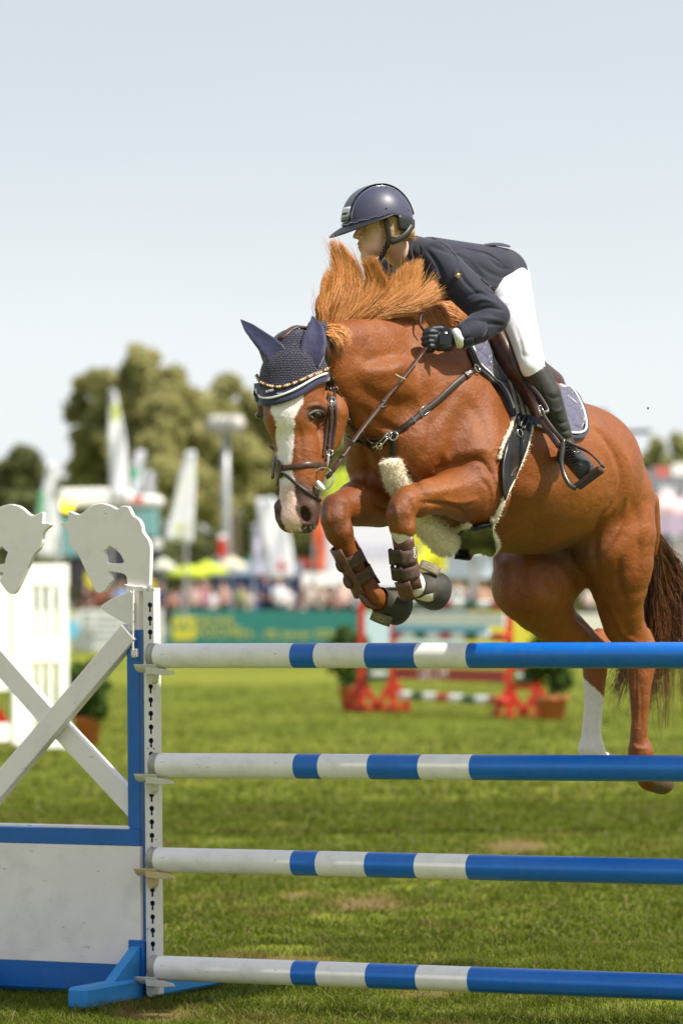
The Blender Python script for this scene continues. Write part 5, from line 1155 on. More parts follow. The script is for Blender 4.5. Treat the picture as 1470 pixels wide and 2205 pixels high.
# whiskers
wh = []
for i in range(24):
    x = random.uniform(618, 684); y = 1128+12*math.sin((x-610)/25)+random.uniform(-6, 6); p, nn = on(x, y, 0, 13.5)
    t = np.linspace(0, 1, 5)[:, None]; wh.append(p+t*np.array([random.uniform(-.01, .02), -.01, -random.uniform(.010, .026)])+t*t*np.array([random.uniform(-.01, .01), 0, 0]))
strands('whisker', np.array(wh), np.full(len(wh), .0004), mat('whisker', (.45, .4, .33), .5), horse)
# eyes
EYEM = mat('horse_eye', (.014, .007, .004), .06, spec=.8)
LIDM = mat('eyelid_skin', (.045, .030, .024), .5, bump=.2, bscale=300)
for (x, y, d, nm) in ((681, 891, 13.505, 'near'), (561, 893, 13.68, 'far')):
    mesh_obj('eye', *uvs(P(x, y+1, d), (.0195, .021, .0135)), EYEM, horse)
pts = [on(x, y, .001)[0] for x, y in [(663, 894), (671, 888), (682, 885), (693, 887), (701, 893)]]
mb = MB(); mb.tube(catmull(pts, 14), [.003, .005, .0065, .007, .0075, .008, .008, .008, .0075, .007, .006, .005, .004, .003], 8)
pts = [on(x, y, .001)[0] for x, y in [(664, 895), (672, 901), (684, 902), (696, 898), (702, 892)]]
mb.tube(catmull(pts, 14), .0032, 8); mb.build('eyelid', LIDM, horse, True)

# ------------------------------------------------------------------ leather and tack
LEA = mat('brown_leather', (.060, .027, .018), .38, spec=.5, var=.25, vscale=40, bump=.25, bscale=350, bdist=.001)
LEAD = mat('dark_leather', (.030, .018, .014), .42, spec=.5, var=.25, vscale=40, bump=.25, bscale=350, bdist=.001)
BRASS = mat('brass', (.75, .55, .30), .22, metal=1)
NAVY = mat('navy_cloth', (.018, .020, .055), .8, sheen=.4, bump=.3, bscale=500, bdist=.001, var=.15, vscale=12)
WHT = mat('white_cord', (.78, .78, .78), .7, bump=.4, bscale=600, bdist=.001)
FLEECE = mat('cream_sheepskin', (.88, .79, .61), .95, sheen=.5, var=.14, vscale=40, bump=.9, bscale=140, bdist=.006)
CREAM = hair_mat('fleece_fibre', (.84, .74, .55), (.96, .88, .74), None, .8)
def keeper(x, y, ang, w, par, mt=LEA, ln=.012, off=.004, name='keeper'):
    """small leather loop over a strap"""
    p, n = on(x, y, off); t = P(x+10*math.cos(ang), y+10*math.sin(ang), p[1])-p; t -= n*(t@n); t /= np.linalg.norm(t); s = np.cross(n, t)
    q = MB(); q.box(p+n*.001, (ln, w, .005), np.array([t, s, n]).T, .0015); return q.build(name, mt, par)
def buckle(x, y, ang, w, par, mt=STEEL, off=.006):
    p, n = on(x, y, off); t = P(x+10*math.cos(ang), y+10*math.sin(ang), p[1])-p; t -= n*(t@n); t /= np.linalg.norm(t); s = np.cross(n, t)
    a = w*.62; b = w*.5
    q = MB(); c = [p+t*b+s*a, p+t*b-s*a, p-t*b-s*a, p-t*b+s*a, p+t*b+s*a, p+t*b-s*a]
    q.tube(np.array(c[:5]), .0019, 6); q.tube(np.array([p-t*b, p+t*b]), .0013, 5); return q.build('buckle', mt, par, True)

bridle = thing('bridle', 'brown leather bridle with jewelled browband on the chestnut horse head', 'bridle', P(640, 900, 13.5))
part('noseband', strap([(600, 990), (601, 1003), (612, 1008), (640, 1004), (668, 1000), (692, 1003), (703, 996), (712, 985)], .021, .005, .003, dflt=13.55), LEA, bridle)
part('noseband_loop', strap([(606, 992), (607, 1010), (607, 1030)], .018, .005, .009, dflt=13.5), LEAD, bridle)
part('flash_strap', strap([(600, 1045), (601, 1030), (607, 1022), (618, 1024), (640, 1044), (665, 1063), (688, 1078)], .012, .004, .004, dflt=13.52), LEAD, bridle)
keeper(680, 1071, .65, .017, bridle, LEAD)
for t in range(5): pass
part('cheekpiece', strap([(706, 800), (712, 830), (712, 870), (713, 905), (709, 940), (706, 970), (700, 992)], .013, .0045, .004), LEA, bridle)
part('cheekpiece', strap([(716, 812), (719, 850), (721, 890), (718, 930), (712, 965), (709, 985)], .011, .004, .005), LEAD, bridle)
part('noseband_strap', strap([(704, 800), (706, 850), (705, 900), (700, 950), (694, 985)], .010, .004, .003), LEAD, bridle)
for (x, y) in ((713, 838), (714, 858), (713, 880), (713, 900), (709, 936), (707, 960)): keeper(x, y, 1.57, .019, bridle, LEAD)
buckle(712, 870, 1.57, .015, bridle); buckle(719, 842, 1.57, .014, bridle)
part('throatlash', strap([(712, 815), (722, 835), (736, 856), (752, 880), (756, 905), (748, 915)], .011, .004, .004), LEA, bridle)
buckle(722, 836, .9, .014, bridle)
part('headpiece', strap([(704, 800), (699, 780), (703, 762), (690, 735), (668, 716), (635, 712), (606, 735)], .026, .006, .012, dflt=13.7), LEA, bridle)
p0 = on(697, 1026, .018)[0]
ring('bit_ring', P(695, 1031, 13.46), .041, .0032, (-.35, -.9, .1), STEEL, bridle)
mb = MB(); mb.tube([P(683, 1036, 13.455), P(688, 1044, 13.45), P(694, 1052, 13.455), P(697, 1058, 13.46)], [.006, .0105, .0105, .005], 12); mb.build('mouthpiece', mat('bit_plastic', (.72, .74, .68), .3), bridle, True)
mb = MB(); mb.tube([P(709, 972, 13.46), P(707, 985, 13.45), P(706, 1000, 13.45), P(704, 1012, 13.45)], [.003, .0045, .003, .004], 8); mb.build('bit_hook', STEEL, bridle, True)
ring('bit_hook_eye', P(710, 975, 13.47), .011, .002, (-.3, -.9, .1), STEEL, bridle)
mb = MB(); mb.tube([P(582, 961, 13.64), P(592, 969, 13.62), P(604, 985, 13.6)], .005, 6); mb.build('cheekpiece', LEAD, bridle)
# browband with stones
bbp = [(562, 808), (568, 820), (580, 830), (600, 837), (622, 833), (645, 822), (665, 812), (685, 802), (700, 794)]
bb = thing_bb = part('browband', strap(bbp, .017, .005, .014, dflt=13.62), LEAD, bridle)
q = catmull(np.array(bbp, float), 60); STONE = [mat('amber_stone', (.80, .55, .28), .12, spec=1), mat('red_stone', (.30, .045, .02), .12, spec=1), mat('pale_stone', (.85, .72, .50), .1, spec=1)]
seg = np.r_[0, np.cumsum(np.hypot(*np.diff(q, axis=0).T))]; pos = np.arange(2, seg[-1], 4.6)
for i, s_ in enumerate(pos):
    x = np.interp(s_, seg, q[:, 0]); y = np.interp(s_, seg, q[:, 1]); p, n = on(x, y, .0205, 13.62); r = .0042 if i % 3 else .0052
    mesh_obj('stone', *uvs(p, (r, r, r), 8, 6), STONE[(0, 2, 0, 1, 2, 0, 1)[i % 7]], bb, smooth=False)

# reins: from the bit ring up to the hand
def free_strap(pts, w, th, up=(0, -1, 0)):
    pts = np.array(pts); return ribbon(pts, np.tile(np.array(up, float), (len(pts), 1)), w, th)
rp = catmull([P(703, 1028, 13.46), P(712, 1020, 13.45), P(735, 985, 13.47), P(785, 915, 13.58), P(830, 858, 13.70), P(866, 815, 13.80), P(916, 750, 13.92)], 26)
part('rein', free_strap(rp, .018, .004, (-.5, -.8, .2)), LEA, bridle)
rp2 = catmull([P(718, 1016, 13.46), P(742, 978, 13.49), P(792, 912, 13.60), P(836, 856, 13.71)], 16)
part('rein_lining', free_strap(rp2, .010, .004, (-.5, -.8, .2)), LEAD, bridle)
mb = MB()
for a in ((735, 985, 13.465), (728, 996, 13.46), (822, 868, 13.675), (757, 955, 13.50)):
    mb = MB(); mb.box(P(*a), (.022, .010, .012), Matrix.Rotation(-.95, 3, 'Y'), .002); mb.build('rein_keeper', LEAD, bridle)

mb = MB(); mb.tube(catmull([P(850, 806, 13.74), P(860, 812, 13.74), P(872, 817, 13.78)], 6), .004, 8); mb.build('rein_stop', mat('rein_stop_ivory', (.35, .28, .18), .4), bridle, True)
mb = MB(); mb.tube(catmull([P(815, 878, 13.66), P(824, 877, 13.66), P(834, 874, 13.69)], 5), .005, 8); mb.build('rein_stop', LEAD, bridle, True)
part('rein', free_strap(catmull([P(912, 712, 14.0), P(904, 698, 14.0), P(905, 680, 14.02), P(913, 660, 14.08)], 12), .010, .004, (-.3, -.9, .1)), LEA, bridle)
part('rein', free_strap(catmull([P(588, 1030, 13.62), P(590, 1000, 13.7), P(600, 970, 13.8), P(640, 900, 14.1), P(760, 760, 14.5), P(850, 700, 14.62)], 20), .013, .004, (-.5, -.8, .2)), LEA, bridle)

# ear bonnet
bon = thing('ear_bonnet', 'navy crochet ear bonnet with white piping over the horse ears', 'ear bonnet', P(635, 780, 13.6))
bpoly = [(530, 700), (600, 690), (700, 690), (712, 740), (712, 790), (704, 812), (690, 816), (671, 828), (645, 849), (614, 863), (582, 871), (565, 870), (545, 862), (540, 800)]
cx_, cy_ = hx[HQ].mean(1), hy[HQ].mean(1); cd = HV[HQ][:, :, 1].mean(1)
sel = (poly_sd(cx_, cy_, bpoly) > 0) & (cd < 13.86) & (HV[HQ][:, :, 2].mean(1) > P(600, 872, 13.6)[2])
fq = HQ[sel]; uq, inv = np.unique(fq, return_inverse=True); inv = inv.reshape(fq.shape)
CRO = mat('crochet', (.022, .020, .05), .85, sheen=.3); qn = NT(CRO)
t_ = qn.new('ShaderNodeTexCoord'); sp = qn.new('ShaderNodeSeparateXYZ'); cb = qn.new('ShaderNodeCombineXYZ'); qn.link(t_.outputs['Object'], sp.inputs[0])
qn.link(sp.outputs[0], cb.inputs[0]); qn.link(sp.outputs[2], cb.inputs[1])
br = qn.new('ShaderNodeTexBrick'); br.inputs['Scale'].default_value = 1; br.inputs['Brick Width'].default_value = .0120; br.inputs['Row Height'].default_value = .0086; br.inputs['Mortar Size'].default_value = .0030; br.inputs['Mortar Smooth'].default_value = .6
ns_ = qn.new('ShaderNodeVectorMath'); ns_.operation = 'MULTIPLY_ADD'
nzc = qn.new('ShaderNodeTexNoise'); nzc.inputs['Scale'].default_value = 45; qn.link(t_.outputs['Object'], nzc.inputs['Vector'])
qn.link(nzc.outputs['Color'], ns_.inputs[0]); ns_.inputs[1].default_value = (.011, .011, 0); qn.link(cb.outputs[0], ns_.inputs[2]); qn.link(ns_.outputs[0], br.inputs['Vector'])
qn.link(qn.mix(br.outputs['Fac'], (.040, .036, .095), (.006, .005, .010)), qn.b.inputs['Base Color'])
qn.link(qn.bump(qn.math('SUBTRACT', 1, br.outputs['Fac']), 1.0, .006), qn.b.inputs['Normal'])
BVb = HV[uq]+HN[uq]*.012
for _ in range(4):
    A = np.zeros_like(BVb); cn = np.zeros(len(BVb))
    for a, b in ((0, 1), (1, 2), (2, 3), (3, 0)):
        np.add.at(A, inv[:, a], BVb[inv[:, b]]); np.add.at(cn, inv[:, a], 1)
    BVb = BVb*.5+.5*A/cn[:, None]
Nb = vnormals(BVb, inv); bm_ = np.vstack([BVb, BVb-Nb*.003]); nb = len(BVb)
mesh_obj('cap', bm_, np.vstack([inv, inv[:, ::-1]+nb]), CRO, bon)
edge = [(556, 846), (558, 858), (562, 866), (570, 869), (590, 870), (614, 863), (645, 849), (671, 829), (690, 818), (706, 813)]
inner = [(562, 822), (562, 848), (570, 858), (590, 860), (612, 853), (640, 838), (665, 821), (685, 808), (702, 803)]
GP, GN = patch([(556, 826), (557, 852), (566, 862), (590, 864), (614, 857), (642, 843), (668, 824), (688, 812), (704, 808)], [(568, 824), (572, 836), (582, 842), (600, 846), (618, 842), (642, 832), (664, 820), (684, 810), (702, 802)], 44, 6, .004, .012, 2, 13.6)
part('border', sheet(GP, GN, .004), NAVY, bon)
part('binding', strap(edge, .018, .005, .013, dflt=13.62), NAVY, bon)
part('piping', strap([(562, 838), (564, 850), (571, 857), (588, 859), (612, 852), (640, 838), (665, 820), (685, 808), (704, 803)], .0075, .004, .0175, dflt=13.62), WHT, bon)
def ear(cl, hw, thk, side, mt, par, name='ear_cover'):
    cl = np.array([P(*p) for p in cl]); cl = catmull(cl, 18); k = len(cl); hw = np.interp(np.linspace(0, 1, k), np.linspace(0, 1, len(hw)), hw); n = 20
    T = np.gradient(cl, axis=0); T /= np.linalg.norm(T, axis=1)[:, None]; V = []
    for i in range(k):
        s = np.array(side, float); s -= T[i]*(s@T[i]); s /= np.linalg.norm(s); o = np.cross(T[i], s)
        if o[1] > 0: o = -o          # o points towards the front of the ear
        for j in range(n):
            a = 2*math.pi*j/n; x = math.cos(a); y = math.sin(a)
            V.append(cl[i]+s*hw[i]*x+o*(y*thk*hw[i]*(.55 if y > 0 else 1.0)+(.38*hw[i]*(x*x) if y > 0 else .12*hw[i]*x*x)-.1*hw[i]))
    F = [(i*n+j, i*n+(j+1) % n, (i+1)*n+(j+1) % n, (i+1)*n+j) for i in range(k-1) for j in range(n)]+[tuple((k-1)*n+j for j in range(n))]
    return mesh_obj(name, V, F, mt, par)
EARM = mat('navy_lycra', (.020, .022, .070), .62, sheen=.5, var=.12, vscale=30, bump=.5, bscale=34, bdist=.008)
ear([(606, 782, 13.52), (590, 756, 13.53), (564, 731, 13.56), (538, 708, 13.58), (518, 688, 13.60)], [.042, .040, .030, .021, .002], .75, (.75, 0, .66), EARM, bon)
ear([(667, 788, 13.50), (672, 762, 13.51), (678, 730, 13.53), (678, 705, 13.55), (672, 680, 13.57)], [.034, .046, .043, .027, .002], .75, (1, -.1, 0), EARM, bon)
p, n = on(590, 846, .0275, 13.6); textmesh('BEMER', .0125, WHT, bon, frame_at(p, n, (1, 0, -.05)), italic=.3)
p, n = on(608, 851, .0275, 13.6); textmesh('PARTNER', .006, WHT, bon, frame_at(p, n, (1, 0, -.05)), italic=.3)

# breastplate
bp = thing('breastplate', 'brown leather breastplate with cream sheepskin across the horse chest', 'breastplate', P(880, 930, 13.95))
part('shoulder_strap', strap([(1062, 772), (1045, 778), (1030, 788), (1021, 796)], .020, .005, .008), LEA, bp)
part('shoulder_strap', strap([(1021, 796), (1008, 804), (985, 822), (962, 843), (938, 866), (914, 884), (893, 902), (870, 920), (850, 934)], .022, .005, .004), LEAD, bp)
part('strap_padding', strap([(1000, 810), (975, 832), (945, 860), (925, 876)], .026, .004, .003), LEA, bp)
part('badge', strap([(1010, 802), (999, 811)], .028, .006, .008), LEA, bp)
p, n = on(1004, 807, .0165); textmesh('CWD', .014, WHT, bp, frame_at(p, n, P(1014, 799, 14)-P(1000, 810, 14)))
p, n = on(1021, 797, .014); ring('ring', p, .016, .0026, n, STEEL, bp)
buckle(914, 884, -.7, .022, bp); buckle(1047, 777, -.4, .020, bp, off=.014)
for a, b in ((905, 892), (890, 905), (1034, 786)): keeper(a, b, -.7, .027, bp, LEAD, off=.007)
part('neck_strap', strap([(1021, 796), (1014, 778), (1006, 755)], .016, .005, .008), BLK, bp)
for a, b in ((1016, 782), (1012, 770)): keeper(a, b, 1.3, .022, bp, BLK, off=.010)
part('breast_strap', strap([(852, 936), (832, 945), (806, 946), (780, 936), (762, 925), (748, 905)], .019, .005, .004, dflt=14.1), LEAD, bp)
part('breast_strap', strap([(830, 955), (800, 958), (770, 948), (745, 942)], .014, .005, .004, dflt=14.1), BLK, bp)
part('martingale_strap', strap([(818, 952), (800, 948), (786, 936), (780, 922)], .010, .004, .016), LEA, bp)
part('martingale_strap', strap([(820, 962), (800, 962), (786, 948), (777, 925)], .010, .004, .012), LEA, bp)
mb = MB()
for i, (a, b) in enumerate((((812, 962), (835, 934)), ((818, 966), (838, 944)), ((805, 955), (826, 958)))):
    pa = on(*a, .018)[0]; pb = on(*b, .02)[0]; mb.tube([pa, (pa+pb)/2+np.array([0, -.004, 0]), pb], .0036, 8)
mb.build('snap_hook', STEEL, bp, True)
p, n = on(822, 958, .02); ring('snap_ring', p, .012, .0022, n, STEEL, bp); p, n = on(838, 938, .016); ring('snap_ring', p, .012, .0022, n, STEEL, bp)
p, n = on(848, 940, .012); ring('ring', p, .017, .0028, n, STEEL, bp)
part('chest_strap', strap([(846, 944), (846, 962), (845, 985)], .026, .006, .006), BLK, bp)
def fleece_tube(name, cl, r, par, hairs=1800, hl=.010):
    cl = catmull(np.array(cl), 60); k = len(cl); rr = np.interp(np.linspace(0, 1, k), np.linspace(0, 1, len(r)), r)
    mb = MB(); e = np.linspace(-1, 1, k); rr2 = rr*np.clip((1-np.abs(e)**14), .05, 1)**.5; mb.tube(cl, rr2, 28)
    V = np.array(mb.v); a = np.array([math.sin(x*173+y*91)*math.cos(z*151-x*60)+.6*math.sin(x*311-z*277+y*199) for x, y, z in V])
    idx = np.repeat(np.arange(k), 28); D = V-cl[idx]; D /= np.linalg.norm(D, axis=1)[:, None]+1e-9; V = V+D*(.0022*a)[:, None]
    o = mesh_obj(name, V, mb.f, FLEECE, par)
    pick = rng.integers(0, len(V), hairs); t = np.linspace(0, 1, 4)[None, :, None]; ln = hl*(.5+rng.random((hairs, 1, 1)))
    cv = V[pick][:, None]+D[pick][:, None]*t*ln+rng.normal(size=(hairs, 1, 3))*t*t*.005+rng.normal(size=(hairs, 1, 3))*.002
    strands('fibre', cv, np.full(hairs, .0009), CREAM, o)
    return o
sp0 = on(845, 985, .012)[0]; sp1 = on(850, 1015, .016)[0]; sp2 = P(862, 1048, 13.97)
fleece_tube('sheepskin', [sp0, sp1, sp2, P(885, 1085, 14.02)], [.036, .041, .040, .038], bp, 4200, .006)
fleece_tube('sheepskin', [P(880, 1090, 14.03), P(915, 1130, 14.10), P(948, 1160, 14.18), P(970, 1180, 14.24)], [.040, .046, .052, .046], bp, 4200, .006)

# girth
gi = thing('girth', 'black leather girth with stitched scrolls and fleece lining round the horse belly', 'girth', P(1100, 1000, 14.3))
gl = [(1107, 896), (1094, 930), (1080, 962), (1072, 1000), (1073, 1035), (1075, 1062)]; gr = [(1138, 915), (1130, 950), (1118, 985), (1103, 1018), (1088, 1048), (1078, 1075)]
GP, GN = patch(gl, gr, 34, 10, .010, .018); part('strap', sheet(GP, GN, .008), BLK, gi)
gl2 = [(985, 1138), (1010, 1128), (1040, 1118), (1052, 1110)]; gr2 = [(983, 1192), (1020, 1193), (1050, 1190), (1064, 1176)]
GP, GN = patch([(976, 1146), (1000, 1132), (1030, 1122), (1054, 1118)], [(982, 1189), (1020, 1193), (1050, 1190), (1066, 1174)], 24, 10, .01, .018, 3, 14.5); part('belly_guard', sheet(GP, GN, .010), BLK, gi)
def fleece_edge(path, par, w=.016, hairs=900, dflt=14.4):
    q = catmull(np.array(path, float), 50); pts = np.array([on(x, y, .010, dflt)[0] for x, y in q]); pts[1:-1] = (pts[1:-1]*2+pts[2:]+pts[:-2])/4
    mb = MB(); mb.tube(pts, w*.5, 10); V = np.array(mb.v); V += rng.normal(size=V.shape)*.0012
    o = mesh_obj('fleece_edge', V, mb.f, FLEECE, par); pick = rng.integers(0, len(V), hairs); D = V[pick]-pts[pick//10 if False else np.minimum(pick//10, len(pts)-1)]
    t = np.linspace(0, 1, 3)[None, :, None]; cv = V[pick][:, None]+D[:, None]*t*(.4+.5*rng.random((hairs, 1, 1)))+rng.normal(size=(hairs, 1, 3))*t*.0022
    strands('fibre', cv, np.full(hairs, .0008), CREAM, o)
fleece_edge([(1141, 918), (1133, 953), (1121, 988), (1106, 1021), (1091, 1051), (1080, 1076), (1070, 1100), (1062, 1118)], gi)
fleece_edge([(1105, 898), (1091, 930), (1077, 962), (1070, 990)], gi, .010)
fleece_edge([(1060, 1112), (1056, 1135), (1066, 1155), (1070, 1170), (1062, 1184), (1045, 1192)], gi, .018)
fleece_edge([(975, 1140), (995, 1130), (1012, 1124)], gi, .016)
p, n = on(1106, 937, .031); ring('girth_ring', p, .0145, .0026, n, STEEL, gi)
STI = mat('grey_stitch', (.12, .12, .12), .7)
for path in ([(1119, 950), (1108, 965), (1112, 980), (1100, 1000), (1098, 1015), (1087, 1030)], [(1109, 950), (1116, 968), (1104, 985), (1104, 1000), (1092, 1012), (1086, 1030)], [(1131, 940), (1121, 975), (1106, 1008), (1092, 1036)]):
    part('stitching', strap(path, .0018, .0015, .0265, smooth=3), STI, gi)
for dx in (0, 9, 18):
    part('elastic', strap([(1108+dx, 899+dx*.45), (1104+dx, 912+dx*.45), (1101+dx*.9, 922+dx*.45)], .009, .006, .025), BLK, gi)

# saddle pad, saddle
pad = thing('saddle_pad', 'navy quilted saddle pad with white piping under the saddle', 'saddle pad', P(1120, 860, 14.5))
QM = mat('quilted_cotton', (.085, .08, .145), .75, sheen=.5); qn = NT(QM)
t_ = qn.new('ShaderNodeTexCoord'); mp_ = qn.new('ShaderNodeMapping'); mp_.inputs['Rotation'].default_value = (0, .785, 0); qn.link(t_.outputs['Object'], mp_.inputs[0])
sp = qn.new('ShaderNodeSeparateXYZ'); qn.link(mp_.outputs[0], sp.inputs[0])
wv = [qn.math('ABSOLUTE', qn.math('SINE', qn.math('ADD', qn.math('MULTIPLY', sp.outputs[i], 78.0), qn.math('MULTIPLY', qn.math('SINE', qn.math('MULTIPLY', sp.outputs[2-i], 78.0)), .5)))) for i in (0, 2)]
hq = qn.math('POWER', qn.math('MULTIPLY', wv[0], wv[1]), .35); qn.link(qn.bump(qn.noise(500, 2), .2, .001, qn.bump(hq, .9, .010)), qn.b.inputs['Normal'])
GP, GN = patch([(1010, 742), (1020, 768), (1031, 790), (1050, 807), (1071, 824), (1092, 853), (1103, 886), (1108, 900)], [(1040, 735), (1052, 760), (1068, 785), (1090, 805), (1112, 835), (1128, 868), (1142, 900), (1146, 912)], 30, 9, .01, .006); part('panel', sheet(GP, GN, .012), QM, pad)
GP, GN = patch([(1106, 880), (1140, 880), (1180, 890), (1215, 900)], [(1105, 896), (1138, 916), (1178, 930), (1220, 944)], 22, 6, .01, .006); part('panel', sheet(GP, GN, .012), QM, pad)
GP, GN = patch([(1180, 838), (1190, 870), (1196, 900), (1202, 936)], [(1216, 842), (1236, 868), (1249, 905), (1240, 940)], 18, 8, .01, .010, 3, 14.95); part('panel', sheet(GP, GN, .014), QM, pad)
part('piping', strap([(1008, 742), (1018, 768), (1029, 791), (1048, 808), (1069, 826), (1090, 855), (1101, 888)], .0075, .005, .016), WHT, pad)
part('binding', strap([(1004, 744), (1014, 772), (1025, 796), (1045, 813), (1065, 831), (1085, 859), (1096, 892), (1102, 898)], .012, .010, .007), NAVY, pad)
part('piping', strap([(1150, 920), (1178, 928), (1205, 936)], .0075, .005, .016), WHT, pad)
part('piping', strap([(1218, 842), (1232, 858), (1244, 882), (1251, 910), (1250, 930), (1236, 937), (1216, 936)], .008, .006, .022, dflt=14.95), WHT, pad)
part('binding', strap([(1222, 842), (1237, 856), (1249, 882), (1256, 912), (1254, 936), (1238, 944), (1214, 943)], .014, .012, .010, dflt=14.95), NAVY, pad)
part('girth_loop', strap([(1104, 886), (1112, 900), (1130, 908), (1146, 915)], .028, .004, .018), mat('navy_webbing', (.03, .035, .11), .7, bump=.4, bscale=400, bdist=.001), pad)
p, n = on(1222, 872, .03, 14.95); textmesh('CWD', .020, WHT, pad, frame_at(p, n, P(1232, 890, 15)-P(1216, 850, 15)))
hp = MB(); hp.tube(catmull([P(1195, 838, 14.9), P(1210, 842, 14.92), P(1222, 850, 14.94), P(1232, 854, 14.96)], 8), [.030, .028, .026, .024, .02, .014, .008, .002], 10); hp.build('half_pad', WHT, pad, True)
sad = thing('saddle', 'brown leather jumping saddle under the rider', 'saddle', P(1110, 800, 14.6))
sf = Field(P(1000, 960, 14.2)*[1, 1, 1], P(1260, 640, 15.4)+[.05, 0, .02], .008)
sf.chain(C((1032, 712, 14.52, 20), (1050, 725, 14.6, 26), (1085, 765, 14.72, 40), (1130, 800, 14.82, 44), (1180, 830, 14.95, 36), (1196, 832, 14.98, 22)), .03)
V_, Q_ = sf.mesh(2); mesh_obj('seat', V_, Q_, LEA, sad)
G = loft_grid([[(1052, 712, 14.370), (1062, 758, 14.330), (1090, 805, 14.310), (1118, 845, 14.320), (1136, 886, 14.340)],
               [(1066, 706, 14.320), (1086, 750, 14.270), (1110, 800, 14.250), (1136, 845, 14.270), (1146, 894, 14.300)],
               [(1078, 704, 14.330), (1106, 748, 14.290), (1130, 795, 14.280), (1156, 840, 14.300), (1160, 888, 14.320)],
               [(1110, 704, 14.390), (1140, 748, 14.390), (1165, 795, 14.390), (1180, 835, 14.410), (1178, 875, 14.430)]], 12, 24)
part('flap', sheet(G, grid_normals(G), .006), LEA, sad)
part('flap_piping', ((lambda t: (t.v, t.f))(MB().tube(G[4], .0035, 8))), LEAD, sad)
G2 = loft_grid([[(1080, 830, 14.49), (1100, 870, 14.5), (1118, 895, 14.5)], [(1120, 830, 14.46), (1136, 870, 14.47), (1142, 905, 14.47)]], 6, 8)
for i, (x0) in enumerate((1104, 1116, 1128)):
    part('girth_strap', strap([(x0-14, 828), (x0-4, 862), (x0+3, 900)], .016, .004, .022), mat('cream_webbing', (.36, .31, .24), .7) if i == 0 else MATS['cream_webbing'], sad)
# near stirrup leather and stirrup iron
part('stirrup_leather', free_strap(catmull([P(1128, 820, 14.230), P(1146, 858, 14.190), P(1160, 895, 14.160), P(1178, 925, 14.140), P(1204, 962, 14.110)], 20), .024, .005, (-.2, -.95, .15)), LEA, sad)
part('stirrup_leather', free_strap(catmull([P(1133, 822, 14.215), P(1158, 850, 14.180), P(1178, 884, 14.150), P(1168, 892, 14.140), P(1190, 925, 14.120), P(1212, 950, 14.090)], 24), .016, .005, (-.2, -.95, .15)), LEAD, sad)
mb = MB(); mb.tube([P(1163, 872, 14.140), P(1172, 890, 14.130), P(1166, 896, 14.130), P(1157, 878, 14.140), P(1163, 872, 14.140)], .0022, 6); mb.build('buckle', STEEL, sad, True)
sti = thing('stirrup', 'dark grey stirrup iron with wide brown tread holding the black boot', 'stirrup', P(1240, 1040, 14.25))
SIM = mat('dark_stirrup', (.10, .095, .09), .32, metal=.7); SIB = mat('brown_stirrup', (.075, .045, .035), .35, metal=.3)
A_ = catmull([P(1213, 945, 14.080), P(1210, 972, 14.070), P(1208, 992, 14.065), P(1213, 1020, 14.050), P(1225, 1043, 14.030), P(1240, 1052, 14.020)], 22)
mb = MB(); mb.tube(A_, np.interp(np.linspace(0, 1, 22), [0, .2, .6, 1], [.0075, .0095, .009, .010]), 10); mb.build('branch', SIM, sti, True)
B_ = catmull([P(1214, 950, 14.090), P(1238, 962, 14.070), P(1264, 974, 14.030), P(1285, 992, 13.980), P(1296, 1005, 13.950)], 20)
part('branch', ribbon(B_, np.tile(np.array([.5, .1, .86]), (20, 1)), .026, .006), SIB, sti)
mb = MB(); a0 = P(1243, 1049, 14.005); a1 = P(1295, 1010, 13.935); mb.bar(a0, a1, .030, .022, (-.1, -.8, .6), .004); mb.build('tread', SIB, sti)
mb = MB(); mb.bar(a0+[0, .05, .012], a1+[0, .05, .012], .05, .01, (-.1, -1, .1), .003); mb.build('tread_pad', SIM, sti)
# ------------------------------------------------------------------ rider
rd = thing('person', 'rider in navy jacket, white breeches and black boots leaning forward over the horse neck', 'person', P(1100, 620, 14.6))
SKIN = mat('skin', (.72, .46, .35), .5, spec=.4, var=.06, vscale=25, bump=.15, bscale=400, bdist=.0006, sss=.12)
HC = P(822, 497, 14.12); hf_ = np.array([-.90, -.42, -.05]); hf_ /= np.linalg.norm(hf_); hl_ = np.array([.42, -.90, 0.]); hl_ /= np.linalg.norm(hl_); hu_ = np.cross(hf_, hl_)
if hu_[2] < 0: hu_ = -hu_
HR = np.array([hf_, hl_, hu_])
def H(a, b, c): return HC+a*hf_+b*hl_+c*hu_
def Hc(*p): return [tuple(H(a, b, c))+(r,) for a, b, c, r in p]
f = Field((-.1, 13.9, 1.45), (1.1, 15.3, 3.22), .0046)
ch = f.chain
ch(C((870, 545, 14.24, 26), (900, 565, 14.30, 45), (960, 590, 14.45, 60), (1030, 595, 14.6, 55), (1085, 600, 14.72, 38)), .03)
ch(C((880, 560, 14.28, 34), (930, 566, 14.18, 34), (985, 610, 14.14, 26), (1058, 680, 14.09, 22), (1010, 712, 14.02, 18), (975, 728, 13.99, 14), (945, 732, 13.97, 15)), .02)
ch(C((880, 570, 14.35, 34), (828, 600, 14.48, 32), (850, 650, 14.5, 26), (880, 690, 14.5, 22), (860, 700, 14.42, 16), (850, 705, 14.38, 15)), .02)
for i, (l1, l2) in enumerate(((18, 10), (19, 12), (18, 12), (15, 10))):
    y = 718+i*9; ch(C((940, y, 13.955, 5), (940-l1, y+1, 13.94, 4.6), (940-l1-4, y+5, 13.965, 4.3), (940-l1+l2*.6, y+7, 13.985, 4)), .002)
    y2 = 698+i*8; ch(C((850, y2, 14.375, 5), (832, y2+1, 14.36, 4.6), (828, y2+4, 14.385, 4.3), (836, y2+6, 14.40, 4)), .002)
ch(C((956, 715, 13.99, 7), (936, 708, 13.965, 6), (918, 711, 13.955, 5)), .003)
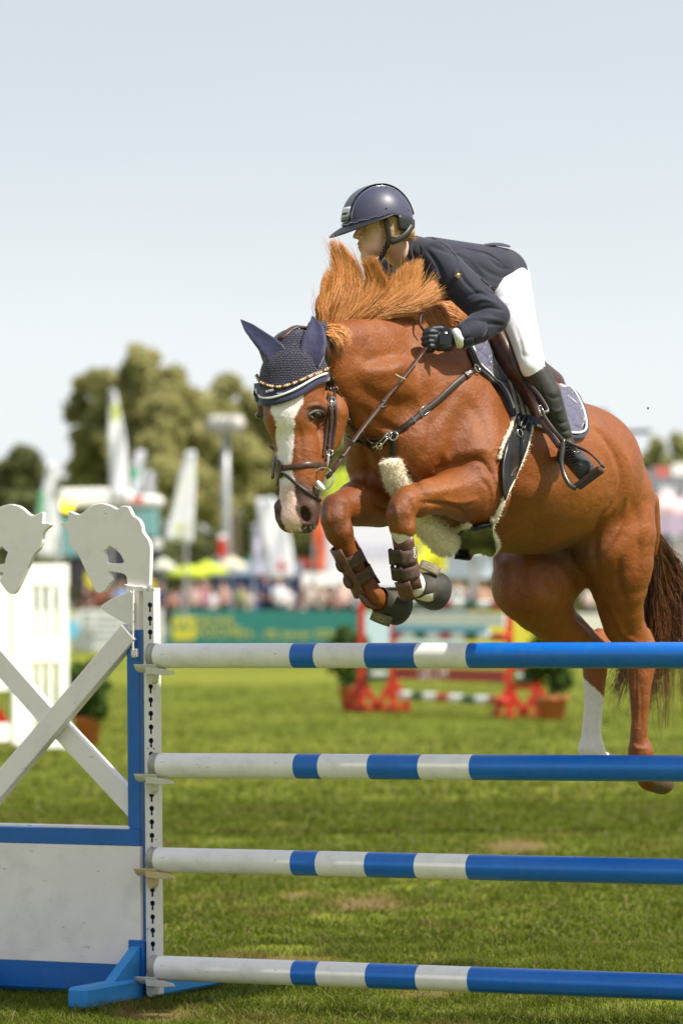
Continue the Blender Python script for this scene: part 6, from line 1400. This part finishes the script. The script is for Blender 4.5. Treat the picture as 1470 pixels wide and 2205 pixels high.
ch(C((1090, 605, 14.68, 34), (1112, 680, 14.42, 28), (1144, 780, 14.23, 19), (1170, 830, 14.24, 20), (1200, 905, 14.25, 15), (1222, 962, 14.28, 12), (1240, 988, 14.20, 12), (1256, 1008, 14.09, 12)), .03)
ch(C((1080, 615, 14.86, 34), (1010, 690, 14.88, 34), (940, 790, 14.78, 25), (960, 850, 14.85, 24), (985, 940, 14.95, 15), (980, 975, 14.90, 14), (960, 1000, 14.78, 14)), .03)
# head and face
f.ell(H(-.005, 0, .03), (.100, .078, .098), HR, .01); k = .012
ch(Hc((.03, 0, -.02, .062), (.048, 0, -.055, .050), (.070, 0, -.096, .024)), .02)
ch(Hc((.048, .030, -.025, .030), (.045, .034, -.06, .022)), .02); ch(Hc((.048, -.030, -.025, .030), (.045, -.034, -.06, .022)), .02)
ch(Hc((.078, 0, .03, .016), (.098, 0, .005, .0085), (.114, 0, -.020, .0095)), .010)
ch(Hc((.098, .010, -.024, .008),), .006); ch(Hc((.098, -.010, -.024, .008),), .006)
ch(Hc((.085, .028, .030, .010), (.076, .045, .028, .008)), .012); ch(Hc((.085, -.028, .030, .010), (.076, -.045, .028, .008)), .012)
f.ell(H(.098, .030, .010), (.018, .017, .010), HR, .010, 'sub'); f.ell(H(.098, -.030, .010), (.018, .017, .010), HR, .010, 'sub')
ch(Hc((.096, 0, -.047, .0085), (.086, .016, -.050, .006)), .006); ch(Hc((.096, 0, -.047, .0085), (.086, -.016, -.050, .006)), .006)
ch(Hc((.092, 0, -.062, .0095), (.084, .012, -.061, .007)), .006); ch(Hc((.092, 0, -.062, .0095), (.084, -.012, -.061, .007)), .006)
ch(Hc((.107, 0, -.0545, .0022), (.094, .018, -.056, .0022)), .002, 'sub'); ch(Hc((.107, 0, -.0545, .0022), (.094, -.018, -.056, .0022)), .002, 'sub')
f.ell(H(-.012, .079, -.008), (.020, .009, .032), HR, .008); f.ell(H(-.012, -.079, -.008), (.020, .009, .032), HR, .008); f.ell(H(-.006, .089, -.004), (.011, .006, .018), HR, .005, 'sub')
ch([tuple(H(-.025, .0, -.03))+(.055,), tuple(P(852, 540, 14.20))+(.052,), tuple(P(878, 560, 14.27))+(.058,)], .02)
V_, Q_ = f.mesh(2); RN = vnormals(V_, Q_); mesh_obj('body', V_, Q_, SKIN, rd)
EW = mat('eye_white', (.7, .66, .62), .25); IR = mat('iris', (.07, .09, .10), .15)
for s_ in (1, -1):
    mesh_obj('eyeball', *uvs(H(.0735, .029*s_, .009), (.0118,)*3), EW, rd); mesh_obj('iris', *uvs(H(.0805, .030*s_, .008), (.0058,)*3), IR, rd)
    mb = MB(); mb.tube(catmull([H(.088, .016*s_, .010), H(.0925, .028*s_, .0165), H(.084, .044*s_, .012)], 8), .0022, 6); mb.build('eyelid', SKIN, rd, True)
    mb = MB(); mb.tube(catmull([H(.094, .014*s_, .030), H(.092, .030*s_, .036), H(.078, .050*s_, .032)], 8), .0026, 6); mb.build('eyebrow', mat('eyebrow_hair', (.22, .13, .07), .8), rd, True)
mb = MB()
for s_ in (1, -1): mb.tube(catmull([H(.1035, 0, -.0485), H(.100, .009*s_, -.0475), H(.091, .019*s_, -.053)], 7), [.0032]*5+[.002, .001], 6); mb.tube(catmull([H(.1005, 0, -.0605), H(.097, .009*s_, -.061), H(.090, .018*s_, -.056)], 7), [.0036]*5+[.002, .001], 6)
mb.build('lips', mat('lip_skin', (.55, .24, .19), .4), rd, True)
# hair under the helmet, netted bun
HAIRB = hair_mat('blond_hair', (.30, .17, .07), (.60, .40, .20))
f = Field(HC-[.16, .16, .16], HC+[.16, .16, .16], .004)
f.chain(Hc((.02, .066, .02, .022), (-.03, .070, .01, .028), (-.07, .055, -.005, .034)), .01); f.chain(Hc((-.085, .03, -.01, .035), (-.09, -.03, -.01, .03)), .02)
f.ell(H(-.012, .090, -.012), (.013, .02, .022), HR, .006, 'sub')
V_, Q_ = f.mesh(2); hm_ = mat('blond_hair_mass', (.42, .26, .12), .6, bump=1.0, bscale=90, bdist=.004, var=.3, vscale=60); mesh_obj('hair', V_, Q_, hm_, rd)
n_ = 500; t = np.linspace(0, 1, 7)[None, :, None]; z0 = rng.uniform(-.03, .055, (n_, 1)); st_ = np.array([[H(.035, .080+.010*math.sin(5*z), z)] for z in z0[:, 0]])
en_ = np.array([[H(-.09+.02*random.random(), .060, z*.5-.01)] for z in z0[:, 0]]); md_ = np.array([[hl_*.024+hu_*random.uniform(-.006, .006)] for _ in range(n_)])
strands('hair', st_*(1-t)+en_*t+md_*np.sin(t*math.pi), np.full(n_, .0007), HAIRB, rd)
n_ = 60; cvs = []
for i in range(n_):
    a = H(-.075+random.uniform(-.02, .02), .05+random.uniform(-.02, .03), -.035); cvs.append(np.array([a+tt*(-hf_*.035*random.uniform(.4, 1.2))+tt*tt*hu_*random.uniform(-.02, .012)+hl_*tt*random.uniform(-.01, .01) for tt in np.linspace(0, 1, 6)]))
strands('hair', np.array(cvs), np.full(n_, .0006), HAIRB, rd)

# helmet
hel = thing('helmet', 'matt navy riding helmet with wide brim on the rider head', 'helmet', P(816, 470, 14.12))
HLM = mat('helmet_shell', (.050, .053, .092), .42, spec=.4, coat=.05, var=.05, vscale=60, bump=.06, bscale=900, bdist=.0004)
HBK = mat('helmet_black', (.014, .015, .016), .45, bump=.1, bscale=300, bdist=.001)
HO = P(817, 480, 14.12)
tl = math.radians(4); fa = hf_*math.cos(tl)-hu_*math.sin(tl); ua = hu_*math.cos(tl)+hf_*math.sin(tl)
def HP(th, el, s=1.0, dz=0):
    """point on the helmet: th round from front, el elevation"""
    ce, se = math.cos(el), math.sin(el); A = .144 if math.cos(th) > 0 else .132; sq = abs(se)**.94*(1 if se > 0 else -1)
    return HO+s*(A*ce*math.cos(th)*fa+.112*ce*math.sin(th)*hl_+.146*sq*ua)+dz*ua
def rim(th): return math.radians(7-8*max(math.cos(th), 0)-11*max(-math.cos(th), 0))
nu, nv = 26, 64; G = np.array([[HP(2*math.pi*j/nv, rim(2*math.pi*j/nv)+(math.pi/2-rim(2*math.pi*j/nv))*(i/nu)) for j in range(nv)] for i in range(nu)])
V = list(G.reshape(-1, 3))+[HP(0, math.pi/2)]; F = [(i*nv+j, i*nv+(j+1) % nv, (i+1)*nv+(j+1) % nv, (i+1)*nv+j) for i in range(nu-1) for j in range(nv)]+[((nu-1)*nv+j, (nu-1)*nv+(j+1) % nv, nu*nv) for j in range(nv)]
nV = len(V); Gi = np.array([[HP(2*math.pi*j/nv, rim(2*math.pi*j/nv)+(math.pi/2-rim(2*math.pi*j/nv))*(i/nu), .94) for j in range(nv)] for i in range(nu)])
V += list(Gi.reshape(-1, 3)); F += [(nV+i*nv+j, nV+(i+1)*nv+j, nV+(i+1)*nv+(j+1) % nv, nV+i*nv+(j+1) % nv) for i in range(nu-1) for j in range(nv)]+[(j, nV+j, nV+(j+1) % nv, (j+1) % nv) for j in range(nv)]
mesh_obj('shell', V, F, HLM, hel)
# centre panel with silver trim lines
def hline(b0, th0, th1, n=30, s=1.006, w=.0035, mt=None, name='trim_line', par=None):
    pts = []; 
    for t in np.linspace(th0, th1, n):
        a = t; x = math.cos(a); z = math.sin(a); b = b0; xx = x*math.sqrt(max(1-b*b, 0)); zz = z*math.sqrt(max(1-b*b, 0))
        A = .144 if xx > 0 else .132; pts.append(HO+s*(A*xx*fa+.112*b*hl_+.146*zz*ua))
    pts = np.array(pts); nr = pts-HO; return part(name, ribbon(pts, nr, w, .0012), mt, par)
PAN = mat('helmet_panel', (.020, .022, .040), .3, coat=.3)
for b0 in (.34, -.34): hline(b0, .12, math.pi-.12, 40, 1.005, .0028, STEEL, 'trim_line', hel)
hline(0, .12, math.pi-.12, 40, 1.0035, .074, PAN, 'centre_panel', hel)
G = np.array([[HP(th, el, 1.022) for th in np.linspace(-.22, .30, 9)] for el in np.linspace(.20, .46, 5)]); N_ = np.array([[g-HO for g in r] for r in G]); N_ /= np.linalg.norm(N_, axis=2)[..., None]
part('badge', sheet(G, N_, .003), mat('badge_silver', (.62, .61, .63), .45), hel)
G = np.array([[HP(th, el, 1.05) for th in np.linspace(-.14, .20, 9)] for el in np.linspace(.26, .31, 3)]); part('vent', sheet(G, N_[:3, :9], .002), HBK, hel)
for th, el in ((1.45, .30), (2.35, .22)): mesh_obj('rivet', *uvs(HP(th, el, 1.0), (.004,)*3, 8, 6), HLM, hel)
# brim
n_ = 41; rows = []
for i in range(7):
    r = []
    for j in range(n_):
        th = -1.75+3.5*j/(n_-1); w = .056*max(math.cos(th*.88), 0)**.75+.006; t = i/6; bs = HP(th, rim(th)+.02, 1.0); out = (math.cos(th)*fa+math.sin(th)*hl_*.9)
        r.append(bs+out*w*t-ua*(.026*t+.010*t*t)*max(math.cos(th*.9), 0)**1.6)
    rows.append(r)
G = np.array(rows); N_ = np.tile(ua, (7, n_, 1)); part('brim', sheet(G-ua*.004, N_, .004), HBK, hel)
pts = np.array([HP(th, rim(th)+.045, 1.012) for th in np.linspace(-1.75, 1.75, 40)]); part('band', ribbon(pts, pts-HO, .014, .003), NAVY, hel)
SPK = mat('glitter_trim', (.6, .6, .7), .25, metal=.5)
mb = MB()
for i in range(60):
    th = -1.5+3.0*i/59; p = HP(th, rim(th)+.045+.012*math.sin(i*.9), 1.045); mb.box(p, (.0035, .0035, .0014), None)
mb.build('glitter_trim', SPK, hel)
# rear guard and harness
G = np.array([[HP(th, rim(th)+.02-el, 1.0-.05*el) for th in np.linspace(1.75, 2*math.pi-1.75, 30)] for el in np.linspace(0, .34, 6)]); N_ = G-HO; N_ /= np.linalg.norm(N_, axis=2)[..., None]; part('rear_guard', sheet(G, N_, .006), HBK, hel)
def hs(pts, w, name='harness_strap'):
    pts = catmull(pts, 16); nr = np.tile(hl_, (16, 1)); part(name, ribbon(pts, nr, w, .006), HBK, hel)
hs([H(.030, .098, .035), H(.022, .096, .0), H(.018, .092, -.035), H(.022, .080, -.070)], .019)
hs([H(-.085, .088, .010), H(-.055, .098, -.020), H(-.020, .098, -.042), H(.010, .090, -.052)], .022)
hs([H(.020, .084, -.05), H(.030, .072, -.085), H(.045, .045, -.118), H(.052, 0, -.128), H(.045, -.045, -.118), H(.022, -.080, -.070)], .017)
mb = MB(); 
for c in (-.068, -.078, -.088, -.098): mb.box(H(.026+(-.068-c)*.35, .079-(-.068-c)*.5, c), (.024, .006, .005), np.array([hf_, hl_, hu_]).T, .001)
mb.build('buckle', mat('buckle_plastic', (.03, .03, .03), .25), hel)

# clothing
JK = mat('jacket_cloth', (.022, .023, .040), .75, spec=.3, sheen=.22, var=.08, vscale=20, bump=.25, bscale=700, bdist=.0006)
f = Field((-.05, 13.9, 2.15), (1.05, 15.1, 3.12), .005); ch = f.chain
ch(C((888, 548, 14.28, 40), (925, 572, 14.38, 62), (990, 588, 14.48, 68), (1045, 592, 14.60, 64), (1078, 592, 14.70, 58)), .03)
ch(C((940, 600, 14.38, 46), (980, 620, 14.46, 48), (1020, 622, 14.56, 44)), .03)
ch(C((1060, 585, 14.60, 52), (1082, 590, 14.68, 50)), .02)
ch(C((905, 552, 14.24, 40), (938, 562, 14.17, 45), (985, 606, 14.12, 41), (1035, 655, 14.09, 38), (1061, 682, 14.08, 36)), .025)
ch(C((1061, 682, 14.08, 35), (1030, 706, 14.04, 33), (1000, 722, 14.00, 28), (994, 725, 13.995, 27)), .012)
ch(C((870, 575, 14.36, 42), (828, 598, 14.48, 42), (850, 650, 14.5, 36), (882, 690, 14.5, 33), (865, 700, 14.43, 26)), .02)
f.ell(P(981, 731, 13.99), (.026, .05, .06), None, .004, 'sub')
V_, Q_ = f.mesh(3); N_ = vnormals(V_, Q_); jx, jy = proj(V_)
for path, w, dep in [
    ([(915, 535), (935, 560), (950, 590), (955, 625)], 4, .009), ([(925, 530), (960, 540), (1000, 560), (1040, 600)], 5, .010), ([(965, 545), (1000, 560), (1030, 590)], 3.5, -.006),
    ([(1005, 640), (1030, 630), (1060, 640)], 4, .008), ([(1010, 655), (1040, 645), (1072, 655)], 4, -.007), ([(1020, 672), (1050, 662), (1085, 668)], 3.5, .008), ([(1000, 690), (1040, 685), (1080, 690)], 4, -.006), ([(1010, 705), (1050, 698), (1085, 700)], 3.5, .006),
    ([(985, 575), (1000, 605), (1030, 635)], 4, .006), ([(920, 575), (940, 590), (948, 615)], 4, -.005), ([(1010, 540), (1050, 548), (1090, 570)], 3, .005), ([(1030, 570), (1060, 590), (1095, 600)], 5, .007), ([(1020, 590), (1050, 612), (1085, 620)], 5, -.006),
    ([(1050, 555), (1075, 575), (1100, 580)], 4, .005), ([(955, 530), (985, 538), (1010, 535)], 4, .004), ([(900, 520), (905, 545), (902, 570)], 3, .006), ([(1040, 620), (1060, 632), (1080, 628)], 3, .006), ([(945, 640), (965, 625), (975, 600)], 5, .008), ([(990, 730), (1020, 722), (1050, 710)], 3, .003)]:
    crease(V_, N_, jx, jy, path, w, dep)
jk = mesh_obj('jacket', V_, Q_, JK, rd)
BJ = BVHTree.FromPolygons([tuple(v) for v in V_], [tuple(map(int, a)) for a in Q_])
def onj(x, y, off, bv=None, d0=14.3):
    d = Vector(P(x, y, 1.0))-EYEP; d.normalize(); h = (bv or BJ).ray_cast(EYEP, d, 40)
    if h[0] is None:
        h = (bv or BJ).find_nearest(Vector(P(x, y, d0))); return P(x, y, h[0][1])+np.array(h[1])*off, np.array(h[1])
    return np.array(h[0])+np.array(h[1])*off, np.array(h[1])
def jstrap(path, w, th, off=.001, mt=JK, name='seam', par=None, bv=None):
    q = catmull(np.array(path, float), 24); r = [onj(x, y, off, bv) for x, y in q]; pts = np.array([a for a, b in r]); nr = np.array([b for a, b in r]); pts[1:-1] = .5*pts[1:-1]+.25*(pts[2:]+pts[:-2]); return part(name, ribbon(pts, nr, w, th), mt, par or jk)
jstrap([(893, 512), (884, 525), (884, 545), (894, 575), (908, 600)], .028, .006, .003, JK, 'collar')
SEAM = mat('seam_thread', (.012, .012, .022), .8)
jstrap([(930, 512), (960, 530), (985, 560), (975, 590)], .003, .0012, .0005, SEAM); jstrap([(1005, 535), (1050, 545), (1090, 575)], .003, .0012, .0005, SEAM)
jstrap([(1006, 700), (1020, 715), (1024, 738)], .003, .0015, .0005, SEAM); jstrap([(1035, 600), (1048, 612), (1062, 622)], .010, .003, .001, JK, 'pocket_welt')
p, n = onj(985, 592, .002); mb = MB(); M_ = frame_at(p, n, P(995, 598, 14)-P(980, 588, 14)); mb.box((0, 0, 0), (.022, .026, .003), None, .0008)
V2 = [M_ @ Vector(v) for v in mb.v]; mesh_obj('badge', V2, mb.f, mat('bronze_badge', (.36, .20, .09), .4, metal=.6), jk)
mb = MB(); mb.box((0, 0, .001), (.013, .015, .003)); V2 = [M_ @ Vector(v) for v in mb.v]; mesh_obj('badge_plate', V2, mb.f, BRASS, jk)
G = loft_grid([[(1040, 527, 14.60), (1060, 524, 14.63), (1080, 525, 14.66), (1097, 530, 14.68)], [(1044, 530, 14.52), (1064, 529, 14.55), (1083, 531, 14.58), (1098, 533, 14.60)]], 6, 12)
part('vent_flap', sheet(G, np.tile(np.array([0, -.3, .95]), (6, 12, 1)), .003), JK, jk)
WB = mat('white_breeches', (.80, .80, .82), .75, sheen=.3, var=.03, vscale=20, bump=.15, bscale=600, bdist=.0006)
f = Field((.2, 13.95, 1.5), (1.1, 15.3, 3.05), .006); ch = f.chain
ch(C((1086, 602, 14.70, 54), (1098, 640, 14.55, 49), (1114, 690, 14.38, 40), (1134, 745, 14.27, 31), (1146, 790, 14.225, 27), (1152, 808, 14.23, 24)), .03)
ch(C((1086, 602, 14.76, 54), (1075, 630, 14.85, 48), (1010, 700, 14.88, 40), (950, 770, 14.80, 31), (938, 800, 14.78, 27)), .03)
V_, Q_ = f.mesh(3); N_ = vnormals(V_, Q_); bx, by = proj(V_)
for path, w, dep in [([(1078, 640), (1100, 636), (1128, 645)], 4, .006), ([(1080, 655), (1105, 652), (1135, 660)], 5, -.005), ([(1120, 760), (1140, 770), (1160, 765)], 5, .003), ([(1108, 700), (1120, 740), (1128, 780)], 4, .003)]: crease(V_, N_, bx, by, path, w, dep)
mesh_obj('breeches', V_, Q_, WB, rd)
f = Field((.3, 13.95, 1.55), (1.1, 15.3, 2.5), .0046); ch = f.chain
BOO = mat('boot_leather', (.030, .030, .027), .46, spec=.5, var=.3, vscale=14, bump=.35, bscale=16, bdist=.006, dirt=(.06, .055, .045), dscale=7, damt=.3)
ch(C((1154, 806, 14.235, 29), (1180, 850, 14.24, 28), (1200, 900, 14.25, 21), (1214, 935, 14.26, 17), (1220, 960, 14.27, 17)), .02)
ch(C((1218, 962, 14.290, 16), (1212, 985, 14.330, 16)), .015)
ch(C((1222, 968, 14.260, 17), (1238, 985, 14.200, 19), (1252, 1002, 14.110, 21), (1258, 1012, 14.050, 22)), .015)
ch(C((1222, 985, 14.270, 14), (1250, 1018, 14.110, 14), (1258, 1022, 14.050, 16)), .01)
ch(C((938, 795, 14.78, 31), (955, 850, 14.85, 28), (975, 910, 14.93, 20), (985, 945, 14.96, 16), (980, 975, 14.90, 17), (965, 1000, 14.78, 20)), .02)
f.ell(P(1130, 768, 14.22), (.09, .10, .048), np.array([[.77, 0, .64], [0, 1, 0], [-.64, 0, .77]]), .004, 'sub')
V_, Q_ = f.mesh(2); N_ = vnormals(V_, Q_); bx, by = proj(V_)
for path, w, dep in [([(1195, 905), (1205, 912), (1222, 908)], 3, .004), ([(1198, 925), (1210, 930), (1226, 926)], 3, .005), ([(1200, 938), (1214, 945), (1230, 942)], 3, .004), ([(1175, 850), (1190, 858), (1206, 852)], 4, .003), ([(1160, 820), (1168, 860), (1182, 900)], 1.8, .003), ([(1236, 1008), (1255, 1000), (1272, 1004)], 2.5, -.003), ([(1182, 880), (1200, 886), (1214, 878)], 4, -.003)]: crease(V_, N_, bx, by, path, w, dep)
def submesh(V, Q, keep):
    q = Q[keep[Q].all(1)]; u, inv = np.unique(q, return_inverse=True); return V[u], inv.reshape(q.shape)
far_ = V_[:, 1] > 14.62
mesh_obj('riding_boot', *submesh(V_, Q_, far_), BOO, rd); V_, Q_ = submesh(V_, Q_, ~far_)
bt = mesh_obj('riding_boot', V_, Q_, BOO, rd)
BBt = BVHTree.FromPolygons([tuple(v) for v in V_], [tuple(map(int, a)) for a in Q_])
LACE = mat('boot_lace', (.02, .02, .02), .8)
for i in range(7):
    y = 966+i*6; x = 1218+i*3.2; jstrap([(x-5, y+2), (x+6, y-2), (x+14, y+2)], .004, .003, .001, LACE, 'lace', bt, BBt)
jstrap([(1216, 955), (1232, 962), (1246, 975)], .010, .003, .001, LACE, 'boot_strap', bt, BBt)
p, n = onj(1240, 975, .004, BBt); ring('buckle', p, .010, .0018, n, STEEL, bt, .8)
# gloves
GL = mat('black_glove', (.014, .015, .024), .5, var=.25, vscale=80, bump=.5, bscale=160, bdist=.0016)
def glove(o, flip=False):
    f = Field(P(880+o[0], 780+o[1], 13.85+o[2])-[.02, 0, 0], P(1010+o[0], 680+o[1], 14.12+o[2])+[.02, 0, 0], .0024); ch = f.chain
    D = lambda *p: C(*[(x+o[0], y+o[1], d+o[2], r) for x, y, d, r in p])
    ch(D((992, 727, 14.0, 15), (972, 729, 13.99, 17), (950, 731, 13.975, 20), (938, 733, 13.97, 19)), .006)
    ch(D((945, 744, 13.965, 13), (965, 745, 13.975, 12)), .008)
    for i, (l1, r) in enumerate(((22, 6.2), (25, 6.4), (24, 6.2), (20, 5.6))):
        y = 716+i*10.2; ch(D((942, y, 13.958, r+1), (942-l1*.75, y-1, 13.938, r), (942-l1-6, y+4, 13.945, r*.95), (942-l1-2, y+8, 13.972, r*.9), (942-l1+10, y+8, 13.985, r*.85)), .0025)
    ch(D((968, 716, 13.985, 9), (948, 708, 13.96, 7.5), (930, 708, 13.95, 6.6), (916, 713, 13.948, 5.8)), .003)
    V_, Q_ = f.mesh(2); return V_, Q_
gm = glove((0, 0, 0)); g1_ = mesh_obj('glove', gm[0], gm[1], GL, rd); BG = BVHTree.FromPolygons([tuple(v) for v in gm[0]], [tuple(map(int, a)) for a in gm[1]])
gm2 = glove((-92, -24, .40)); mesh_obj('glove', gm2[0], gm2[1], GL, rd)
M_ = frame_at(P(959, 727, 13.925), (-.25, -.9, .3), (0, 0, 1)); mb = MB()
pts = [(-.028, -.022), (.020, -.022), (.033, -.017), (.040, -.006), (.040, .006), (.033, .017), (.020, .022), (-.028, .022)]
n_ = len(pts); mb.add([(a, b, 0) for a, b in pts]+[(a, b, .004) for a, b in pts], [tuple(range(n_))[::-1], tuple(range(n_, 2*n_))]+[(i, (i+1) % n_, n_+(i+1) % n_, n_+i) for i in range(n_)])
mesh_obj('glove_tab', [M_ @ Vector(v) for v in mb.v], mb.f, BLK, g1_, smooth=False)
mb = MB(); mb.box((.018, 0, .005), (.009, .009, .003), None, .001); mesh_obj('stud', [M_ @ Vector(v) for v in mb.v], mb.f, STEEL, g1_)
CUFF = mat('white_shirt', (.82, .82, .83), .7, bump=.2, bscale=60, bdist=.002)
mb = MB(); mb.tube([P(977, 731, 13.985), P(986, 728, 13.985), P(1005, 721, 14.0)], [.036, .040, .038], 24); mb.build('shirt_cuff', CUFF, rd, True)
mb = MB(); mb.tube([P(990, 726, 13.99), P(1003, 720, 13.998), P(1020, 712, 14.01), P(1034, 705, 14.03)], [.043, .0445, .046, .045], 28); mb.build('sleeve_cuff', JK, rd, True)
# collar of the shirt
mb = MB(); mb.tube(catmull([P(842, 582, 14.14), P(850, 590, 14.12), P(868, 600, 14.12)], 6), .02, 10); mb.build('shirt_collar', mat('black_shirt', (.010, .010, .014), .6), rd, True)
# ------------------------------------------------------------------ tendon boots and bell boots on the forelegs
VEL = mat('brown_velcro', (.085, .048, .036), .85, bump=.7, bscale=260, bdist=.002, var=.3, vscale=50, dirt=(.10, .08, .06), dscale=12, damt=.4)
SHELLM = mat('boot_shell', (.12, .052, .040), .42, var=.2, vscale=20, bump=.3, bscale=60, bdist=.002)
RUB = mat('bell_rubber', (.040, .036, .030), .55, var=.35, vscale=12, bump=.5, bscale=24, bdist=.004, dirt=(.13, .10, .065), dscale=6, damt=.55)
TAN = mat('bell_patch', (.16, .13, .085), .7, bump=.5, bscale=120, bdist=.002, var=.3, vscale=30)
def sleeve(a, b, ra, rb, th, th0, th1, side, mt, par, name, n=26, rings=5, flare=0):
    """part of a cuff around the axis a-b"""
    a = np.array(a); b = np.array(b); t = b-a; t /= np.linalg.norm(t); s = np.array(side, float); s -= t*(s@t); s /= np.linalg.norm(s); o = np.cross(t, s)
    G = np.zeros((rings, n, 3)); N_ = np.zeros((rings, n, 3))
    for i in range(rings):
        u = i/(rings-1); c = a+(b-a)*u; r = ra+(rb-ra)*u+flare*math.sin(u*math.pi)
        for j in range(n):
            al = th0+(th1-th0)*j/(n-1); d = math.cos(al)*s+math.sin(al)*o; G[i, j] = c+d*r; N_[i, j] = d
    return part(name, sheet(G, N_, th), mt, par)
CAMS = np.array([0, -1, 0.])
tb1 = thing('tendon_boot', 'brown tendon boot with two straps on the foreleg with the white sock', 'tendon boot', P(872, 1200, 13.8))
A = P(867, 1158, 13.785); B = P(884, 1272, 13.84)
sleeve(P(872, 1152, 13.795), P(888, 1262, 13.845), .043, .050, .008, -.25, 2.9, (.35, -.94, 0), SHELLM, tb1, 'shell', 24, 8, -.004)
sleeve(P(866, 1182, 13.79), P(868, 1212, 13.80), .047, .046, .007, -2.9, 2.2, CAMS, VEL, tb1, 'velcro_strap')
sleeve(P(870, 1216, 13.80), P(874, 1242, 13.815), .046, .047, .007, -2.9, 2.2, CAMS, VEL, tb1, 'velcro_strap')
sleeve(P(871, 1176, 13.785), P(874, 1208, 13.80), .056, .055, .006, .25, 1.1, CAMS, LEAD, tb1, 'strap_tab', 10)
sleeve(P(874, 1212, 13.795), P(878, 1240, 13.81), .056, .056, .006, .35, 1.1, CAMS, LEAD, tb1, 'strap_tab', 10)
sleeve(P(876, 1240, 13.815), P(890, 1278, 13.845), .050, .050, .007, .0, 1.25, CAMS, SHELLM, tb1, 'shell_lower', 12)
textmesh('CWD', .017, WHT, tb1, frame_at(P(893, 1190, 13.735), (.55, -.8, .1), (0, 0, 1)))
tb2 = thing('tendon_boot', 'brown tendon boot with two straps on the all brown foreleg', 'tendon boot', P(765, 1220, 13.9))
sleeve(P(738, 1172, 13.89), P(792, 1272, 13.94), .048, .052, .007, .3, 4.4, CAMS, SHELLM, tb2, 'shell', 24, 8, -.003)
sleeve(P(748, 1192, 13.90), P(760, 1216, 13.915), .047, .047, .007, -3.0, 3.0, CAMS, VEL, tb2, 'velcro_strap')
sleeve(P(768, 1228, 13.92), P(780, 1252, 13.93), .048, .048, .007, -3.0, 3.0, CAMS, VEL, tb2, 'velcro_strap')
for x, y in ((732, 1216), (748, 1251)):
    mb = MB(); mb.tube(catmull([P(x-2, y-14, 13.90), P(x-3, y-4, 13.89), P(x+1, y+8, 13.89), P(x+8, y+14, 13.90)], 8), [.006, .011, .013, .014, .014, .013, .011, .006], 8); mb.build('strap_end', VEL, tb2, True)
mb = MB(); mb.tube(catmull([P(776, 1262, 13.91), P(780, 1285, 13.90), P(795, 1304, 13.90), P(812, 1306, 13.92)], 10), [.006, .010, .013, .014, .014, .013, .012, .010, .008, .005], 10); mb.build('shell_lower', SHELLM, tb2, True)
def bell(axis_a, axis_b, r0, r1, label, patch_c, pn, px_, loc, open_c):
    b = thing('bell_boot', label, 'bell boot', loc); a = np.array(axis_a); c = np.array(axis_b); t = (c-a)/np.linalg.norm(c-a); s = np.cross(t, (0, 0, 1.)); s /= np.linalg.norm(s); o = np.cross(t, s)
    n = 30; prof = [(-.08, r0*1.02), (0, r0*1.06), (.06, r0*.98), (.2, r0*1.06), (.45, (r0+r1)*.5*1.04), (.75, r1*1.0), (.97, r1*1.03), (1.0, r1*1.0), (.98, r1*.93), (.5, r1*.8)]
    V = []
    for u, r in prof:
        for j in range(n):
            al = 2*math.pi*j/n; d = math.cos(al)*s+math.sin(al)*o; V.append(a+(c-a)*u+d*r*(1+.02*math.sin(3*al+4*u)))
    F = [(i*n+j, i*n+(j+1) % n, (i+1)*n+(j+1) % n, (i+1)*n+j) for i in range(len(prof)-1) for j in range(n)]
    mesh_obj('bell', V, F, RUB, b)
    # hoof wall and sole seen inside the bell
    h = MB(); h.tube([a+(c-a)*.5, a+(c-a)*.96, a+(c-a)*1.08], [r1*.7, r1*.88, r1*.86], 24); h.build('sole_rim', mat('hoof_horn', (.16, .12, .075), .7, var=.3, vscale=40, bump=.6, bscale=90, bdist=.003), b, True)
    M_ = frame_at(patch_c, pn, px_); q = MB(); G = np.array([[(x, y, -.9*(x*x*3+y*y*4)) for x in np.linspace(-.040, .040, 7)] for y in np.linspace(-.022, .022, 5)])
    V_, F_ = sheet(G, np.tile(np.array([0, 0, 1.]), (5, 7, 1)), .005); mesh_obj('patch', [M_ @ Vector(v) for v in V_], F_, TAN, b)
    q = MB(); lw = .0014
    for k2 in range(3):
        al = np.linspace(0, 2*math.pi, 20); q.tube(np.array([(.022*math.cos(x)*(1-.25*k2), .010*math.sin(x)*(1-.25*k2), .0055-.9*3*(.022*math.cos(x)*(1-.25*k2))**2) for x in al]), lw*.6, 5)
    mesh_obj('emblem', [M_ @ Vector(v) for v in q.v], q.f, mat('emblem_thread', (.36, .33, .24), .7), b)
    return b
bell(P(898, 1262, 13.86), P(937, 1273, 13.98), .045, .071, 'dark rubber bell boot on the hoof below the white sock', P(925, 1222, 13.90), (.25, -.75, .62), P(950, 1232, 13.9)-P(915, 1215, 13.9), P(915, 1270, 13.9), 0)
bell(P(818, 1292, 13.955), P(855, 1306, 14.06), .046, .070, 'dark rubber bell boot on the lower hoof nearest the top pole', P(820, 1332, 13.98), (-.2, -.85, -.45), P(845, 1342, 13.9)-P(800, 1325, 13.9), P(840, 1300, 13.9), 0)
